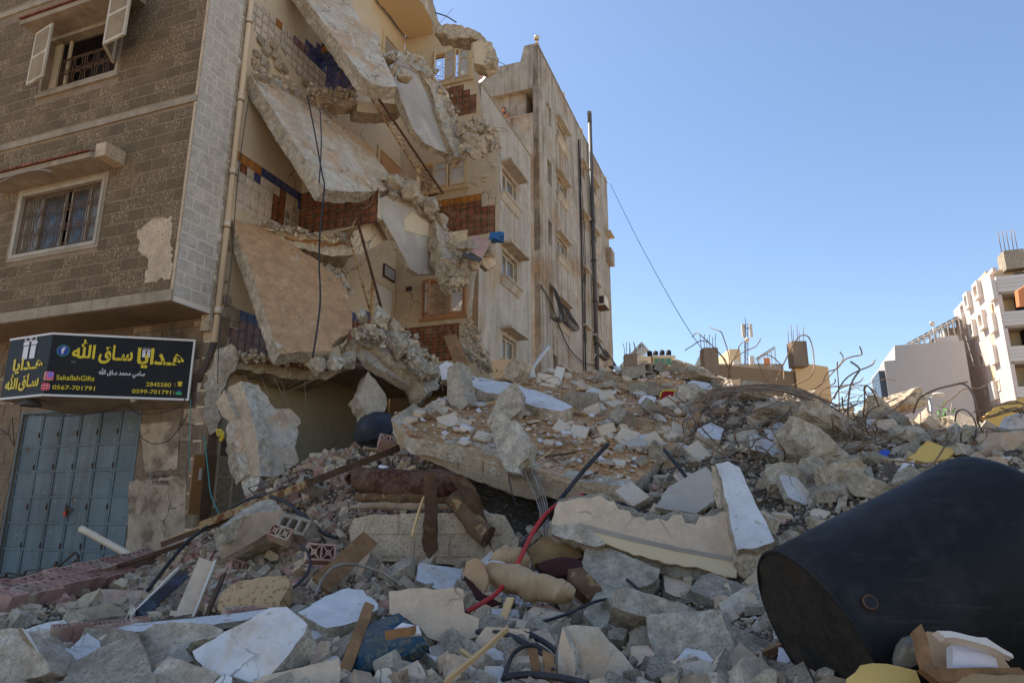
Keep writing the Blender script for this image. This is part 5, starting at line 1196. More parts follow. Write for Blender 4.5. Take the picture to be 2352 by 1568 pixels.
# antenna mast
mx, my = zpx(1222, 0)[0], 0; Ym = 59; t0 = P(mx, zpx(0,95)[1], Ym); b0_ = P(mx, zpx(0,430)[1], Ym); tip = P(zpx(1212,0)[0], zpx(0,40)[1], Ym)
mast = thing('antenna_mast', 'lattice phone antenna mast with panel antennas on the far roof', 'antenna', b0_)
mb = MB()
for k in range(3):
    o = V((math.cos(k*2.09), math.sin(k*2.09), 0))*.16; mb.bar(b0_+o, t0+o, .05)
n = 16
for k in range(n): 
    a, b = b0_.lerp(t0, k/n), b0_.lerp(t0, (k+1)/n); sg = 1 if k%2 else -1; mb.bar(a+V((-.16*sg,0,0)), b+V((.16*sg,0,0)), .03)
mb.build('lattice', 'dark_metal', mast); mb = MB(); mb.bar(t0, tip, .04); mb.build('whip', 'dark_metal', mast)
for x in (1193, 1258):
    a = P(zpx(x,0)[0], zpx(0,100)[1], Ym); mb = MB(); mb.box(a-V((.12,.08,1.15)), (.24,0,0), (0,.16,0), (0,0,1.2)); mb.build('panel_antenna', 'ac_white', mast)
    mb = MB(); q = P(zpx(x,0)[0], zpx(0,130)[1], Ym); mb.bar(q, V((t0.x, t0.y, q.z)), .05); mb.build('side_arm', 'dark_metal', mast)
q = P(zpx(1230,0)[0], zpx(0,228)[1], Ym-.3); mb = MB(); mb.ball(q, .22, 12, 8); mb.build('dish_drum', 'ac_white', mast)
# grey building far right
def gz(x, y): return (x/2.7304+1894.9, y/2.7304+545.5)
gb = thing('grey_block', 'plain grey building with a stepped roof at the far right', 'building', P(2130, 1170, 62)); gpl = Plane(P(2060, 900, 60), eR, UP)
gu = [gpl.uv(*gz(x, y)) for x, y in ((370,775), (440,768), (437,676), (870,645))]; zlo = -gpl.o.z
mb = MB(); mb.prism([gpl.pt(*q) for q in gu + [(gu[3][0], zlo), (gu[0][0], zlo)]], eF*9); mb.build('wall', 'grey_wall', gb)
mb = MB(); mb.pbox(gpl, gu[0][0]-.5, gu[0][0]-.01, zlo, gu[0][1]-.8, -5, -.3); mb.build('glass_flank', 'solar', gb)
mb = MB(); mb.prism([gpl.pt(*gpl.uv(*gz(x, y)), -1.5) for x, y in ((700,605), (860,590), (860,650), (700,655))], eF*4); mb.build('roof_room', 'grey_wall', gb)
array('solar_canopy', 'long solar canopy on a trussed frame above the grey building', [gz(510,668), gz(832,492), gz(835,512), gz(560,668)], (60,60,66,66), 9, 2)
c = P(*gz(673, 540), 59); mb = MB(); mb.tube([c, c-UP*2], .05, 6); mb.ball(c, .25, 10, 6, 0, (1,.5,1)); mb.build('roof_antenna', 'steel', None, 'small round antenna on a pole above the grey roof', 'antenna')
# rose brick block with white window frames
RP = Plane(P(2240, 800, 60), -eF, UP, -eR); RP.o.z = 0
ru = lambda x, y: RP.uv(*gz(x, y))
rz = thing('rose_block', 'unfinished rose brick block with white window frames at the right edge', 'building', RP.pt(0, 0))
rl = ru(845,700)[0]; rr_ = ru(1105,500)[0]; rtop = (ru(880,362)[1]+ru(1090,160)[1])/2
wq = []
for (x0, x1, y0, y1, big) in ((897,925,372,445,1), (955,990,312,385,1), (922,958,552,628,1), (985,1022,492,575,1), (967,1000,752,812,0), (1034,1070,700,768,0), (1002,1036,945,1003,0), (1068,1105,908,966,0)):
    a0, b1_ = ru(x0, y0); a1, b0_ = ru(x1, y1); hgt = ru(x0, y1)[1]; wq.append((a0, a1, hgt+.0, b1_, big))
slots = []
for (x0, x1, ys) in ((845,866,((435,500),(612,670),(758,835),(945,1020))), (1032,1058,((235,300),(430,500),(600,700),(815,920)))):
    for (y0, y1) in ys:
        a0, b1_ = ru(x0, y0); a1 = ru(x1, y0)[0]; slots.append((a0, a1, ru(x0, y1)[1], b1_))
mb = plate(RP, rect(rl, rr_, 0, rtop), .3, 1.2, 0, 0, 0, [rect(*q[:4]) for q in wq]+[rect(*q) for q in slots]); rwall = mb.build('brick_wall', ['rose_brick']*3, rz)
mb = MB(); mb.pbox(RP, rl, rr_-.5, 0, rtop-.5, -9, -1.6); mb.build('core', 'dark_inside', rz)
for q in wq:
    a0, a1, b0_, b1_, big = q; t = .28 if big else .12; mb = MB(); w_ = rz
    for e in ((a0-t, a1+t, b1_+.004, b1_+t), (a0-t, a1+t, b0_-t, b0_-.004), (a0-t, a0-.004, b0_, b1_), (a1+.004, a1+t, b0_, b1_)): mb.pbox(RP, *e, -.25, .35 if big else .06)
    mb.build('window_surround', 'far_white', rz)
for q in slots:
    mb = MB(); mb.pbox(RP, q[0]-.12, q[1]+.12, q[2]-1.55, q[2]-.02, .003, .3); mb.build('white_panel', 'far_white', rz)
RF = Plane(RP.pt(rr_, 0), eR, UP, -eF)
mb = MB(); mb.pbox(RF, .002, 12, 0, rtop+.3, -6, -1.8); mb.build('recess_wall', 'cream_wall', rz)
rpx = lambda x, y: RF.uv(*gz(x, y))
for k, (yt, yb) in enumerate(((180,345), (405,560), (625,785), (880,1010))):
    bt, bb = rpx(1115, yt+60)[1], rpx(1115, yb-5)[1]
    mb = MB(); mb.pbox(RF, .1, 11, bb, bt, -.2, .0); pn = mb.build('balcony_front', 'far_white', rz)
    for j in range(4): mb = MB(); mb.pbox(RF, .1, 11, bb+(bt-bb)*(j+.04)/4, bb+(bt-bb)*(j+.96)/4, .0005, .04); mb.build('panel', 'far_white', pn)
    mb = MB(); mb.pbox(RF, .1, 11, bb-.2, bb-.004, -1.8, -.0); mb.build('balcony_slab', 'roof_grey', rz)
RL = Plane(RP.pt(rl, 0), eR, UP, -eF)
for k, (yt, yb, x0) in enumerate(((545,640,792), (715,805,817), (890,985,845))):
    bt = ru(850, yt-10)[1]; bb = ru(850, yb-50)[1]; mb = MB(); mb.pbox(RP, rl-2.6, rl-.01, bb, bt, -.1, .9); mb.build('end_balcony', 'far_white', rz)
mb = MB(); mb.pbox(RF, 1.2, 2.6, rtop, rtop+1.6, -2.5, -.8); mb.build('roof_pier', 'cinder', rz)
mb = MB()
for k in range(5): x = 1.3+k*.28; mb.tube([RF.pt(x, rtop+1.5, -1.5), RF.pt(x+R.uniform(-.1,.1), rtop+3.6, -1.5)], .03, 5)
mb.build('starter_bars', 'rebar', rz)
mb = MB(); q = [P(*gz(x, y), 40) for x, y in ((1210,330), (1290,280), (1300,420), (1222,430))]; mb.prism(q, V((0,.3,0))); mb.build('street_banner', 'orange_print', None, 'orange edged banner cut by the right border', 'banner')
# street lamp with two heads
sl = P(*gz(662, 1080), 30); lamp = thing('street_lamp', 'double-headed street lamp standing in front of the grey building', 'street lamp', V((sl.x, sl.y, 0)))
h = P(*gz(655, 1005), 30); mb = MB(); mb.tube([(sl.x, sl.y, 0), h], .06, 8); mb.build('pole', 'steel', lamp)
for x, y in ((590,995), (728,988)):
    e = P(*gz(x, y), 30); mb = MB(); mb.tube([h, h.lerp(e,.6)+UP*.03], .03, 6); mb.build('arm', 'steel', lamp); mb = MB(); mb.ball(h.lerp(e,.8)+UP*.05, .3, 10, 6, 0, (1,.45,.35)); mb.build('lamp_head', 'ac_white', lamp)
# little tree showing behind the rubble
c = P(*gz(780, 1225), 16); tr = thing('small_tree', 'small bright green tree showing through the rebar at right', 'tree', V((c.x, c.y, 0)))
mb = MB(); mb.tube([(c.x,c.y,0), (c.x+.05,c.y,c.z*.5), c], [.06,.05,.02], 7); mb.build('trunk', 'twig', tr)
mb = MB()
for k in range(420):
    d = V((R.gauss(0,1), R.gauss(0,1), R.gauss(0,1))).normalized()*R.random()**.4; p = c + V((d.x*.38, d.y*.38, d.z*.75)); a, b = V((R.uniform(-1,1), R.uniform(-1,1), R.uniform(-1,1))).normalized()*.05, V((R.uniform(-1,1), R.uniform(-1,1), R.uniform(-1,1))).normalized()*.03
    mb.add([p-a, p+b, p+a, p-b], [(0,1,2,3)], R.randrange(2))
mb.build('crown', ['leaf', 'leaf_dark'], tr)
# overhead wires
for pts, lab in (([P(1398,415,44), P(1470,560,38), P(1590,770,30), P(1700,890,26)], 'thin wire sagging across the sky from the cream block'), ([P(1000,30,15), P(1025,38,15), P(1048,52,14.8)], 'loose rod sticking out of the shattered roof edge')):
    mb = MB(); mb.tube(spline(pts, 6), .016, 5); mb.build('overhead_wire', 'wire', None, lab, 'wire')
# ================================================================== rubble mound (height field through measured points)
cpx = [(0,1568,4.6),(400,1568,4.3),(800,1568,4.2),(1200,1568,4.2),(1700,1568,4.2),(0,1450,5.7),(400,1450,5.5),(800,1450,5.2),(1200,1450,5.2),(1600,1450,5.2),(1800,1450,5.0),
 (0,1385,7.4),(300,1372,7.5),(600,1370,6.7),(900,1372,6.4),(1200,1372,6.3),(1600,1370,6.1),(1750,1340,6.0),(100,1330,11.5),(300,1300,10.8),(450,1250,10.2),(200,1350,9.0),(400,1330,8.4),
 (600,1260,8.4),(750,1270,8.0),(850,1320,7.3),(1000,1330,7.3),(1150,1320,7.2),(550,1165,10.0),(700,1140,9.8),(650,1085,10.8),(800,1080,10.4),(900,1050,10.9),(750,1035,11.4),(950,990,12.3),(500,1200,10.8),(455,1220,11.3),
 (1400,1130,7.9),(1500,1160,7.5),(1520,1060,8.9),(1600,1000,9.9),(1600,930,11.2),(1600,885,12.4),(1650,868,13.4),(1480,865,13.8),(1400,868,14.2),(1200,880,14.2),(1050,890,14.0),(1300,1200,7.4),(1300,1290,7.0),
 (1800,1250,6.5),(1800,1150,7.4),(1800,1060,8.4),(1850,960,9.9),(1900,925,11),(2000,1010,8.6),(2000,950,10),(2100,975,9.6),(2200,985,9.1),(2330,975,8.8),(2100,1060,7.5),(2250,1045,7.4),(2352,1050,7.1),(1950,1130,7.0),(1700,1200,6.9),(1600,1280,6.6)]
cpx += [(2200,1572,3.25),(2000,1575,3.5),(2352,1572,3.25),(2120,1575,3.3)]
cw = [(-3,2.6,.05),(0,2.6,.05),(3,2.6,.05),(-6,3,.05),(6,3,.1),(-9,12.4,.06),(-7,12.2,.15),(-10,10,.05),(-11,6,.05),(-10,14,.0),(3.4,4.2,.15),(4.6,4.4,.2),(4.6,6,.75),(3.2,5.3,.5),(6,5,.4),(-.5,10.2,1.7),(.6,9.6,1.5),(1.2,9,1.3),(0,12.2,2.5),(1.5,12,2.6),(-1.0,9.6,1.45),(-.5,8.9,1.1),(.4,8.6,1.0),
 (0,18,2.6),(-2,17,2.4),(4,17.5,1.0),(7,15,.8),(3,22,.1),(8,20,0),(10,12,.9),(12,8,.5),(-1,22,.3),(6,25,0),(13,18,0),(-3,15,2.3),(-5,13.4,.9),(9,6,.5),(12,4,.1),(-12,12,0),(0,26,0),(-6,26,0),(-4,20,1.0)]
cp3 = np.array([tuple(P(*q)) for q in cpx] + cw)
def _phi(r): return np.sqrt(r*r+.15)
_D = np.linalg.norm(cp3[:,None,:2]-cp3[None,:,:2], axis=2); _n = len(cp3); _A = np.zeros((_n+1, _n+1)); _A[:_n,:_n] = _phi(_D) + np.eye(_n)*.02*-1; _A[_n,:_n] = 1; _A[:_n,_n] = 1
_w = np.linalg.solve(_A, np.append(cp3[:,2], 0))
def hm_base(xy):
    xy = np.atleast_2d(np.asarray(xy, float)); out = np.empty(len(xy))
    for i in range(0, len(xy), 4000):
        q = xy[i:i+4000]; out[i:i+4000] = _phi(np.linalg.norm(q[:,None,:]-cp3[None,:,:2], axis=2)) @ _w[:_n] + _w[_n]
    return out
gx = np.arange(-12, 14.01, .13); gy = np.arange(1.6, 26.01, .13); GX, GY = np.meshgrid(gx, gy)
HZ = hm_base(np.stack([GX.ravel(), GY.ravel()], 1)).reshape(GX.shape)
HZ = np.clip(HZ, -.1, 6)
fade = np.clip((GY-1.6)/1.5, 0, 1)*np.clip((26-GY)/4, 0, 1)*np.clip((14-GX)/2, 0, 1)*np.clip((GX+12)/1.5, 0, 1)
HZ = HZ*fade - .06*(1-fade)
for j in range(HZ.shape[0]):
    for i in range(HZ.shape[1]):
        if HZ[j,i] > .02:
            p = V((gx[i], gy[j], 0)); amp = min(1, HZ[j,i]/.4)
            HZ[j,i] += amp*(-.09 + .07*noise.noise(p*2.2) + .045*noise.noise(p*5.5))
def hm(x, y):
    i = min(max((x-gx[0])/.13, 0), len(gx)-1.001); j = min(max((y-gy[0])/.13, 0), len(gy)-1.001); a, b = int(i), int(j); u, v = i-a, j-b
    return (HZ[b,a]*(1-u)+HZ[b,a+1]*u)*(1-v) + (HZ[b+1,a]*(1-u)+HZ[b+1,a+1]*u)*v
def G(x, y, y0=3.0):
    d = ray(x, y); t = y0/d.y
    while t < 40:
        p = CAM + d*t
        if p.z <= hm(p.x, p.y): return p
        t += .02
    return P(x, y, 12)
def fastmesh(name, v, t, mats, mi=None, smooth=False):
    me = bpy.data.meshes.new(name); v = np.asarray(v, np.float32); t = np.asarray(t, np.int32)
    me.vertices.add(len(v)); me.vertices.foreach_set('co', v.ravel()); me.loops.add(len(t)*3); me.loops.foreach_set('vertex_index', t.ravel())
    me.polygons.add(len(t)); me.polygons.foreach_set('loop_start', np.arange(0, len(t)*3, 3)); me.polygons.foreach_set('loop_total', np.full(len(t), 3))
    if mi is not None: me.polygons.foreach_set('material_index', np.asarray(mi, np.int32))
    me.polygons.foreach_set('use_smooth', np.full(len(t), smooth)); me.update(calc_edges=True); me.validate()
    for m in (mats if isinstance(mats, (list, tuple)) else [mats]): me.materials.append(MATS[m])
    return me
nx_, ny_ = len(gx), len(gy); vv = np.stack([GX.ravel(), GY.ravel(), HZ.ravel()], 1); ii = (np.arange(ny_-1)[:,None]*nx_+np.arange(nx_-1)[None]).ravel()
tt = np.concatenate([np.stack([ii, ii+1, ii+nx_+1], 1), np.stack([ii, ii+nx_+1, ii+nx_], 1)])
mo = bpy.data.objects.new('rubble_terrain', fastmesh('rubble_terrain', vv, tt, 'dirt', smooth=True)); link(mo, None, (0,0,0)); tag(mo, kind='structure')

PENDING = []; HP = []
ANC = []                                           # places other things can be described by: pixel, phrase
def anc(x, y, s): ANC.append((x, y, s))
def npl(c, n, roll=None):
    n = V(n).normalized(); u = UP.cross(n)
    if u.length < .05: u = V((1,0,0))
    u.normalize(); return Plane(c, u, n.cross(u), n)
def hero(name, label, px, contact, n, thick, mats, cat='rubble', lift=0, step=.055, jag=.016, rough=.012, side=.03, Y=None, grp=None, short=None, **kw):
    c = P(*contact, Y) if Y else G(*contact); c = c + V(n).normalized()*lift; pl = npl(c, n)
    mats = mats if isinstance(mats, (list, tuple)) else [mats]*3
    HP.append(px); mb = plate(pl, uvs(pl, px), thick, step, jag, rough, side, **kw); o = mb.build(name, mats, None, label, cat, grp)
    if short: anc(sum(q[0] for q in px)/len(px), sum(q[1] for q in px)/len(px), short)
    return o, pl
# ---- great tilted slab
SL = plane3([(900,958,9.8),(1334,1102,8.0),(1400,860,13.0)])
great = thing('tilted_slab', 'great tilted floor slab covered in sand and tile shards, block-faced front edge', 'slab', SL.o); anc(1150, 1020, 'the great tilted slab')
spx = [(897,957),(920,946),(1000,930),(1060,895),(1150,868),(1260,856),(1400,850),(1570,872),(1620,930),(1580,1000),(1520,1050),(1450,1120),(1334,1102),(1220,1071),(1140,1046),(1040,1018),(947,1004)]
mb = plate(SL, uvs(SL, spx), .22, .16, .04, .03, .06, warp=.03); mb.build('slab_deck', ['sand','underside','concrete'], great)
e0_, e1_ = SL.pt(*SL.uv(905,975)), SL.pt(*SL.uv(1440,1130)); ed = (e1_-e0_).normalized(); fn = ed.cross(SL.n).normalized()
if fn.dot(CAM-e0_) < 0: fn = -fn
fn = (fn - UP*.12).normalized(); fn = (fn - ed*fn.dot(ed)).normalized()
EP = Plane(SL.pt(*SL.uv(900,972)) + fn*.09, ed, fn.cross(ed), fn)
fpx = [(898,962),(947,1006),(1040,1020),(1140,1048),(1220,1073),(1334,1104),(1440,1118),(1440,1150),(1300,1152),(1250,1130),(1232,1148),(1180,1136),(1115,1111),(1060,1092),(1017,1070),(960,1048),(912,1018)]
mb = plate(EP, uvs(EP, fpx), .2, .1, .015, .006, .04); fe = mb.build('edge_beam', ['facade_pale','concrete','concrete'], great)
fuv = uvs(EP, fpx); a_lo = EP.uv(950,1030)[0]; a_hi = EP.uv(1430,1140)[0]; btop = EP.uv(1140,1062)[1]
def in_edge(a, b): return pip([(a-.1, b+.06)], fuv)[0] and pip([(a+.1, b-.06)], fuv)[0]
blocks(fe, EP, a_lo, a_hi, btop-.72, btop+.06, .40, .24, .02, .014, lambda a, b: 'facade_pale', keep=in_edge)
mb = MB(); q = [EP.uv(x, y) for x, y in ((950,1008),(1334,1104))]
# ---- block-faced wall fragment under the slab
wf, wpl = hero('wall_fragment', 'low block-faced wall fragment lying under the great tilted slab', [(800,1212),(812,1190),(870,1181),(940,1179),(1090,1177),(1160,1182),(1185,1230),(1170,1285),(1140,1292),(1047,1297),(960,1290),(870,1288),(850,1266),(806,1252)], (960,1296), (-.06,-1,.12), .35, ['facade_pale','concrete','concrete'], 'wall fragment', Y=7.75, step=.08, side=.05, short='the low block-faced wall fragment')
wuv = uvs(wpl, [(800,1212),(812,1196),(940,1186),(1160,1190),(1185,1230),(1140,1290),(960,1288),(870,1284),(850,1262),(806,1250)])
def in_wf(a, b): return pip([(a-.1, b-.03)], wuv)[0] and pip([(a+.1, b+.06)], wuv)[0]
b_ = wpl.uv(960,1292)[1]; a_ = wpl.uv(800,1250)[0]
blocks(wf, wpl, a_, a_+2.1, b_+.06, b_+.62, .38, .235, .02, .014, lambda a, b: 'facade_pale', keep=in_wf)
# ---- foreground and mid-ground pieces traced one by one
WP = ['plaster_white','concrete','concrete']; CC = 'concrete'; CD = 'concrete_dust'
hero('plaster_slab', 'large white plaster slab with a crack, lowest in the foreground', [(441,1494),(516,1449),(574,1422),(619,1395),(656,1395),(704,1432),(697,1456),(649,1521),(595,1572),(520,1610),(488,1590),(470,1545)], (560,1500), (-.10,-.72,.68), .20, WP, 'slab', .05, short='the large white slab', Y=4.35)
hero('plaster_slab', 'white-topped thick slab behind the large white one, edge in dark shade', [(685,1408),(746,1366),(798,1351),(832,1354),(866,1384),(869,1399),(839,1422),(790,1434),(750,1442)], (760,1420), (.05,-.42,.9), .34, WP, 'slab', .10, Y=5.35, short='the thick white-topped slab')
hero('concrete_block_piece', 'angular grey concrete piece with a slot, left of the large white slab', [(297,1548),(301,1485),(320,1455),(355,1435),(400,1428),(478,1427),(513,1446),(505,1462),(440,1472),(425,1490),(442,1515),(400,1532),(340,1545)], (320,1540), (-.15,-.8,.55), .32, CC, 'rubble', .05, Y=4.55, short='the angular grey piece')
hero('concrete_block_piece', 'tilted grey block with a cracked face beside the angular grey piece', [(232,1511),(240,1470),(255,1444),(300,1446),(324,1456),(300,1485),(292,1545),(262,1535)], (262,1530), (-.45,-.8,.4), .28, 'cinder', 'rubble', .04, Y=4.6)
hero('white_wall_strip', 'long narrow white plastered wall strip lying across the left foreground', [(103,1464),(123,1446),(239,1432),(410,1422),(580,1402),(617,1398),(600,1412),(560,1425),(510,1431),(400,1443),(330,1449),(240,1460),(115,1470)], (300,1455), (-.02,-.35,.93), .05, WP, 'wall fragment', .16, step=.08, jag=.02, short='the long white strip')
hero('plaster_slab', 'white plaster slab at the far left behind the corner block', [(45,1445),(90,1432),(150,1421),(156,1432),(133,1443),(106,1462),(99,1482),(50,1484),(20,1470)], (80,1475), (-.1,-.5,.86), .12, WP, 'slab', .06)
hero('concrete_block_piece', 'big grey block with one white face in the bottom left corner', [(-40,1450),(0,1447),(48,1441),(103,1521),(113,1545),(85,1553),(0,1572),(-40,1580)], (30,1550), (-.3,-.85,.4), .35, CC, 'rubble', .1, Y=4.45, short='the corner block')
hero('plaster_facing', 'white plaster face on the corner block', [(48,1441),(60,1445),(118,1540),(113,1547),(103,1522)], (80,1500), (.75,-.6,.3), .04, WP, 'plaster', Y=4.33, jag=.008)
hero('plaster_slab', 'small white plaster slab between the corner block and the grey block', [(103,1507),(137,1490),(205,1486),(221,1492),(198,1513),(167,1518),(150,1530),(109,1532)], (150,1520), (.05,-.55,.83), .10, WP, 'slab', .05, Y=4.7)
hero('concrete_block_piece', 'grey plastered block beside the blue flowered cloth', [(893,1358),(940,1354),(1050,1347),(1066,1354),(1066,1408),(1102,1420),(1098,1460),(1050,1482),(1010,1470),(982,1464),(965,1436),(897,1408)], (1000,1465), (.05,-.93,.34), .35, ['plaster_tan','concrete','cinder'], 'rubble', .04, Y=5.0, short='the grey plastered block')
hero('concrete_block_piece', 'big pale chunk with rough top at the bottom right of centre', [(1280,1520),(1285,1480),(1297,1437),(1340,1438),(1372,1441),(1400,1470),(1430,1501),(1483,1560),(1475,1595),(1285,1595)], (1380,1560), (.12,-.78,.6), .4, ['slab_top','concrete','concrete'], 'rubble', .05, Y=4.35, short='the big pale chunk')
hero('plaster_skin', 'tan plaster skin on the left flank of the big pale chunk', [(1278,1522),(1283,1480),(1296,1437),(1304,1470),(1318,1520),(1325,1590),(1284,1592)], (1300,1540), (-.7,-.65,.25), .05, ['plaster_tan','concrete','concrete'], 'plaster', Y=4.3, jag=.012)
hero('concrete_beam', 'long grey concrete beam sloping down to the right below the cream wall', [(1411,1392),(1414,1354),(1440,1350),(1500,1366),(1600,1402),(1700,1440),(1765,1470),(1812,1502),(1806,1530),(1740,1512),(1650,1470),(1560,1440),(1470,1412)], (1560,1440), (.02,-.86,.5), .3, ['concrete','concrete','concrete'], 'beam', .1, Y=5.1, short='the long grey beam')
hero('concrete_block_piece', 'grey slab-like block wedged below the cream wall fragment', [(1333,1302),(1345,1257),(1390,1258),(1440,1275),(1515,1305),(1512,1326),(1480,1345),(1440,1356),(1370,1346),(1340,1322)], (1420,1345), (-.1,-.68,.72), .26, CC, 'rubble', .08, Y=6.3, short='the wedged grey block')
cw_, cpl = hero('wall_fragment', 'cream plastered wall fragment with a torn block edge lying right of centre', [(1268,1195),(1274,1168),(1282,1152),(1310,1150),(1330,1142),(1352,1146),(1378,1138),(1398,1150),(1412,1150),(1422,1168),(1445,1172),(1452,1184),(1476,1186),(1486,1196),(1512,1188),(1530,1194),(1548,1180),(1566,1182),(1574,1200),(1598,1204),(1606,1188),(1640,1184),(1662,1172),(1683,1176),(1684,1230),(1690,1320),(1560,1292),(1480,1272),(1400,1250),(1300,1232),(1268,1222)], (1480,1278), (-.05,-.93,.3), .34, ['plaster_tan','cinder','cinder'], 'wall fragment', .1, Y=6.55, step=.045, jag=.012, side=.05, short='the cream wall fragment')
q = cpl.off(.03); mb = plate(q, uvs(q, [(1350,1214),(1430,1232),(1560,1262),(1690,1288),(1692,1324),(1640,1318),(1600,1300),(1540,1296),(1470,1276),(1390,1248)]), .03, .05, .02, .006, .01); mb.build('yellow_plaster', ['plaster_yellow']*3, cw_)
q = cpl.off(.035); mb = plate(q, uvs(q, [(1330,1200),(1430,1226),(1560,1256),(1690,1280),(1690,1290),(1560,1266),(1430,1238),(1330,1212)]), .04, .06, .004, .004, .004); mb.build('skirting', ['roof_grey']*3, cw_)
mb = plate(cpl.off(-.06), uvs(cpl.off(-.06), [(1262,1206),(1330,1218),(1430,1246),(1560,1284),(1692,1312),(1690,1346),(1620,1338),(1540,1322),(1470,1300),(1400,1280),(1320,1252),(1268,1236)]), .4, .05, .03, .03, .05); mb.build('rough_base', ['concrete']*3, cw_)
mb = plate(cpl.off(-.1), uvs(cpl.off(-.1), [(1270,1190),(1284,1146),(1330,1134),(1380,1132),(1430,1158),(1480,1178),(1530,1184),(1552,1172),(1612,1180),(1660,1164),(1690,1170),(1690,1230),(1400,1200)]), .22, .05, .03, .03, .04); mb.build('torn_blocks', ['cinder']*3, cw_)
q = cpl.off(.06); mb = plate(q, uvs(q, [(1268,1200),(1330,1206),(1360,1216),(1390,1250),(1370,1256),(1300,1236),(1268,1224)]), .1, .05, .02, .03, .02); mb.build('rough_end', ['concrete']*3, cw_)
hero('concrete_block_piece', 'left concrete beam stub with rough grey top on the brick slope', [(492,1220),(540,1188),(600,1176),(650,1172),(645,1208),(580,1246),(509,1284),(498,1255)], (520,1270), (-.3,-.9,.2), .5, ['brown_debris','concrete','concrete'], 'beam', .02, Y=8.0, step=.07, short='the beam stub')
hero('concrete_block_piece', 'rough grey upper face of the left beam stub', [(490,1222),(555,1166),(600,1152),(628,1148),(648,1170),(610,1180),(560,1186),(515,1212)], (560,1190), (-.1,-.5,.86), .2, CC, 'rubble', .04, Y=8.05, rough=.03)
# pieces standing on the great slab
def on(px, contact, n, thick, mats, name, label, lift=0, **kw):
    c = SL.pt(*SL.uv(*contact)) + V(n).normalized()*lift; pl = npl(c, n); m = mats if isinstance(mats, (list, tuple)) else [mats]*3
    HP.append(px); sh = kw.pop('short', None); cat = kw.pop('cat', 'rubble')
    mb = plate(pl, uvs(pl, px), thick, kw.pop('step', .06), kw.pop('jag', .012), kw.pop('rough', .012), kw.pop('side', .03)); o = mb.build(name, m, None, label, cat)
    if sh: anc(sum(q[0] for q in px)/len(px), sum(q[1] for q in px)/len(px), sh)
    return o, pl
on([(1110,978),(1130,943),(1149,900),(1183,876),(1199,899),(1197,940),(1168,966),(1148,958)], (1150,975), (-.25,-.93,.25), .22, ['concrete','concrete','concrete'], 'slab_shard', 'upright grey slab shard standing on the great tilted slab', short='the upright shard')
on([(1127,978),(1145,940),(1168,964),(1190,968),(1219,1012),(1212,1050),(1190,1070),(1196,1088),(1160,1082),(1140,1030)], (1165,1062), (-.3,-.9,.3), .26, ['concrete','concrete','concrete'], 'slab_shard', 'grey slab shard slumped over the front edge of the great slab', .12, short='the slumped shard')
on([(1083,886),(1102,867),(1172,879),(1204,889),(1258,905),(1316,934),(1290,944),(1240,936),(1200,924),(1150,905),(1110,900)], (1300,950), (-.05,-.45,.89), .28, WP, 'plastered_beam', 'white-topped concrete beam lying across the great slab', .22, short='the white-topped beam', cat='beam')
on([(1028,845),(1052,829),(1064,905),(1077,927),(1060,940),(1036,932),(1027,915)], (1050,940), (-.55,-.83,.1), .3, 'cinder', 'hollow_wall_piece', 'upright hollow-block wall piece at the rear of the great slab', short='the upright hollow-block piece')
on([(1052,829),(1068,848),(1082,885),(1096,918),(1077,929),(1062,905)], (1080,930), (.45,-.88,.15), .06, WP, 'plaster_facing', 'white plaster face of the upright hollow-block piece', .02, jag=.012)
on([(1008,840),(1025,828),(1048,838),(1042,868),(1015,872)], (1030,905), (-.1,-.95,.3), .2, WP, 'plaster_slab', 'white plaster lump behind the upright hollow-block piece', .1)
on([(1072,858),(1098,868),(1110,895),(1085,900)], (1090,900), (0,-.8,.6), .06, WP, 'plaster_slab', 'white board fragment between the hollow-block piece and the beam', .05)
# cast concrete lumps on the right-hand mound, each with its own shape
def rock(label, x, y, w, h, seed, m=CD, dep=1.0, Yo=0, short=None, cuts=7, rot=None):
    c = G(x, y+h*.35); Y = c.y+Yo; k = Y/FPX*1.02; s = (w*k*1.1, (w+h)/2*k*dep, h*k*1.15); p = P(x, y, Y)
    me = lump(seed, s, cuts+2, 4 if w > 45 else 3, .085, fr=2.4); me.materials.append(MATS[m])
    o = inst('concrete_lump', me, Matrix.Translation(p) @ Matrix.Rotation(rot if rot is not None else random.Random(seed).uniform(-.35,.35), 4, 'Y'), None, label, 'rubble')
    if short: anc(x, y, short)
    if not label: PENDING.append((o, {'concrete':'grey','concrete_dust':'dusty','cinder':'coarse grey'}[m]+' concrete lump', 'rubble'))
    return o
rock('long rounded concrete lump on the right slope below the brown building', 1795, 950, 110, 50, 501, short='the long rounded lump')
rock('huge rough concrete lump at the right shoulder of the mound', 1890, 982, 155, 80, 502, rot=.42, short='the huge shoulder lump')
rock('broad rough lump wrapped by rebar under the huge shoulder lump', 1870, 1045, 140, 85, 503, rot=.5, short='the rebar-wrapped lump')
rock('ball-shaped concrete lump at the head of the tank', 1857, 1090, 60, 64, 504, short='the ball-shaped lump')
rock('dark rough lump right of the ball-shaped one', 1925, 1100, 85, 60, 505)
rock('pale rough lump resting against the tank top', 1985, 1115, 80, 50, 506)
rock('brown rough lump between white slab and ball-shaped lump', 1800, 1110, 70, 80, 507)
rock('squarish lump right above the leaning white slab', 1715, 1010, 75, 45, 508, CC)
rock('rough lump left of the long rounded one', 1735, 905, 70, 40, 509)
rock('sunlit lump on the mound crest left of the grey building', 2010, 945, 50, 55, 510, short='the sunlit crest lump')
rock('second sunlit lump high on the right crest', 2070, 925, 75, 38, 511)
rock('tall tan lump standing on the right crest', 2130, 975, 40, 60, 512, 'plaster_tan')
rock('white-flecked lump below the yellow sheet', 2205, 975, 60, 50, 513)
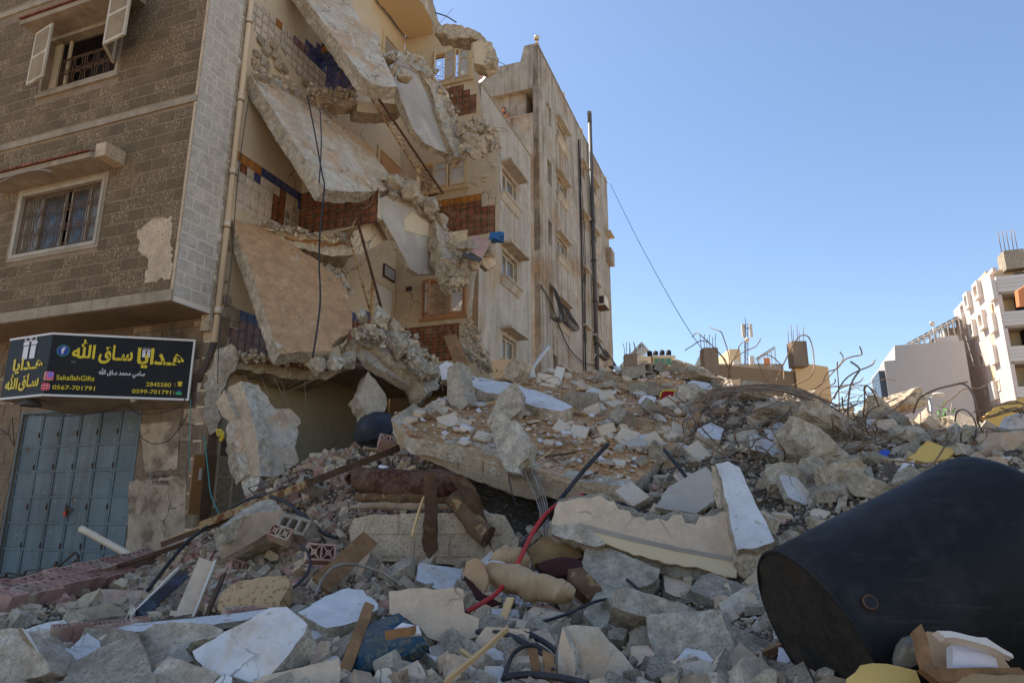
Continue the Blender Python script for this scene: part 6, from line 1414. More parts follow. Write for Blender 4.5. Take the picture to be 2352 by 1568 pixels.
rock('tan lump behind the rebar right of the crest', 2040, 985, 50, 40, 514, 'plaster_tan')
rock('pale lump at the right border below the rose block', 2330, 985, 60, 50, 515, 'plaster_white')
rock('low lump in front of the sunlit crest lump', 2085, 1000, 60, 40, 516)
rock('rounded lump under the leaning white slab', 1715, 1290, 60, 60, 517)
rock('tan-faced lump at the left flank of the tank', 1745, 1215, 60, 70, 518)
rock('grey lump below the long grey beam', 1840, 1410, 50, 50, 519)
rock('rough lump with rebar stubs at the rear of the great slab', 1190, 855, 50, 50, 520, short='the rear lump')
rock('grey lump beside the white door frame', 1205, 880, 50, 40, 521, CC)
rock('sandy lump on the crest behind the pillow', 1580, 915, 80, 60, 522, 'concrete_dust', short='the sandy lump')
rock('jagged orange-stained lump on the crest', 1610, 862, 60, 30, 523, 'concrete_dust')
rock('sharp grey lump right of the patterned pillow', 1560, 955, 60, 45, 524)
FG = []
for i, (x, y, w, h) in enumerate(((1010,1290+60,60,40),(905,1330,55,40),(820,1325,50,40),(640,1500,60,40),(700,1545,60,40),(60,1520,0,0),(1085,1500,60,60),(1150,1520,70,60),(1040,1530,60,40),(1330,1400,60,50),(1395,1415,50,50),(1440,1440,60,40),(1500,1500,60,60),(1530,1520,60,80),(1600,1480,70,40),(1600,1530,60,40),(1690,1520,60,40),(1560,1370,50,40),(1660,1380,60,40),(1700,1410,50,40),(1230,1390,60,40),(1260,1450,50,40),(1200,1460,40,30),(1210,1530,60,30),(950,1310,50,30),(1100,1300,40,30),(870,1300,40,30),(1230,1500,50,50),(760,1530,60,40),(600,1550,0,0),(180,1540,60,30),(270,1560,60,30))):
    if w: FG.append((x, y, w*1.45, i))
# ---- leaning slabs on the right slope
hero('plaster_slab', 'long white plaster slab leaning on the right slope', [(1645,1066),(1672,1058),(1700,1075),(1722,1130),(1752,1185),(1778,1240),(1740,1256),(1692,1262),(1682,1215),(1668,1150),(1655,1100)], (1730,1250), (-.12,-.82,.55), .24, WP, 'slab', .1, Y=6.35, short='the leaning white slab')
hero('concrete_block_piece', 'brown rough edge piece left of the leaning white slab', [(1634,1072),(1650,1068),(1660,1110),(1665,1160),(1650,1170),(1636,1120)], (1650,1165), (-.7,-.7,.2), .25, CD, 'rubble', .05, Y=6.8)
hero('concrete_slab_piece', 'smooth grey slab sheet leaning below the terrazzo tiles', [(1503,1162),(1540,1116),(1622,1070),(1634,1084),(1640,1150),(1600,1178),(1560,1172)], (1560,1170), (-.1,-.75,.65), .12, ['underside','concrete','concrete'], 'slab', .06, Y=7.4, short='the smooth grey sheet')
hero('plaster_slab', 'white plaster scrap right of the leaning white slab', [(1790,1095),(1815,1080),(1840,1110),(1880,1150),(1850,1160),(1810,1140)], (1840,1150), (.1,-.8,.55), .08, WP, 'slab', .12)
hero('plaster_slab', 'white plaster board between the rebar curls', [(1755,985),(1790,968),(1822,990),(1800,1010),(1765,1008)], (1790,1005), (.1,-.7,.7), .06, WP, 'slab', .12)
hero('plaster_slab', 'white-topped block among the rebar', [(1600,985),(1632,970),(1662,985),(1655,1010),(1622,1004)], (1630,1020), (.15,-.5,.85), .3, WP, 'rubble', .25, short='the white-topped block')
hero('plaster_slab', 'white-topped block on the crest right of the hollow blocks', [(1572,882),(1590,872),(1630,880),(1636,892),(1600,898)], (1600,900), (.1,-.5,.85), .3, WP, 'rubble', .25)
hero('plaster_slab', 'white broken board at the right border above the tank', [(2302,1010),(2330,998),(2370,1000),(2370,1028),(2310,1030)], (2340,1030), (.1,-.8,.6), .06, WP, 'slab', .1)
hero('grey_sheet', 'pale grey sheet leaning at the right behind the tank', [(2330,1082),(2352,1075),(2380,1078),(2380,1098),(2336,1096)], (2352,1095), (0,-.9,.4), .05, 'roof_grey', 'panel', .05)

# ---- hollow blocks
def cmu_mesh(n=2, l=.4, h=.2, w=.2, t=.035, m='cinder'):
    mb = MB(); mb.box((-l/2,-w/2,-h/2), (l,0,0), (0,t,0), (0,0,h)); mb.box((-l/2,w/2-t,-h/2), (l,0,0), (0,t,0), (0,0,h))
    for i in range(n+1):
        x = -l/2 + (l-t)*i/n; mb.box((x,-w/2+t,-h/2+.002), (t,0,0), (0,w-2*t,0), (0,0,h-.004))
    mb.box((-l/2+t,-w/2+t,-h/2+.004), (l-2*t,0,0), (0,w-2*t,0), (0,0,.02)); return mesh_of(mb, 'hollow_block', m)
CMU, CMU3 = cmu_mesh(2), cmu_mesh(3)
def pink_mesh(m):
    mb = MB(); l, h, w, t = .34, .2, .2, .022
    mb.box((-l/2,-w/2,-h/2), (l,0,0), (0,t,0), (0,0,h)); mb.box((-l/2,w/2-t,-h/2), (l,0,0), (0,t,0), (0,0,h))
    mb.box((-l/2,-w/2+t,-h/2+.001), (t,0,0), (0,w-2*t,0), (0,0,h-.002)); mb.box((l/2-t,-w/2+t,-h/2+.001), (t,0,0), (0,w-2*t,0), (0,0,h-.002)); mb.box((-t/2,-w/2+t,-h/2+.001), (t,0,0), (0,w-2*t,0), (0,0,h-.002))
    for sx in (-1, 1):
        cx = sx*l/4
        for a, b in (((-.068,-.078),(.068,.078)), ((-.068,.078),(.068,-.078))):
            mb.bar((cx+a[0],a[1],-h/2+.003), (cx+b[0],b[1],-h/2+.003), .016, .016); mb.prism([(cx+a[0]-.008,a[1],-h/2+.003), (cx+a[0]+.008,a[1],-h/2+.003), (cx+b[0]+.008,b[1],-h/2+.003), (cx+b[0]-.008,b[1],-h/2+.003)], (0,0,h-.006))
        ring = [(cx+.035*math.cos(k*.785), .035*math.sin(k*.785), 0) for k in range(9)]
        for k in range(8): mb.prism([V(ring[k])+V((0,0,-h/2+.004)), V(ring[k+1])+V((0,0,-h/2+.004)), V(ring[k+1])*.99+V((0,0,-h/2+.004))+(V((cx,0,0))-V(ring[k+1]))*.35, V(ring[k])+V((0,0,-h/2+.004))+(V((cx,0,0))-V(ring[k]))*.35], (0,0,h-.008))
    return mesh_of(mb, 'hollow_brick', m)
PINK = pink_mesh('pink_pale'); PINK2 = pink_mesh('pink_brick')
def place(me, name, label, x, y, rot, s=1, lift=.08, cat='block', grp=None, base=None, Y=None):
    c = P(x, y, Y) if Y else (SL.pt(*SL.uv(x, y)) if base else G(x, y)); 
    mw = Matrix.Translation(c + UP*lift) @ Matrix.Rotation(rot[2], 4, 'Z') @ Matrix.Rotation(rot[0], 4, 'X') @ Matrix.Rotation(rot[1], 4, 'Y') @ Matrix.Diagonal((s,s,s,1))
    return inst(name, me, mw, None, label, cat, grp)
place(CMU3, 'hollow_block', 'grey hollow block with slots on the brick slope beside the beam stub', 680, 1218, (1.0,.35,-.6), .95, .02, Y=7.7); anc(680, 1212, 'the slotted hollow block')
place(PINK2, 'hollow_brick', 'dark pink hollow brick beside the slotted hollow block', 645, 1228, (.9,.5,-.5), .72, .0, 'brick', Y=7.6)
place(PINK, 'hollow_brick', 'pink hollow brick with open star pattern above the leaning board', 735, 1272, (1.25,.25,.15), .85, .0, 'brick', Y=7.3); anc(735, 1272, 'the star-patterned brick')
place(PINK, 'hollow_brick', 'small pink hollow brick low on the brick slope', 548, 1315, (.9,.5,.3), .75, .03, 'brick')
place(PINK, 'hollow_brick', 'pink hollow brick beside the dark wing of the great slab', 893, 1018, (.7,.2,.2), .9, .0, 'brick', Y=10.2)
place(CMU3, 'hollow_block', 'broken hollow block half way up the brick slope', 715, 1118, (.8,.3,.4), .9, .02, Y=9.6)
for x, y, r, s, lab in ((1336,935,(.25,.1,-.35),1.25,'large open hollow block standing on the great slab'), (1478,908,(.1,-.05,-.15),1.2,'hollow block lying square on the upper slab behind the pillow'), (1440,980,(.6,.4,.6),1.15,'tilted grey block in the middle of the sandy slab'), (1455,868,(.1,.0,-.1),1.1,'hollow block lying flat at the left end of the crest'),
    (1490,860,(1.5,.3,.2),1.0,'tan-faced block standing on the crest'), (1527,862,(.5,.3,.7),1.0,'dark hollow block on the crest centre'), (1568,855,(.3,.4,-.4),1.1,'tilted block at the right of the crest row'), (1500,955,(.4,.6,.3),.9,'small hollow block below the patterned pillow'),
    (1395,880,(.4,.3,.5),.9,'hollow block leaning near the brown canopy remnant'), (1110,925,(.5,.2,.8),.7,'small hollow block under the white-topped beam')):
    place(CMU, 'hollow_block', lab, x, y, r, s, .1, base=True)
anc(1336, 925, 'the large open hollow block'); anc(1478, 900, 'the square hollow block'); anc(1440, 975, 'the tilted grey block')
# ---- strip of fallen hollow-brick wall across the left
strip = thing('brick_wall_strip', 'toppled strip of pink hollow-brick wall in front of the blue doors', 'wall fragment', G(150, 1370)); anc(160, 1350, 'the toppled brick strip')
def brick_row(p0, p1, n, tilt, parent, s=1.15, me=(PINK2, PINK), name='brick', up=.1):
    a, b = V(p0), V(p1); d = (b-a); yaw = math.atan2(d.y, d.x); pit = -math.atan2(d.z, math.hypot(d.x, d.y)); L_ = d.length/n
    for i in range(n):
        c = a.lerp(b, (i+.5)/n) + UP*(up+R.uniform(-.015,.015))
        mw = Matrix.Translation(c) @ Matrix.Rotation(yaw+R.uniform(-.04,.04), 4, 'Z') @ Matrix.Rotation(pit+R.uniform(-.04,.04), 4, 'Y') @ Matrix.Rotation(tilt+R.uniform(-.06,.06), 4, 'X') @ Matrix.Diagonal((L_/.345, s, s, 1))
        inst(name, me[R.randrange(len(me))], mw, parent)
brick_row(G(-20,1398), G(345,1296), 12, .35, strip); brick_row(G(-20,1420), G(285,1335), 9, .35, strip)
mb = MB(); a, b = G(-20,1405), G(300,1318); mb.prism([a+UP*.16, b+UP*.18, b+UP*.20+V((-.1,.22,0)), a+UP*.18+V((-.1,.22,0))], UP*.02); mb.build('mortar_bed', 'tan_patch', strip)
st2 = thing('brick_wall_strip', 'pink hollow bricks under the long white plaster strip', 'wall fragment', G(220,1470))
brick_row(G(112,1478), G(340,1456), 5, 0, st2, 1.0, (PINK2,), up=.03); brick_row(G(515,1440), G(590,1424), 2, 0, st2, .9, (PINK2,), up=.03)
for i, (px, m, lab) in enumerate((([(212,1372),(225,1352),(330,1356),(345,1380),(318,1396),(215,1388)], 'pink_brick', 'tilted pink brick wall chunk behind the dark window frame'), ([(165,1405),(180,1395),(262,1386),(292,1408),(288,1430),(235,1436),(170,1428)], 'brown_debris', 'ridged brown wall chunk above the long white strip'), ([(155,1395),(195,1360),(230,1350),(215,1375),(200,1396)], 'tan_patch', 'tan plaster sheet behind the ridged brown chunk'))):
    hero('wall_chunk', lab, px, (px[-1][0]+20, px[-1][1]), (-.1,-.75,.66), .22, m, 'rubble', .06, rough=.03)
anc(230, 1410, 'the ridged brown chunk')
# ---- timber, frames, boards
def pk(a, b, w, t, m, lab, name='plank', cat='plank', Ya=None, Yb=None, up=UP, lift=.05):
    p = (P(*a, Ya) if Ya else G(*a)+UP*lift); q = (P(*b, Yb) if Yb else G(*b)+UP*lift); return plank(p, q, w, t, m, lab, name, cat, up)
pk((735,1345),(850,1236), .20, .035, 'wood', 'broad brown board leaning against the low wall fragment', Ya=6.7, Yb=7.5, up=V((.5,-.8,.5))); anc(790, 1300, 'the broad leaning board')
pk((422,1425),(476,1288), .17, .03, 'plaster_tan', 'beige metal-edged board standing in the brick slope', 'board', 'board', 6.4, 6.9, up=V((.3,-1,.2))); anc(450, 1350, 'the beige standing board')
pk((440,1425),(494,1288), .02, .045, 'frame_white', 'white aluminium edge along the beige standing board', 'edge_strip', 'strip', 6.36, 6.86, up=V((.3,-1,.2)))
pk((306,1420),(415,1312), .09, .05, 'dark_metal', 'dark window frame bar lying left of the beige board', 'window_frame', 'frame', 6.4, 7.1, up=V((.3,-1,.2)))
pk((322,1410),(424,1318), .10, .03, 'dark_plastic', 'dark glass strip in the fallen window frame', 'glass_strip', 'frame', 6.4, 7.1, up=V((.4,-.8,.4)))
pk((300,1416),(408,1306), .02, .03, 'frame_white', 'white edging of the fallen dark window frame', 'edge_strip', 'strip', 6.35, 7.05)
pk((470,1425),(513,1320), .035, .035, 'wood_dark', 'charred stick standing right of the beige board', 'stick', 'stick', 6.3, 6.7)
pk((782,1562),(848,1388), .07, .03, 'wood', 'split brown plank beside the blue flowered cloth', Ya=4.3, Yb=4.9, up=V((.3,-1,.2)))
pk((1020,1568),(1168,1442), .025, .025, 'wood_pale', 'pale square stick in the centre foreground', 'stick', 'stick', 4.0, 4.6)
pk((946,1231),(973,1140), .022, .022, 'wood_pale', 'yellow rod leaning on the low wall fragment', 'rod', 'stick', 7.5, 7.7)
pk((459,1206),(700,1112), .05, .09, 'rust_cream', 'long rusty channel with peeling cream paint, lower half', 'steel_channel', 'steel', 9.0, 9.2); pk((700,1112),(918,1028), .05, .09, 'rust_dark', 'long dark steel channel climbing to the great slab', 'steel_channel', 'steel', 9.2, 9.9)
pk((374,1246),(560,1172), .06, .05, 'wood_pale', 'pale splintered batten across the brick slope', 'batten', 'plank', 9.4, 9.3); pk((253,1306),(430,1246), .07, .05, 'wood_dark', 'charred beam end pointing at the blue doors', 'beam', 'plank', 9.6, 9.5)
pk((370,1250),(600,1165), .04, .06, 'wood_dark', 'dark batten under the pale splintered one', 'batten', 'plank', 9.2, 9.1)
pk((620,1140),(720,1105), .12, .03, 'wood', 'short board at the foot of the grey wall fragment', Ya=9.6, Yb=10.2)
pk((1216,840),(1228,905), .16, .05, 'frame_white', 'white door post standing behind the white-topped beam', 'door_post', 'door part', 12.6, 12.3, up=V((0,-1,.1))); pk((1288,845),(1272,900), .16, .05, 'frame_white', 'second white door post beside the drooping rebar hook', 'door_post', 'door part', 12.4, 12.0, up=V((0,-1,.1)))
pk((1232,868),(1278,878), .05, .22, 'frame_white', 'white panelled door rail between the two posts', 'door_rail', 'door part', 12.2, 12.1); pk((1240,890),(1275,898), .05, .2, 'frame_white', 'lower white panelled door rail', 'door_rail', 'door part', 12.0, 11.9)
anc(1250, 880, 'the white door pieces')
for i, (a, b, w, m, lab) in enumerate((((1210,860),(1260,795),.06,'steel','grey pipe leaning against the tall block'),)):
    pk(a, b, w, w, m, lab, 'pipe', 'pipe', 12.8, 13.5)
pk((1342,895),(1388,893), .06, .03, 'wood_pale', 'pale batten lying at the rear of the slab', 'batten', 'plank', 12.6, 12.6)
pk((1432,1000),(1465,1028), .06, .03, 'dark_metal', 'dark metal strip on the sandy slab', 'metal_strip', 'strip', 10.0, 9.6)
mb = MB(); c = G(1000, 1000)
# canopy remnant with red tiles in front of the tall block
cp_ = P(1350, 880, 15.5); rc = thing('tiled_canopy', 'fallen concrete canopy with red roof tiles behind the mound crest', 'canopy', cp_)
mb = MB(); a, b = P(1300,862,15.4), P(1390,885,15.2); d = b-a; mb.box(a-UP*.25, d, V((.1,.9,.05)), UP*.22); mb.build('canopy_slab', 'concrete', rc)
for i in range(11):
    p = a.lerp(b, (i+.3)/11); mb = MB(); mb.prism([p+V((x,0,z)) for x, z in ((-.05,0),(-.03,.06),(.03,.06),(.05,0))], V((.08,.8,.12))); mb.build('tile', 'red_lid', rc)
# ---- pipes, cables
def hose(pts, r, m, lab, name='cable', cat='cable', n=7, k=6, grp=None):
    mb = MB(); mb.tube(spline(pts, n), r, k); return mb.build(name, m, None, lab, cat, grp)
def gp(*l, lift=.03): return [(G(x, y)+UP*lift if len(q) == 2 else P(*q)) for q in l for x, y in [q[:2]]]
hose([P(186,1213,10.6), P(250,1248,10.5), P(316,1284,10.4)], .052, 'pipe_white', 'broken white drainpipe length lying against the blue doors', 'pipe', 'pipe', 3, 10)
hose([P(1070,1405,5.7), P(1100,1388,5.75), P(1140,1362,5.9), P(1172,1322,6.1), P(1198,1275,6.3), P(1225,1220,6.5), P(1258,1175,6.7), P(1300,1148,6.9), P(1342,1135,7.0)], .020, 'cable_red', 'thick red cable arching up beside the cream wall fragment', k=8); anc(1190, 1290, 'the red cable')
hose([P(1072,1404,5.68), P(1055,1412,5.66), P(1040,1425,5.64)], .016, 'cable_black', 'black core sticking out of the red cable end')
hose([P(1185,1265,6.6), P(1230,1215,6.7), P(1300,1130,7.2), P(1345,1075,7.3), P(1396,1020,7.4)], .024, 'cable_black', 'thick black cable standing up in front of the great slab', k=8); anc(1350, 1080, 'the standing black cable')
hose([P(1526,1032,8.2), P(1580,1100,7.8), P(1640,1180,7.3), P(1660,1200,7.1)], .022, 'cable_black', 'thick black cable running down beside the smooth grey sheet', k=8)
hose([P(1340,1136,6.9), P(1400,1150,6.9), P(1470,1172,6.8)], .02, 'cable_black', 'black cable lying along the top of the cream wall fragment')
hose([P(735,370-120,12.0), P(738,330,11.6), P(733,420,11.4)], .012, 'wire', 'thin cable over the middle hanging slab', 'cable')
hose([P(706,220,12.6), P(722,300,12.2), P(740,400,11.7), P(745,430,11.5), P(736,520,11.4), P(733,600,11.6), P(735,700,11.3), P(718,822,11.0)], .016, 'cable_black', 'long dark cable dangling over the middle and lowest slabs')
hose([P(575,205,11.8), P(560,300,11.8), P(545,420,11.7), P(528,640,11.6), P(505,760,11.5), P(500,880,11.4)], .008, 'wire', 'thin pale wire hanging beside the drainpipe')
hose([P(500,1190,10.2), P(550,1155,9.9), P(600,1138,9.3), P(650,1150,8.9), P(700,1185,8.5), P(740,1222,8.0), P(775,1235,7.8)], .022, 'cable_black', 'black cable looping over the beam stub and hollow block', k=8)
hose([P(340,1355,7.6), P(390,1290,8.2), P(440,1235,8.8), P(520,1180,9.2)], .022, 'cable_black', 'black cable climbing the brick slope from the toppled strip', k=8)
hose([P(655,1362,6.4), P(690,1335,6.6), P(712,1300,6.8), P(705,1265,7.0), P(688,1250,7.2)], .014, 'cable_black', 'thin black cable looping right of the flowered cushion')
hose([P(725,1368,6.0), P(740,1330,6.2), P(770,1300,6.4), P(815,1296,6.5), P(880,1315,6.4), P(925,1345,6.2)], .014, 'rebar_grey', 'grey cable in front of the low wall fragment')
hose([P(1100,1456,4.9), P(1140,1445,4.9), P(1200,1450,4.8), P(1260,1480,4.7), P(1300,1520,4.5)], .018, 'cable_black', 'upper black cable crossing the centre foreground')
hose([P(1095,1450,4.95), P(1160,1455,4.8), P(1230,1490,4.6), P(1280,1530,4.4)], .018, 'cable_black', 'lower black cable crossing the centre foreground')
hose([P(1155,1560,4.2), P(1180,1500,4.5), P(1220,1480,4.5), P(1260,1500,4.4), P(1270,1540,4.2)], .014, 'cable_black', 'looped black cable left of the big pale chunk')
hose([P(1160,1555,4.1), P(1210,1548,4.1), P(1290,1556,4.0), P(1350,1570,3.9)], .02, 'cable_black', 'black hose at the bottom edge of the foreground')
hose([P(1230,1432,5.3), P(1300,1410,5.5), P(1370,1380,5.8), P(1430,1372,5.9)], .012, 'cable_black', 'thin black cable under the rolled mattresses')
hose([P(1440,1330,6.2), P(1500,1380,5.8), P(1600,1440,5.4), P(1700,1500,4.9), P(1800,1555,4.4)], .014, 'cable_black', 'long thin black cable crossing the long grey beam')
hose([P(1620,1555,4.5), P(1680,1530,4.7), P(1720,1560,4.4)], .014, 'cable_black', 'short black cable beside the tank foot')
for i, (dx, Y0) in enumerate(((0,8.4), (12,8.45), (24,8.4), (6,8.5), (18,8.35))):
    hose([P(1200+dx*.3,1050,8.6), P(1208+dx,1090,Y0-.2), P(1225+dx,1130,Y0-.5), P(1238+dx*.8,1165,Y0-.8), P(1243+dx*.7,1200,Y0-1.1), P(1250+dx*.4,1235,7.1)], .009, 'rebar_grey', ('first','second','third','fourth','fifth')[i]+' strand of the grey wire bundle hanging from the slumped shard')
hose([P(1168,1062,8.4), P(1172,1110,8.2), P(1182,1150,8.0), P(1196,1162,8.0), P(1200,1150,8.1)], .006, 'wire', 'single thin hooked wire left of the grey wire bundle')
# twisted frames by the doors
mb = MB(); 
for a, b in (((0,1365),(15,1315)), ((15,1315),(60,1322)), ((60,1322),(135,1300)), ((135,1300),(172,1268)), ((172,1268),(180,1275)), ((180,1275),(178,1320)), ((50,1338),(130,1322)), ((130,1322),(175,1285)), ((20,1370),(60,1310)), ((60,1310),(120,1304))):
    mb.bar(P(*a,9.6), P(*b,9.6), .035, .02)
mb.build('twisted_frame', 'dark_metal', None, 'twisted black metal frame in front of the blue doors', 'frame'); anc(110, 1310, 'the twisted black frame')
gr = thing('bent_grille', 'bent iron window grille lying below the grey wall fragment', 'grille', P(640,1110,10.2))
a, b, c_, d_ = P(570,1120,10.3), P(700,1078,10.6), P(720,1108,10.0), P(600,1150,9.8)
for i in range(7):
    mb = MB(); mb.bar(a.lerp(b, i/6), d_.lerp(c_, i/6), .014); mb.build('bar', 'rust_dark', gr)
for i in range(4):
    mb = MB(); mb.bar(a.lerp(d_, i/3), b.lerp(c_, i/3), .014); mb.build('cross_bar', 'rust_dark', gr)
# gate and wooden door by the shop pier
gt = thing('iron_gate', 'pale narrow iron gate with lattice panels behind the leaning fragment', 'gate', P(515,1160,11.6)); gpl_ = vpl(495,11.7,540,11.9,1080); r0 = avg_rect(gpl_, (496,1005), (538,1003), (536,1165), (496,1168))
a0, a1, b0, b1 = r0; mb = MB()
for q in ((a0, a0+.03, b0, b1), (a1-.03, a1, b0, b1), (a0+.03, a1-.03, b1-.03, b1), (a0+.03, a1-.03, b0+(b1-b0)*.42, b0+(b1-b0)*.45), (a0+.03, a1-.03, b0+(b1-b0)*.68, b0+(b1-b0)*.72)): mb.pbox(gpl_, *q, 0, .03)
mb.build('gate_frame', 'trim', gt); mb = MB(); mb.pbox(gpl_, a0+.03, a1-.03, b0+(b1-b0)*.73, b1-.03, .008, .015); mb.build('mesh_panel', 'dark_metal', gt)
mb = MB()
for k in range(6):
    f0, f1 = b0+(b1-b0)*.68*k/6, b0+(b1-b0)*.68*(k+1)/6; mb.bar(gpl_.pt(a0+.03,f0,.015), gpl_.pt(a1-.03,f1,.015), .012); mb.bar(gpl_.pt(a1-.03,f0,.018), gpl_.pt(a0+.03,f1,.018), .012)
mb.build('lattice', 'trim', gt)
wd = thing('wooden_door', 'brown wooden door edge standing between shop pier and iron gate', 'door', P(465,1190,11.6)); wpl_ = vpl(438,11.5,495,11.8,1100); r0 = avg_rect(wpl_, (440,1048), (492,1040), (490,1180), (438,1182)); a0, a1, b0, b1 = r0
mb = MB(); mb.pbox(wpl_, a0, (a0+a1)/2-.01, b0, b1, -.05, 0); mb.build('leaf', 'door_brown', wd); mb = MB(); mb.pbox(wpl_, (a0+a1)/2+.01, a1, b0, b1, -.03, .02); mb.build('door_frame', 'wood_dark', wd); mb = MB(); mb.pbox(wpl_, a0+.1, a0+.14, b0+.55, b0+.75, .001, .03); mb.build('lock_plate', 'steel', wd)
hose([P(470,1000,11.3), P(478,1080,11.3), P(486,1140,11.2), P(510,1190,11.0)], .01, 'teal_wire', 'teal wire hanging across the wooden door')
for k in range(4): hose([P(497+k*3,985,11.2), P(500+k*4,1000-k*3,11.15), P(508+k*2,998,11.15), P(504+k*2,1012,11.2)], .01, 'yellow_wire', 'yellow cable coil strand above the iron gate', grp='yellow cable coil')
# ---- soft things
def blob(name, lab, cat, px, contact, n, thick, m, Y=None, lift=0, wr=.03, fr=4, step=.05, bulge=None):
    HP.append(px); c = P(*contact, Y) if Y else G(*contact)+V(n)*lift; pl = npl(c, n); uv_ = uvs(pl, px); A_ = np.array(uv_); cc = A_.mean(0)
    sd_ = R.uniform(0,99); ext = np.abs(A_-cc).max(0)
    def bg_(x, y):
        r2 = ((x-cc[0])/ext[0])**2 + ((y-cc[1])/ext[1])**2
        return (bulge if bulge is not None else thick*.5)*max(0, 1-r2) + wr*noise.noise(V((x*fr, y*fr, sd_))) + wr*.5*noise.noise(V((x*fr*2.7, y*fr*2.7, sd_+3)))
    mb = plate(pl, uv_, thick, step, .012, .004, .02, bulge=bg_); return mb.build(name, m if isinstance(m, list) else [m]*3, None, lab, cat)
def roll(name, lab, cat, pts, rs, m, wr=.012, n=18, fr=9, rib=0):
    pts = spline([P(*q) for q in pts], 8 if not rib else 16); k = len(pts); r_ = [np.interp(i/(k-1), np.linspace(0,1,len(rs)), rs)*(1+rib*(abs(math.sin(i*.62+1.7*math.sin(i*.21)))-.5)) for i in range(k)]
    mb = MB(); mb.tube(pts, r_, n); vs = []
    for v in mb.v:
        q = V(v); vs.append(tuple(q + V((noise.noise(q*fr), noise.noise(q*fr+V((9,0,0))), noise.noise(q*fr+V((0,9,0)))))*wr))
    mb.v = vs; return mb.build(name, m, None, lab, cat)
roll('sofa_cushion', 'long brown patterned sofa cushion lying on the low wall fragment', 'cushion', [(812,1098,8.3),(820,1098,8.3),(880,1108,8.2),(960,1112,8.1),(1030,1112,8.0),(1050,1112,8.0)], [.06,.15,.165,.17,.16,.08], 'sofa_print', .03, fr=6, rib=.05); anc(930, 1105, 'the patterned sofa cushion')
roll('rolled_blanket', 'flattened brown blanket squeezed under the patterned cushion', 'blanket', [(815,1142,8.2),(900,1140,8.1),(1000,1142,8.0),(1090,1150,7.9)], [.03,.075,.075,.03], 'carpet', .02)
roll('rolled_blanket', 'dusty cloth layer under the brown blanket', 'blanket', [(805,1162,8.15),(900,1160,8.1),(1000,1162,8.0),(1100,1168,7.9)], [.02,.05,.05,.02], 'brown_debris', .02)
blob('hanging_cloth', 'brown cloth strip hanging over the low wall fragment', 'cloth', [(974,1092),(1000,1090),(1004,1150),(1002,1230),(1006,1262),(985,1282),(972,1262),(968,1240),(976,1180)], (985,1250), (0,-1,.05), .03, 'cloth_brown', Y=7.55, wr=.05, bulge=.03)
blob('hanging_cloth', 'brown cloth slanting down from under the great slab', 'cloth', [(1030,1092),(1060,1088),(1085,1110),(1105,1150),(1120,1200),(1130,1260),(1112,1230),(1090,1180),(1060,1130)], (1090,1180), (.1,-1,.1), .03, 'cloth_brown', Y=7.6, wr=.05, bulge=.02)
roll('rolled_carpet', 'rolled grey-brown carpet drooping beside the hanging cloths', 'carpet', [(1042,1140,7.8),(1070,1175,7.7),(1100,1215,7.6),(1122,1232,7.55)], [.10,.11,.11,.12], 'carpet', .012); anc(1085, 1195, 'the rolled carpet')
roll('rolled_mattress', 'tan rolled mattress bound with string in front of the wedged block', 'mattress', [(1118,1312,6.2),(1160,1322,6.1),(1220,1342,5.95),(1280,1356,5.85),(1320,1368,5.8)], [.07,.12,.12,.10,.05], 'mattress', .045, fr=7, rib=.10); anc(1220, 1340, 'the rolled mattress')
roll('rolled_mattress', 'short tan mattress roll behind the red cable', 'mattress', [(1138,1286,6.6),(1160,1280,6.55),(1190,1284,6.5),(1215,1290,6.5)], [.07,.10,.10,.06], 'mattress', .04, fr=8, rib=.08)
blob('foam_bundle', 'stained tan foam bundle below the cream wall fragment', 'foam', [(1215,1262),(1245,1232),(1290,1232),(1335,1255),(1338,1282),(1280,1290),(1230,1290)], (1280,1285), (0,-.9,.4), .16, 'foam_tan', Y=6.7, wr=.05)
blob('foam_bundle', 'grey-brown cloth bundle between mattress roll and wedged block', 'cloth', [(1305,1310),(1335,1310),(1370,1345),(1400,1380),(1370,1390),(1330,1365),(1308,1335)], (1360,1375), (0,-.8,.55), .14, 'carpet', Y=6.0, wr=.05)
blob('maroon_cloth', 'crumpled maroon cloth above the rolled mattress', 'cloth', [(1232,1292),(1280,1280),(1330,1285),(1342,1308),(1310,1322),(1270,1318),(1240,1306)], (1290,1315), (0,-.8,.6), .08, 'cloth_maroon', Y=6.35, wr=.05)
blob('white_cloth', 'white scrap of cloth at the left end of the mattress roll', 'cloth', [(1104,1298),(1130,1284),(1170,1298),(1168,1306),(1130,1308)], (1135,1305), (0,-.8,.6), .03, 'cloth_white', Y=6.3, wr=.03)
hero('chipboard', 'brown chipboard panel leaning left of the mattress roll', [(1066,1318),(1072,1290),(1090,1284),(1110,1292),(1122,1340),(1110,1362),(1086,1340)], (1095,1360), (-.3,-.9,.3), .03, 'cardboard', 'board', .02, Y=6.0)
hero('chipboard', 'dark cloth-edged board strip below the chipboard panel', [(1064,1322),(1074,1326),(1110,1366),(1150,1382),(1130,1388),(1092,1372)], (1100,1380), (-.1,-.9,.3), .04, 'cloth_maroon', 'board', .02, Y=5.9)
blob('blue_cloth', 'blue flowered upholstery cloth crumpled in the bottom foreground', 'cloth', [(778,1572),(795,1520),(812,1480),(842,1433),(880,1416),(916,1409),(938,1426),(965,1450),(982,1478),(955,1500),(920,1525),(893,1548),(850,1562),(800,1590)], (870,1540), (-.1,-.75,.62), .10, 'blue_floral', Y=4.55, wr=.07, fr=4, step=.03, bulge=.10); anc(880, 1480, 'the blue flowered cloth')
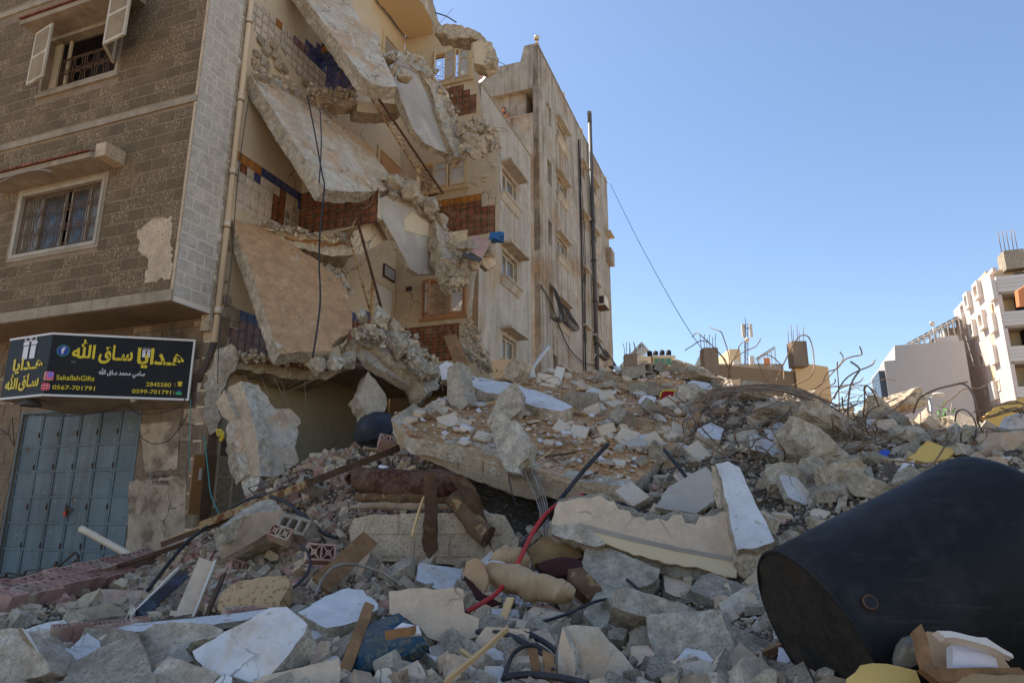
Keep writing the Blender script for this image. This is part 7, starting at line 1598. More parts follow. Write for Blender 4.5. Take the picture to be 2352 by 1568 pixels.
blob('white_cloth', 'pale gauze scrap on the blue flowered cloth', 'cloth', [(905,1444),(925,1432),(960,1438),(968,1452),(940,1456)], (930,1450), (0,-.7,.7), .02, 'cloth_white', Y=4.42, wr=.03)
pk((888,1458),(950,1448), .03, .05, 'wood', 'short brown batten on the blue flowered cloth', 'batten', 'plank', 4.38, 4.4)
blob('flowered_cushion', 'tan flowered seat cushion lying on the brick slope', 'cushion', [(499,1396),(503,1372),(512,1358),(548,1336),(590,1326),(655,1322),(664,1330),(662,1352),(655,1366),(640,1392),(580,1402),(510,1408)], (560,1395), (-.05,-.72,.68), .18, 'cushion_print', Y=6.2, wr=.012, bulge=.03); anc(580, 1360, 'the flowered cushion')
blob('crushed_tank', 'crushed black plastic tank in the mouth of the dark room', 'water tank', [(808,1004),(822,978),(845,958),(872,944),(892,946),(897,985),(888,1008),(850,1018),(822,1016)], (850,1015), (-.2,-.9,.35), .5, 'dark_plastic', Y=11.2, wr=.08, step=.07); anc(850, 985, 'the crushed black tank')
blob('grey_bag', 'small crumpled grey bag above the patterned sofa cushion', 'bag', [(866,1080),(872,1068),(888,1070),(893,1080),(880,1086)], (880,1085), (0,-.9,.4), .08, 'cloth_white', Y=8.6, wr=.03, step=.03)
blob('patterned_pillow', 'dark pillow with white line pattern on the crest', 'pillow', [(1484,945),(1492,928),(1530,924),(1534,940),(1520,950),(1490,952)], (1510,950), (0,-.8,.6), .12, 'pillow_print', Y=11.2, wr=.02); anc(1508, 938, 'the patterned pillow')
blob('white_stuffing', 'white pillow stuffing bursting out beside the patterned pillow', 'stuffing', [(1465,940),(1468,920),(1485,908),(1508,912),(1502,928),(1488,942)], (1485,940), (-.1,-.85,.5), .14, 'cloth_white', Y=11.1, wr=.05, step=.03)
blob('red_cloth', 'red gold-trimmed cloth on the crest beside the pillow', 'cloth', [(1518,912),(1522,898),(1545,897),(1570,900),(1572,906),(1545,908),(1530,916)], (1545,908), (0,-.7,.7), .05, 'cloth_red', Y=11.5, wr=.02, step=.04)
mb = MB(); mb.tube(spline([P(1516,912,11.42), P(1522,898,11.44), P(1548,897,11.44), P(1572,901,11.44)], 5), .012, 5); mb.build('gold_trim', 'yellow_print', None, 'gold braid along the edge of the red cloth', 'trim')
me = lump(88, (.16,.12,.14), 3, 2, .08); me.materials.append(MATS['dark_plastic']); inst('oil_can', me, Matrix.Translation(P(1456,868,13.2)), None, 'small dark can with a red cap near the crest blocks', 'can')
# ---- black tank
ax = V((.917,.090,.388)).normalized(); c0_ = P(1879.6, 1475.6, 3.99); r0 = .515; HP.append([(1741,1314),(1769,1265),(2218,1044),(2352,1084),(2400,1600),(1870,1590)])
tank = thing('black_tank', 'huge scratched black plastic tank lying tilted at the right', 'tank', c0_ - UP*.5); anc(2050, 1300, 'the huge black tank')
x_ = ax.cross(UP).normalized(); y_ = x_.cross(ax)
prof = [(0,r0*.985), (.03,r0)] + [(1.274*k/8, r0*(1+.047*k/8)) for k in range(1,9)] + [(1.274+.218*math.sin(q), r0*1.047*(.35+.65*math.cos(q))) for q in (.25,.5,.75,1.0,1.25,1.5)]
mb = MB(); n = 72; vs_ = []
for i, (t, r) in enumerate(prof):
    for j in range(n):
        a = 2*math.pi*j/n; d = 1+.012*noise.noise(V((math.cos(a)*1.3, math.sin(a)*1.3, t*1.5)))*2; vs_.append(c0_ + ax*t + (x_*math.cos(a)+y_*math.sin(a))*r*d)
mb.add(vs_, [(i*n+j, i*n+(j+1)%n, (i+1)*n+(j+1)%n, (i+1)*n+j) for i in range(len(prof)-1) for j in range(n)], 0, True); mb.build('shell', 'tank_black', tank)
mb = MB(); vs_ = [c0_ + ax*.02]; rings_ = 9
for i in range(1, rings_+1):
    for j in range(n): a = 2*math.pi*j/n; r = r0*.985*i/rings_; vs_.append(c0_ + (x_*math.cos(a)+y_*math.sin(a))*r + ax*(.015*noise.noise(V((r*5*math.cos(a), r*5*math.sin(a), 3)))+.02*(1-i/rings_)))
fs_ = [(0, 1+(j+1)%n, 1+j) for j in range(n)] + [(1+(i-1)*n+j, 1+(i-1)*n+(j+1)%n, 1+i*n+(j+1)%n, 1+i*n+j) for i in range(1, rings_) for j in range(n)]
mb.add(vs_, fs_, 0, True); mb.build('end_cap', 'tank_cap', tank)
mb = MB(); mb.tube([c0_ + ax*.004 + (x_*math.cos(2*math.pi*j/48)+y_*math.sin(2*math.pi*j/48))*r0*.995 for j in range(49)], .012, 6); mb.build('rim', 'tank_black', tank)
mb = MB(); mb.tube([c0_+ax*1.48, c0_+ax*1.56], r0*.42, 24); mb.build('neck', 'tank_black', tank)
hn = (hit(1962, 1410, c0_+ax*.18-y_*.0, V((0,-1,0)))-c0_); hn = hn - ax*hn.dot(ax); hn.normalize()
def on_tank(t, d):
    return c0_ + ax*t + d*(r0*(1+.2*t*.9))
best = None
for k in range(360):
    d = x_*math.cos(math.radians(k))+y_*math.sin(math.radians(k)); q = c0_+ax*.13+d*r0*1.03
    if d.dot(CAM-q) > 0:
        s_ = project(q); e = (s_[0]-1964)**2+(s_[1]-1410)**2
        if best is None or e < best[0]: best = (e, d, q)
d, q = best[1], best[2]; mb = MB(); mb.tube([q-d*.01, q+d*.003], .036, 18); hl = mb.build('outlet_ring', 'rust_dark', tank); mb = MB(); mb.tube([q-d*.01, q+d*.005], .028, 18); mb.build('outlet_hole', 'black', tank)
# ---- right foreground scraps
hero('yellow_foam', 'yellow foam slab lying on the tank foot at the bottom edge', [(1945,1560),(1975,1530),(2040,1525),(2110,1540),(2120,1575),(1950,1585)], (2030,1560), (0,-.6,.8), .08, 'yellow_foam', 'foam', Y=3.22, rough=.02, short='the yellow foam slab')
hero('yellow_foam', 'yellow foam sheet sunlit above the tank', [(2085,1052),(2120,1022),(2140,1018),(2175,1026),(2200,1030),(2180,1052),(2130,1062)], (2130,1060), (0,-.7,.7), .06, 'yellow_foam', 'foam', .08, rough=.03)
hero('yellow_foam', 'upright yellow foam block behind the tank shoulder', [(2118,1042),(2130,1012),(2180,1026),(2190,1038),(2150,1052)], (2150,1055), (0,-.95,.3), .1, 'yellow_foam', 'foam', .05, rough=.03)
hero('yellow_sheet', 'yellow and green painted sheet leaning on the right crest', [(2255,960),(2285,935),(2352,912),(2352,955),(2330,985),(2290,985)], (2300,985), (-.1,-.95,.25), .03, 'yellow_foam', 'sheet', .05)
mb = None
hero('timber_frame', 'splintered chair seat of wood and white padding at the bottom right', [(2125,1525),(2130,1445),(2170,1450),(2230,1465),(2300,1490),(2325,1535),(2300,1545),(2180,1545)], (2220,1540), (0,-.85,.5), .08, 'cardboard', 'chair seat', Y=3.27, rough=.02, short='the splintered chair seat')
blob('white_padding', 'white padding inside the splintered chair seat', 'padding', [(2190,1540),(2190,1480),(2240,1480),(2290,1510),(2300,1540)], (2240,1530), (0,-.85,.5), .05, 'cloth_white', Y=3.17, wr=.03, step=.03)
blob('grey_wadding', 'grey wadding rope along the splintered chair seat', 'padding', [(2150,1450),(2180,1448),(2260,1468),(2325,1500),(2330,1512),(2260,1484),(2170,1464)], (2240,1475), (0,-.85,.5), .04, 'tape_white', Y=3.17, wr=.02, step=.03)
pk((2104,1444),(2138,1560), .05, .03, 'wood', 'splintered upright batten left of the chair seat', 'batten', 'plank', 3.27, 3.12, up=V((0,-1,.2)))
pk((2130,1552),(2352,1548), .05, .04, 'wood', 'pale front rail of the splintered chair', 'batten', 'plank', 3.07, 3.17, up=V((0,-1,.4))); 
blob('sacking', 'beige sacking along the bottom right border', 'cloth', [(2130,1590),(2180,1560),(2260,1552),(2352,1556),(2380,1600)], (2260,1580), (0,-.6,.8), .1, 'foam_tan', Y=3.07, wr=.04)
blob('grey_bag', 'grey plastic bag leaning on the tank beside the upright batten', 'bag', [(2062,1530),(2068,1480),(2090,1460),(2106,1466),(2110,1520),(2090,1535)], (2090,1530), (-.1,-.9,.3), .06, 'pane_grey', Y=3.32, wr=.04, step=.03)
blob('blue_tarp_scrap', 'blue tarpaulin scrap showing below the sunlit crest', 'tarp', [(2015,1042),(2035,1030),(2044,1036),(2038,1050),(2018,1052)], (2030,1050), (0,-.8,.6), .02, 'blue_tarp', wr=.04, lift=.05)
blob('white_scrap', 'white cloth scrap in front of the yellow foam sheet', 'cloth', [(2060,1078),(2075,1062),(2100,1058),(2098,1074),(2075,1086)], (2080,1085), (0,-.8,.6), .03, 'cloth_white', wr=.03, lift=.05)
pk((1800,1500),(1700,1545), .04, .04, 'wood', 'brown stick near the foot of the tank', 'stick', 'stick'); pk((1238,1568),(1222,1490), .05, .02, 'wood', 'standing splinter of wood left of the big pale chunk', 'splinter', 'wood', 4.2, 4.3); pk((1268,1568),(1258,1500), .06, .02, 'wood', 'second standing splinter beside the big pale chunk', 'splinter', 'wood', 4.15, 4.3)
pk((1155,1425),(1172,1372), .06, .02, 'wood_pale', 'pale splinter under the mattress roll', 'splinter', 'wood', 5.5, 5.7)
pk((2240,1030),(2260,1000), .1, .03, 'wood', 'orange wood scrap at the right crest', 'splinter', 'wood')

# thin cables on the shop pier
hose([P(425,912,11.7), P(418,930,11.85), P(380,945,11.9), P(320,950,11.95), P(285,930,12.0), P(240,945,12.1), P(150,955,12.4), P(60,950,12.8)], .009, 'wire', 'thin black cable sagging under the shop sign')
hose([P(318,1000,11.95), P(350,1018,11.9), P(385,1012,11.85), P(410,985,11.8), P(432,950,11.75)], .008, 'wire', 'thin dark cable drooping across the shop pier')
hose([P(438,915,11.6), P(436,960,11.6), P(434,1020,11.6), P(436,1080,11.6)], .007, 'teal_wire', 'thin teal wire down the right side of the shop pier')
hose([P(0,985,13.0), P(20,1000,13.0), P(32,1020,12.95), P(28,960,13.0)], .01, 'wire', 'black cable loop at the left of the blue doors')
hose([P(0,420,10.2), P(40,400,10.2), P(90,390,10.15), P(120,395,10.15)], .014, 'rebar_grey', 'grey cable lying on the lower window canopy')
# ================================================================== reinforcing bars
def zp(l): return [zpx(*q) for q in l]
def gzp(l): return [gz(*q) for q in l]
def rebar(px, Y, r=.011, m='rebar', lab=None, dY=.25, n=3):
    r *= .85
    k = R.uniform(-dY, dY); L_ = len(px); pts = [P(x, y, Y + k*math.sin(i*1.1+k*9) + (R.uniform(-.05,.05))) for i, (x, y) in enumerate(px)]
    mb = MB(); mb.tube(spline(pts, n), r, 5); o = mb.build('rebar', m, None, lab, 'rebar', 'bent reinforcing bars')
    if not lab: x, y = project(sum(pts, V((0,0,0)))/L_); PENDING.append((o, ('rusty' if m == 'rebar' else 'grey') + ' bent rebar', 'rebar'))
    return o
rebar(zp([(1085,540),(1040,400),(985,330),(920,260),(880,240),(830,240),(775,275),(712,315)]), 12, lab='rebar bending left against the sky, lowest of the fan over the crest')
rebar(zp([(1080,540),(1060,420),(1000,340),(900,240),(830,180),(800,172),(772,205)]), 12.1, lab='rebar with hooked tip in the fan over the crest')
rebar(zp([(1075,540),(1080,370),(1040,230),(1015,165),(985,150),(918,123)]), 12, lab='tallest rebar of the fan over the crest, kinked left')
rebar(zp([(1095,540),(1090,440),(1130,380),(1200,330),(1290,290),(1320,260),(1345,218)]), 12, lab='rebar of the crest fan reaching up to the right')
rebar(zp([(1085,540),(1100,430),(1150,330),(1165,280),(1198,243)]), 12.1, lab='short straight rebar in the crest fan')
rebar(zp([(1390,585),(1340,460),(1320,390),(1360,350),(1420,360),(1480,400),(1530,470),(1540,570)]), 11.6, lab='arched rebar loop in front of the brown building')
rebar(zp([(1480,560),(1540,420),(1600,300),(1650,215),(1700,188),(1745,205),(1775,280),(1790,400),(1785,490),(1740,550),(1610,610)]), 11.4, .013, lab='high arched rebar loop in front of the tan bay column')
rebar(zp([(1400,580),(1420,500),(1425,450),(1470,435),(1520,450),(1500,520),(1470,570)]), 11.5, .008, 'rebar_grey', lab='small looped wire below the arched rebar')
rebar(zp([(1770,640),(1850,600),(1900,500),(1980,470),(2040,400),(2100,370),(2180,355),(2190,330),(2170,280)]), 10.6, .013, lab='long kinked rebar rising right of the tan bay')
rebar(zp([(2005,325),(2035,380),(1990,450),(1890,560),(1800,630)]), 10.6, lab='rebar with a bent tip beside the long kinked one')
rebar(zp([(1740,820),(1860,650),(1960,590),(1965,555)]), 10.3, lab='rebar slanting out of the shoulder lump')
rebar(zp([(2005,880),(1995,600),(1985,470),(1985,410)]), 10.4, lab='upright straight rebar right of the tan bay')
rebar(zp([(2230,1330),(2160,1150),(2100,1030),(2075,850),(2090,640),(2130,540),(2172,470),(2095,408)]), 9.6, .017, 'rebar_grey', lab='thick grey rebar rising with a bent head')
rebar(zp([(1880,790),(1960,700),(2040,570),(2130,500),(2270,440),(2300,395)]), 10, .013, lab='rebar running up right behind the thick grey one')
rebar(zp([(1960,720),(2000,640),(2100,600),(2170,580),(2200,545)]), 10.1, lab='low rebar crossing behind the thick grey one')
rebar(zp([(2250,720),(2215,650),(2240,615),(2320,680)]), 10, .010, lab='small rebar hoop at the right of the thick grey one')
rebar(zp([(700,1090),(720,960),(760,800),(740,765),(715,790),(725,900),(760,980),(800,1000)]), 9.4, .014, 'rebar_grey', lab='grey rebar hairpin right of the patterned pillow')
rebar(zp([(660,1080),(700,1000),(690,940),(720,880),(800,830),(800,770),(770,760)]), 9.5, .012, 'rebar_grey')
rebar(zp([(650,620),(640,700),(720,760),(790,900),(850,1000),(950,1100)]), 9.8, .012)
rebar(zp([(560,700),(640,760),(690,830),(650,870),(560,840),(450,820)]), 10.4, .013)
rebar(zp([(1060,1180),(850,960),(840,880),(880,840),(1000,830),(1150,840),(1250,900),(1400,1050),(1600,1150)]), 8.9, .013, lab='long rebar arc sweeping across the tangle above the leaning slab')
rebar(zp([(1160,1120),(1125,1030),(1160,990),(1300,965),(1450,970),(1700,1000),(1900,1040),(2050,1120)]), 8.7, .013)
rebar(zp([(655,1240),(660,1150),(700,1100),(780,1040),(900,1100),(1000,1170),(1085,1190),(1200,1280)]), 8.2, .013)
rebar(zp([(950,1260),(960,1235),(1100,1230),(1180,1250),(1170,1285),(980,1275),(950,1255)]), 7.9, .012, 'rebar_grey', lab='flat grey stirrup loop at the top of the leaning white slab')
for k in range(26):
    f = k/25; o = R.uniform(-35,35)
    rebar(zp([(760+R.uniform(-40,60)+f*120,860-f*130+o*.5),(1000+R.uniform(-50,50),700-f*50+o),(1250+R.uniform(-60,60),620+f*20+o*.6),(1500+R.uniform(-60,60),610+f*50+o*.5),(1750+R.uniform(-60,60),690+f*40+o),(1950+R.uniform(-50,80),800+f*60+o),(2080+R.uniform(-50,100),900+f*120+o)][R.randrange(2):R.randrange(5,8)]), 10.8-f*1.6, R.choice((.009,.010,.012)), R.choice(('rebar','rebar','rebar_grey')))
for k in range(46):
    x0, y0 = R.uniform(820, 2080), R.uniform(880, 1400); a = R.uniform(-.5,.5); px = []; x, y = x0, y0; Yb = G(*zpx(x0, min(y0,1380))).y - R.uniform(.15,.6)
    for j in range(R.randrange(4, 8)):
        px.append((x, y)); a += R.uniform(-.9,.9)*.8; st = R.uniform(40, 110); x += math.cos(a)*st*R.choice((1,1,1,-1) if j == 0 else (1,)); y += math.sin(a)*st*.8 - 6
    rebar(zp(px), Yb, R.choice((.008,.010,.012)), R.choice(('rebar','rebar','rebar_grey')))
for k in range(44):
    x0, y0 = R.uniform(700, 2000), R.uniform(620, 1080); Yb = G(*zpx(x0, y0+60)).y - R.uniform(.1,.4); a = R.uniform(-.7,1.0); px = [(x0,y0)]; x, y = x0, y0
    for j in range(R.randrange(4,8)): st = R.uniform(40,120); a += R.uniform(-.55,.6); x += math.cos(a)*st; y += math.sin(a)*st*.7; px.append((x,y))
    rebar(zp(px), Yb, R.choice((.006,.007,.009)), R.choice(('rebar','rebar','rebar_grey')), dY=.15, n=2)
for k in range(34):
    x0, y0 = R.uniform(1250, 2150), R.uniform(800, 1150); Yb = G(*zpx(x0, y0+80)).y - R.uniform(.2,.5); L_ = R.uniform(120,330); a = R.uniform(-.6,1.2)
    rebar(zp([(x0,y0),(x0+math.cos(a)*L_*.3+R.uniform(-25,25),y0+math.sin(a)*L_*.3+R.uniform(-30,10)),(x0+math.cos(a)*L_*.65+R.uniform(-30,30),y0+math.sin(a)*L_*.65+R.uniform(-30,30)),(x0+math.cos(a)*L_,y0+math.sin(a)*L_),(x0+math.cos(a)*L_+R.uniform(-40,40),y0+math.sin(a)*L_+R.uniform(-50,20))]), Yb, R.choice((.007,.009,.011)), R.choice(('rebar','rebar_grey')))
for k in range(10):
    x0, y0 = R.uniform(1850, 2180), R.uniform(900, 1000)
    rebar(zp([(x0,y0+250),(x0+R.uniform(-30,30),y0+120),(x0+R.uniform(-60,40),y0),(x0+R.uniform(-20,60),y0-60),(x0+R.uniform(40,140),y0+R.uniform(-20,60)),(x0+R.uniform(80,160),y0+R.uniform(100,240))]), 9.2-.2*k*.3, R.choice((.010,.013)), 'rebar')
rebar(gzp([(555,1100),(570,1050),(600,1000),(700,950),(800,925),(892,905)]), 8.3, .014, lab='rebar arching right in front of the grey building')
rebar(gzp([(845,912),(892,930),(935,1000),(955,1100),(960,1160),(1010,1250),(1060,1330),(1135,1405)]), 8.0, .014, lab='rebar dropping down to the tank from the arch tip')
rebar(gzp([(890,1355),(860,1300),(855,1220),(900,1200),(1000,1190),(1100,1210),(1248,1200)]), 7.9, .013, 'rebar_grey', lab='grey rebar hooked above the tank shoulder')
rebar(gzp([(880,1340),(930,1270),(950,1200),(930,1130),(880,1080),(830,1090),(815,1150)]), 8.0, .012, 'rebar_grey')
rebar(gzp([(360,1405),(430,1400),(550,1412),(660,1432),(750,1310)]), 7.2, .012)
rebar(gzp([(200,1240),(290,1180),(345,1130),(430,1080),(520,1000),(575,975)]), 8.7, .012)
rebar(gzp([(240,1120),(250,1000),(245,940),(270,932),(310,985),(340,1060)]), 9.2, .012)
for k in range(36):
    x0, y0 = R.uniform(60, 820), R.uniform(1050, 1330); a = R.uniform(-1,1); px = []; x, y = x0, y0; Yb = G(*gz(x0, min(y0, 1350))).y - R.uniform(.1,.5)
    for j in range(R.randrange(4, 7)): px.append((x, y)); a += R.uniform(-1,1)*.9; st = R.uniform(35, 95); x += math.cos(a)*st; y += math.sin(a)*st*.7
    rebar(gzp(px), Yb, R.choice((.009,.011,.013)), R.choice(('rebar','rebar_grey')))
for k in range(9):
    x0 = R.uniform(900, 1250); y0 = R.uniform(1040,1120)
    rebar(gzp([(x0,y0),(x0+R.uniform(40,120),y0+R.uniform(-40,40)),(x0+R.uniform(140,240),y0+R.uniform(-60,40)),(x0+R.uniform(240,340),y0+R.uniform(-90,60))]), 8.2, .011)
# bars sticking out of the ruin's torn edges
for px, Y in (([(1040,20),(1028,35),(1005,60),(1000,75)],15.3), ([(1110,140),(1130,150),(1148,165),(1155,180)],15.0), ([(1115,132),(1140,140),(1160,150),(1165,160)],15.1), ([(1075,100),(1060,120),(1068,135)],15.2), ([(830,110),(850,125),(880,130),(905,125)],12.9), ([(870,102),(890,120),(910,150),(925,170)],12.9), ([(905,150),(930,155),(960,170)],13.3),
    ([(1110,290),(1130,292),(1165,296)],15.3), ([(1130,300),(1150,302),(1170,300)],15.3), ([(1120,330),(1140,345),(1150,360)],15.1), ([(1100,350),(1125,375),(1132,390)],15), ([(860,445),(850,470),(832,480)],12.5), ([(770,460),(790,465),(800,458)],11.6), ([(806,775),(840,780),(880,775),(905,795)],12.4), ([(760,822),(800,835),(850,835),(890,812)],11.9), ([(1050,800),(1038,770),(1030,755)],12.9), ([(1020,900),(1000,850),(990,820)],12.2),
    ([(530,855),(545,870),(570,900)],12.0), ([(560,860),(575,880),(590,905)],12.0), ([(600,866),(610,890),(620,920)],12.1), ([(630,870),(645,900),(655,940)],12.1), ([(645,872),(655,900),(665,940)],12.2), ([(700,875),(702,920),(703,970)],12.2), ([(615,930),(660,900),(720,872)],12.0), ([(350,1060),(345,1100),(335,1150)],11.0), ([(308,1085),(318,1060),(312,1055)],11.2),
    ([(1195,845),(1190,870),(1180,900),(1178,940)],11.5), ([(1180,868),(1200,862),(1215,870)],11.7), ([(1232,885),(1260,868),(1280,866),(1288,878)],11.6), ([(1145,860),(1155,850),(1165,862),(1158,872)],12.4), ([(1068,1000),(1090,1040)],9.0)):
    rebar(px, Y, R.choice((.007,.009)), R.choice(('rebar','rebar_grey')), dY=.08)

# ================================================================== loose pieces
def proto(seed, dims, cuts, sub, amp, m): me = lump(seed, dims, cuts, sub, amp); me.materials.append(MATS[m]); return me
PR = {}
for m in ('concrete','concrete_dust','cinder','brown_debris','pink_brick','plaster_tan','plaster_white','tan_patch'):
    PR[m] = [proto(900+i*13+len(m), (1, R.uniform(.6,.95), R.uniform(.45,.8)), 6, 3 if m.startswith('conc') else 2, .11, m) for i in range(5)]
def slab_proto(mats, seed):
    r = random.Random(seed*17+3); pl = Plane(V((0,0,0)), V((1,0,0)), V((0,1,0)), V((0,0,1))); w_, h_ = r.uniform(.5,.62), r.uniform(.28,.5)
    poly = [(-w_,-h_), (w_*r.uniform(.6,1),-h_*r.uniform(.8,1.1)), (w_,-h_*r.uniform(.1,.5)), (w_*r.uniform(.85,1.1),h_*r.uniform(.6,1)), (w_*r.uniform(.1,.6),h_*r.uniform(.85,1.1)), (-w_*r.uniform(.5,.95),h_*r.uniform(.7,1)), (-w_*r.uniform(.9,1.1),h_*r.uniform(-.2,.4))]
    mb = plate(pl, poly, r.uniform(.22,.45), .09, .018, .010, .035, rings=3); return mesh_of(mb, 'slab_piece', mats)
SP = {k: [slab_proto(v, 50+i) for i in range(5)] for k, v in {'white-faced':['plaster_white','concrete','cinder'], 'tan-faced':['plaster_tan','concrete','cinder'], 'grey':['slab_top','concrete','concrete'], 'rough grey':['concrete','concrete','concrete_dust'], 'coarse block':['cinder','cinder','cinder']}.items()}
def tile_me(m, t=.1, cut=False):
    mb = MB()
    if cut:
        n = R.randrange(4,7); pts = [V((math.cos(6.283*i/n+R.uniform(-.3,.3))*.5, math.sin(6.283*i/n+R.uniform(-.3,.3))*.5*R.uniform(.6,1), 0)) for i in range(n)]
    else: pts = [V((-.5,-.5,0)), V((.5,-.5,0)), V((.5,.5,0)), V((-.5,.5,0))]
    mb.prism(pts, V((0,0,t))); return mesh_of(mb, 'tile', m)
TL = {m: [tile_me(m, .11 if m == 'terrazzo' else .2), tile_me(m, .2, True), tile_me(m, .16, True), tile_me(m, .2, True)] for m in ('terrazzo','plaster_white','plaster_tan','pink_pale','underside')}
WD = [mesh_of(MB().prism([V((-.5,-.04,0)), V((.4,-.05,0)), V((.55,.0,0)), V((.42,.05,0)), V((-.48,.04,0))], V((0,0,.05))), 'splinter', m) for m in ('wood','wood_pale','wood_dark')]
suv = np.array(uvs(SL, spx)); slo, shi = suv.min(0), suv.max(0)
SLN = SL.n if SL.n.z > 0 else -SL.n
def on_slab(x, y):
    """height of the great slab above (x, y), or None"""
    q = V((x, y, 0)); t = (SL.o-q).dot(SLN)/SLN.z; p = q + UP*t; d = p-SL.o
    return p.z if pip([(d.dot(SL.u), d.dot(SL.v))], suv)[0] else None
HP += [[(805,1080),(1050,1090),(1055,1140),(810,1130)], [(1110,1290),(1320,1350),(1330,1390),(1180,1380),(1110,1340)], [(648,1186),(709,1186),(709,1240),(648,1240)], [(711,1244),(759,1244),(759,1295),(711,1295)], [(403,1425),(441,1425),(492,1285),(460,1285)], [(0,1340),(340,1280),(345,1310),(0,1420)]]
MASK = np.zeros((860, 1280), bool); _mx, _my = np.meshgrid(np.arange(1280), np.arange(860)); _mp = np.stack([_mx.ravel()*2-100., _my.ravel()*2-60.], 1)
for q in HP:
    q = np.array(q, float); c = q.mean(0); q = c+(q-c)*.94; i0 = np.clip(((q.min(0)+(100,60))/2).astype(int), 0, (1279,859)); i1 = np.clip(((q.max(0)+(100,60))/2).astype(int)+1, 0, (1280,860))
    if (i1 <= i0).any(): continue
    sx, sy = np.meshgrid(np.arange(i0[0], i1[0]), np.arange(i0[1], i1[1])); MASK[i0[1]:i1[1], i0[0]:i1[0]] |= pip(np.stack([sx.ravel()*2-100., sy.ravel()*2-60.], 1), q).reshape(sx.shape)
def clear(p, s):
    x, y = project(p); r = s*FPX/p.y*.4
    for dx, dy in ((0,0), (r,0), (-r,0), (0,-r), (0,r)):
        i, j = int((x+dx+100)/2), int((y+dy+60)/2)
        if 0 <= i < 1280 and 0 <= j < 860 and MASK[j,i]: return False
    return True
def rnd_pos(wide=False):
    e = 420 if wide else 40
    while True:
        Y = 3.9 + 9.6*R.random()**1.25; X = R.uniform(-.98, 1.02)*Y if wide else R.uniform(-.80, .80)*Y
        z = hm(X, Y)
        if z < .06 and Y > 6: continue
        if X < -5.2 and Y > 10.2: continue
        sz = on_slab(X, Y)
        if sz is not None: return V((X, Y, sz+.02)), True
        p = V((X, Y, z)); x, y = project(p)
        if -e < x < 2360+e and 820 < y < 1640: return p, False
def autodesc(o, base, cat, p, s, grp):
    x, y = project(p); px = s*FPX/max(p.y,1); size = 'tiny' if px < 14 else 'small' if px < 26 else 'medium' if px < 42 else 'large'
    a = sorted(ANC, key=lambda q: (q[0]-x)**2+(q[1]-y)**2)[:2]; dx, dy = x-a[0][0], y-a[0][1]
    rel = ('right of' if dx > 0 else 'left of') if abs(dx) > abs(dy) else ('below' if dy > 0 else 'above')
    t = f"{size} {base} {rel} {a[0][2]}"; b = a[1][2]
    if len((t+', towards '+b).split()) <= 16: t += ', towards '+b
    tag(o, t, cat, grp)
def rotm(flat=False, n=None):
    if flat:
        q = Matrix.Rotation(R.uniform(0,6.28), 4, 'Z'); t = Matrix.Rotation(R.uniform(-.25,.25), 4, 'X') @ Matrix.Rotation(R.uniform(-.25,.25), 4, 'Y')
        base = n.to_track_quat('Z', 'Y').to_matrix().to_4x4() if n is not None else Matrix.Identity(4); return base @ t @ q
    return Matrix.Rotation(R.uniform(0,6.28), 4, V((R.uniform(-1,1), R.uniform(-1,1), R.uniform(-1,1))).normalized())
def zone(p, slab_):
    x, y = project(p)
    if slab_: return 'slab'
    if x < 1010 and y < 1400: return 'brick'
    if y > 1330: return 'front'
    return 'right'
nC = nB = nT = nW = 0; tries = 0
CN = {'concrete':'grey concrete chunk', 'concrete_dust':'dusty concrete chunk', 'cinder':'coarse grey block chunk', 'plaster_tan':'tan plastered chunk', 'plaster_white':'white plastered chunk', 'brown_debris':'brown rubble piece', 'pink_brick':'pink brick piece', 'tan_patch':'beige rubble piece'}
TN = {'terrazzo':'speckled terrazzo tile piece', 'plaster_white':'white ceramic shard', 'plaster_tan':'tan tile piece', 'pink_pale':'pinkish tile piece', 'underside':'grey tile piece'}
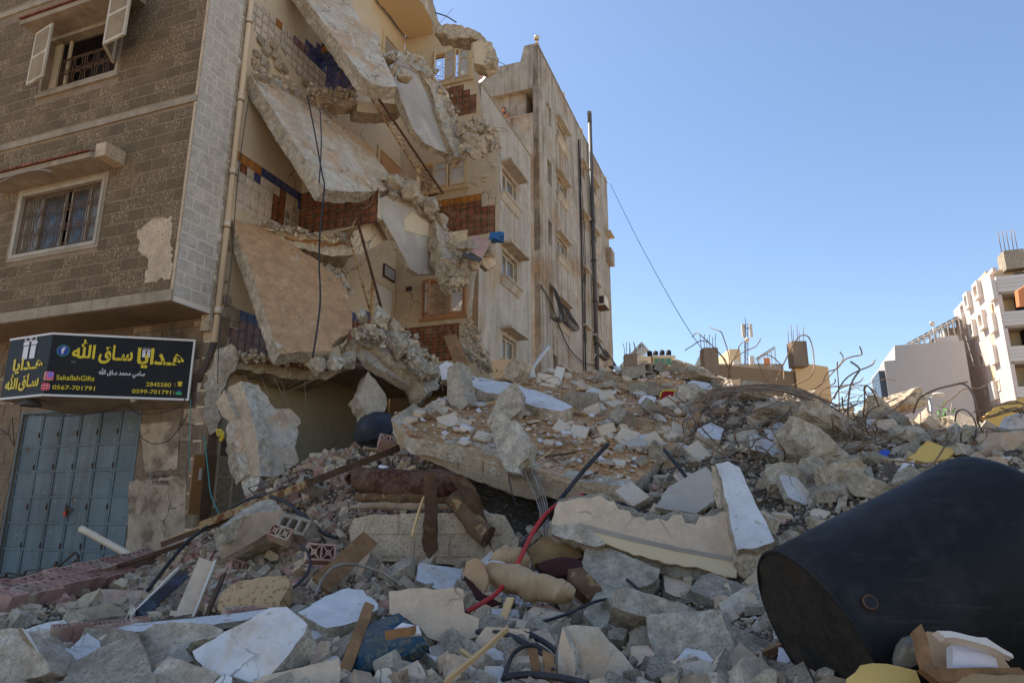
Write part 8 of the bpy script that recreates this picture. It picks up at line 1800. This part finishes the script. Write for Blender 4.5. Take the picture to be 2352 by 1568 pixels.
while (nC < 330 or nB < 150 or nT < 150 or nW < 60) and tries < 9000:
    tries += 1; p, sl = rnd_pos(); zn = zone(p, sl)
    k = R.random()
    if zn == 'slab': kind = 'T' if k < .5 else 'W' if k < .62 else 'C'
    elif zn == 'brick': kind = 'B' if k < .75 else 'C' if k < .92 else 'W'
    elif zn == 'front': kind = 'C' if k < .68 else 'B' if k < .74 else 'T' if k < .90 else 'W'
    else: kind = 'C' if k < .78 else 'T' if k < .94 else 'W'
    if kind == 'C' and nC < 330:
        m = R.choice(('concrete','concrete','cinder','plaster_white','plaster_tan') if zn == 'front' else ('concrete_dust','concrete','cinder','plaster_tan')); s = min(.40, .06+R.expovariate(10))*(.7 if zn in ('slab','brick') else 1.0)
        if m.startswith('plaster'): s = min(s, .17)
        if not clear(p, s): continue
        if zn != 'brick' and R.random() < .75:
            kk = R.choice(tuple(SP)+('grey','rough grey')); s = max(.14, s)*(1.55 if zn == 'front' else 1.3); n_ = (V((R.uniform(-.6,.6), R.uniform(-1.0,.2), R.uniform(.35,1)))).normalized()
            if not clear(p, s): continue
            o = inst('slab_piece', R.choice(SP[kk]), Matrix.Translation(p+UP*s*.22) @ rotm(True, n_) @ Matrix.Diagonal((s,s,s,1))); autodesc(o, kk+' slab piece', 'rubble', p, s, 'broken slab pieces on the mound'); nC += 1; continue
        o = inst('concrete_chunk', R.choice(PR[m]), Matrix.Translation(p+UP*s*.18) @ rotm() @ Matrix.Diagonal((s,s,s,1))); autodesc(o, CN[m], 'rubble', p, s, 'concrete chunks on the mound'); nC += 1
    elif kind == 'B' and nB < 150:
        m = R.choice(('pink_brick','pink_brick','brown_debris','brown_debris','tan_patch')); s = min(.34, .06+R.expovariate(11))
        if not clear(p, s): continue
        o = inst('brick_piece', R.choice(PR[m]), Matrix.Translation(p+UP*s*.2) @ rotm() @ Matrix.Diagonal((s,s*.7,s*.5,1))); autodesc(o, CN[m], 'brick', p, s, 'brick pieces on the slope'); nB += 1
    elif kind == 'T' and nT < 150:
        m = R.choice(('terrazzo','terrazzo','plaster_white','plaster_tan','underside') if zn == 'slab' else ('plaster_white','plaster_tan','terrazzo','pink_pale','underside')); s = R.uniform(.09,.26)
        if not clear(p, s): continue
        o = inst('tile_piece', R.choice(TL[m]), Matrix.Translation(p+UP*.02) @ rotm(True, SLN if sl else V((0,-.3,1)).normalized()) @ Matrix.Diagonal((s,s,s*R.uniform(.8,1.3),1))); autodesc(o, TN[m], 'tile', p, s, 'loose tile pieces'); nT += 1
    elif kind == 'W' and nW < 60:
        s = R.uniform(.15,.5)
        if not clear(p, s*.5): continue
        o = inst('wood_splinter', R.choice(WD), Matrix.Translation(p+UP*.03) @ rotm(True, SLN if sl else V((0,-.3,1)).normalized()) @ Matrix.Diagonal((s,.35,.35,1))); autodesc(o, 'wood splinter', 'wood', p, s, 'wood splinters'); nW += 1
for x, y, s, r in ((1535,935,.36,.3),(1395,1000,.34,.2),(1440,1010,.36,.5),(1560,1000,.36,.7),(1600,1045,.34,.3),(1330,1000,.32,.6),(1390,915,.34,.1),(1030,975,.36,.2),(1580,1115,.36,1.0),(1450,1145,.36,1.1),(1500,1020,.32,.3),(1290,990,.3,.5)):
    p = SL.pt(*SL.uv(x, y)); o = inst('terrazzo_tile', TL['terrazzo'][0], Matrix.Translation(p+SLN*.03) @ (SLN*.6-V((0,.4,0))).to_track_quat('Z','Y').to_matrix().to_4x4() @ Matrix.Rotation(r*2, 4, 'Z') @ Matrix.Rotation(R.uniform(-.2,.6), 4, 'X') @ Matrix.Diagonal((s*.75,s*.75,s,1))); autodesc(o, 'whole terrazzo tile', 'tile', p, s, 'whole terrazzo tiles')
FK = tuple(SP)
for x, y, w_, i in FG:
    c = G(x, y); s_ = w_*c.y/FPX*1.05; kk = FK[(i*3) % 5]
    o = inst('slab_piece', SP[kk][i % 5], Matrix.Translation(c+UP*s_*.26) @ rotm(True, V((R.uniform(-.5,.5), -R.uniform(.3,.9), R.uniform(.5,1))).normalized()) @ Matrix.Diagonal((s_,s_,s_,1))); autodesc(o, kk+' slab piece', 'rubble', c, s_, 'broken slab pieces in the foreground')
for o, base, cat in PENDING:
    c = WL[o.name]; autodesc(o, base, cat, V(c), .3, o.get('group') or 'concrete lumps in the foreground')
# fragments nobody could count: one mesh per kind
def frags(name, mats, n, smin, smax, zn, label, sq=(1,.8,.6), flatn=False):
    pr = []
    for i in range(10):
        me = lump(2000+i+len(name), (1,1,1), 5, 0, .04); v = np.empty(len(me.vertices)*3); me.vertices.foreach_get('co', v); me.calc_loop_triangles(); t = np.array([q.vertices[:] for q in me.loop_triangles]); pr.append((v.reshape(-1,3), t)); bpy.data.meshes.remove(me)
    Vs, Ts, Ms = [], [], []; k = 0; c = 0; tr = 0; rs = np.random.RandomState(len(name)*7)
    while c < n and tr < n*8:
        tr += 1; p, sl = rnd_pos(True)
        if zone(p, sl) not in zn or not clear(p, .02): continue
        v, t = pr[rs.randint(10)]; s = smin*(smax/smin)**(rs.rand()**2.2); d = np.array(sq)*s*rs.uniform(.7,1.3,3)
        m = np.array((rotm(True, SLN if sl else V((0,-.3,1)).normalized()) if flatn else rotm()).to_3x3())
        Vs.append((v*d) @ m.T + np.array(p) + np.array([0,0,s*.12])); Ts.append(t+k); Ms.append(np.full(len(t), rs.randint(len(mats)))); k += len(v); c += 1
    me = fastmesh(name, np.concatenate(Vs), np.concatenate(Ts), mats, np.concatenate(Ms)); o = bpy.data.objects.new(name, me); link(o, None, (0,0,0)); tag(o, label, 'rubble', kind='stuff')
frags('brick_fragments', ['pink_brick','brown_debris','brown_debris','pink_brick','tan_patch','concrete'], 6600, .035, .2, ('brick',), 'small pink and brown brick fragments covering the left slope', (1,.7,.5))
frags('concrete_fragments', ['concrete','concrete_dust','cinder','concrete','plaster_tan','brown_debris'], 6600, .03, .22, ('front','right'), 'small grey concrete fragments filling the gaps of the mound')
frags('slab_shards', ['concrete','plaster_white','plaster_tan','concrete_dust','sand','sand'], 4200, .015, .10, ('slab',), 'tiny stone and tile crumbs scattered on the great slab', (1,.8,.35), True)
frags('wood_chips', ['wood','wood_pale','wood_dark'], 420, .08, .28, ('slab','right','front','brick'), 'thin wood chips strewn over the rubble', (1,.09,.06), True)

# crumbs caught on the torn edges of the ruin
def crumbs(name, label, lines, n, mats, smin=.03, smax=.2):
    pr = []
    for i in range(8):
        me = lump(3300+i, (1,1,1), 6, 0, .05); v = np.empty(len(me.vertices)*3); me.vertices.foreach_get('co', v); me.calc_loop_triangles(); pr.append((v.reshape(-1,3), np.array([q.vertices[:] for q in me.loop_triangles]))); bpy.data.meshes.remove(me)
    rs = np.random.RandomState(11); Vs, Ts, Ms = [], [], []; k = 0
    for c in range(n):
        l = lines[rs.randint(len(lines))]; i = rs.randint(len(l)-1); f = rs.rand(); (x0,y0,Y0), (x1,y1,Y1) = l[i], l[i+1]
        p = np.array(P(x0+(x1-x0)*f+rs.randn()*6, y0+(y1-y0)*f+rs.randn()*6, Y0+(Y1-Y0)*f+rs.uniform(-.12,.12))); v, t = pr[rs.randint(8)]; s = smin*(smax/smin)**(rs.rand()**2)
        Vs.append((v*np.array((1,.8,.6))*s) @ np.array(rotm().to_3x3()).T + p); Ts.append(t+k); Ms.append(np.full(len(t), rs.randint(len(mats)))); k += len(v)
    o = bpy.data.objects.new(name, fastmesh(name, np.concatenate(Vs), np.concatenate(Ts), mats, np.concatenate(Ms))); link(o, None, (0,0,0)); tag(o, label, 'rubble', kind='stuff')
crumbs('edge_crumbs', 'small crumbs of concrete caught on the torn edges of the stairwell', [
    [(880,125,13.6),(930,125,14.0),(975,145,14.6),(1000,190,15.1),(1035,240,15.2),(1058,300,15.2),(1075,350,15.0)], [(1058,290,15.1),(1090,300,15.2),(1130,305,15.3)], [(1070,345,14.9),(1110,350,15.1),(1140,330,15.2)],
    [(885,415,13.7),(920,410,13.8),(960,440,14.2),(1000,490,14.9),(1028,540,14.9),(1055,610,14.6),(1065,650,14.4)], [(1040,600,14.6),(1080,590,14.9),(1130,580,15.1)], [(1060,640,14.4),(1040,660,14.3)],
    [(815,765,12.5),(850,748,12.6),(890,745,12.8),(930,768,13.2),(960,797,13.3),(996,828,13.2),(1008,880,13.1)], [(820,770,12.3),(870,775,12.5),(940,820,12.9),(985,880,13.0)],
    [(545,818,12.05),(640,824,12.3),(752,838,12.8)], [(592,512,12.4),(690,535,12.8),(800,550,13.2)], [(706,213,13.3),(760,213,13.6),(812,217,13.9)], [(590,168,12.1),(640,180,12.6),(704,224,13.2),(742,256,13.7),(775,282,13.8)], [(750,615,13.2),(780,640,13.2),(800,670,13.1)], [(1070,740,16.4),(1095,790,16.3),(1120,840,16.2)], [(1060,800,15.2),(1100,830,15.0),(1130,850,14.9)]], 3600, ['concrete','concrete_dust','concrete_dust','cinder','tan_patch'], .02, .13)
frags('fine_grit', ['concrete','concrete_dust','plaster_white','tan_patch','cinder'], 5500, .012, .07, ('front','right','brick'), 'fine pale grit and plaster crumbs strewn between the larger pieces')

# ================================================================== labels: every thing singled out
for o, base, s_ in FL:
    x, y = project(WL[o.name]); refs = ((1040,155,'the top stair window'), (1065,230,'the top brown tiles'), (1015,405,'the second floor window'), (1075,485,'the second floor tiles'), (1140,545,'the blue bag'), (1020,685,'the brown stair window'), (830,130,'the highest hanging slab'), (760,350,'the middle hanging slab'), (700,680,'the sand-orange slab'), (890,650,'the framed picture'))
    a = min(refs, key=lambda q: (q[0]-x)**2+(q[1]-y)**2); dx, dy = x-a[0], y-a[1]
    rel = ('right of' if dx > 0 else 'left of') if abs(dx) > abs(dy) else ('below' if dy > 0 else 'above')
    o['label'] = f"{'small' if s_ < .33 else 'medium' if s_ < .43 else 'large'} {base}, {rel} {a[2]}"
bpy.context.view_layer.update()
ORD = ('leftmost', 'second from left', 'third from left', 'fourth from left', 'fifth from left', 'sixth from left', 'seventh from left', 'eighth from left', 'ninth from left', 'tenth from left', 'eleventh from left', 'twelfth from left')
for rnd_ in range(3):
    by = {}
    for o in sc.objects:
        if o.parent is None and o.get('label') and o.get('kind', 'thing') == 'thing': by.setdefault(o['label'], []).append(o)
    for lab, l in by.items():
        if len(l) < 2: continue
        if len(l) > 12:
            l.sort(key=lambda o: project(o.matrix_world.translation)[1])
            for i, o in enumerate(l): o['label'] = (('upper ', 'lower ') if len(l) <= 24 else ('upper ', 'middle ', 'lower '))[i*(2 if len(l) <= 24 else 3)//len(l)] + lab.split(', towards')[0]
            continue
        l.sort(key=lambda o: project(o.matrix_world.translation)[0])
        for i, o in enumerate(l):
            w_ = ORD[i] if i < len(l)-1 else 'rightmost'; t = lab.split(', towards')[0] if len((w_+' '+lab).split()) > 16 else lab; t = (w_+' '+t).split(); o['label'] = ' '.join(t if len(t) <= 16 else [x for x in t if x not in ('from', 'left')][:16])
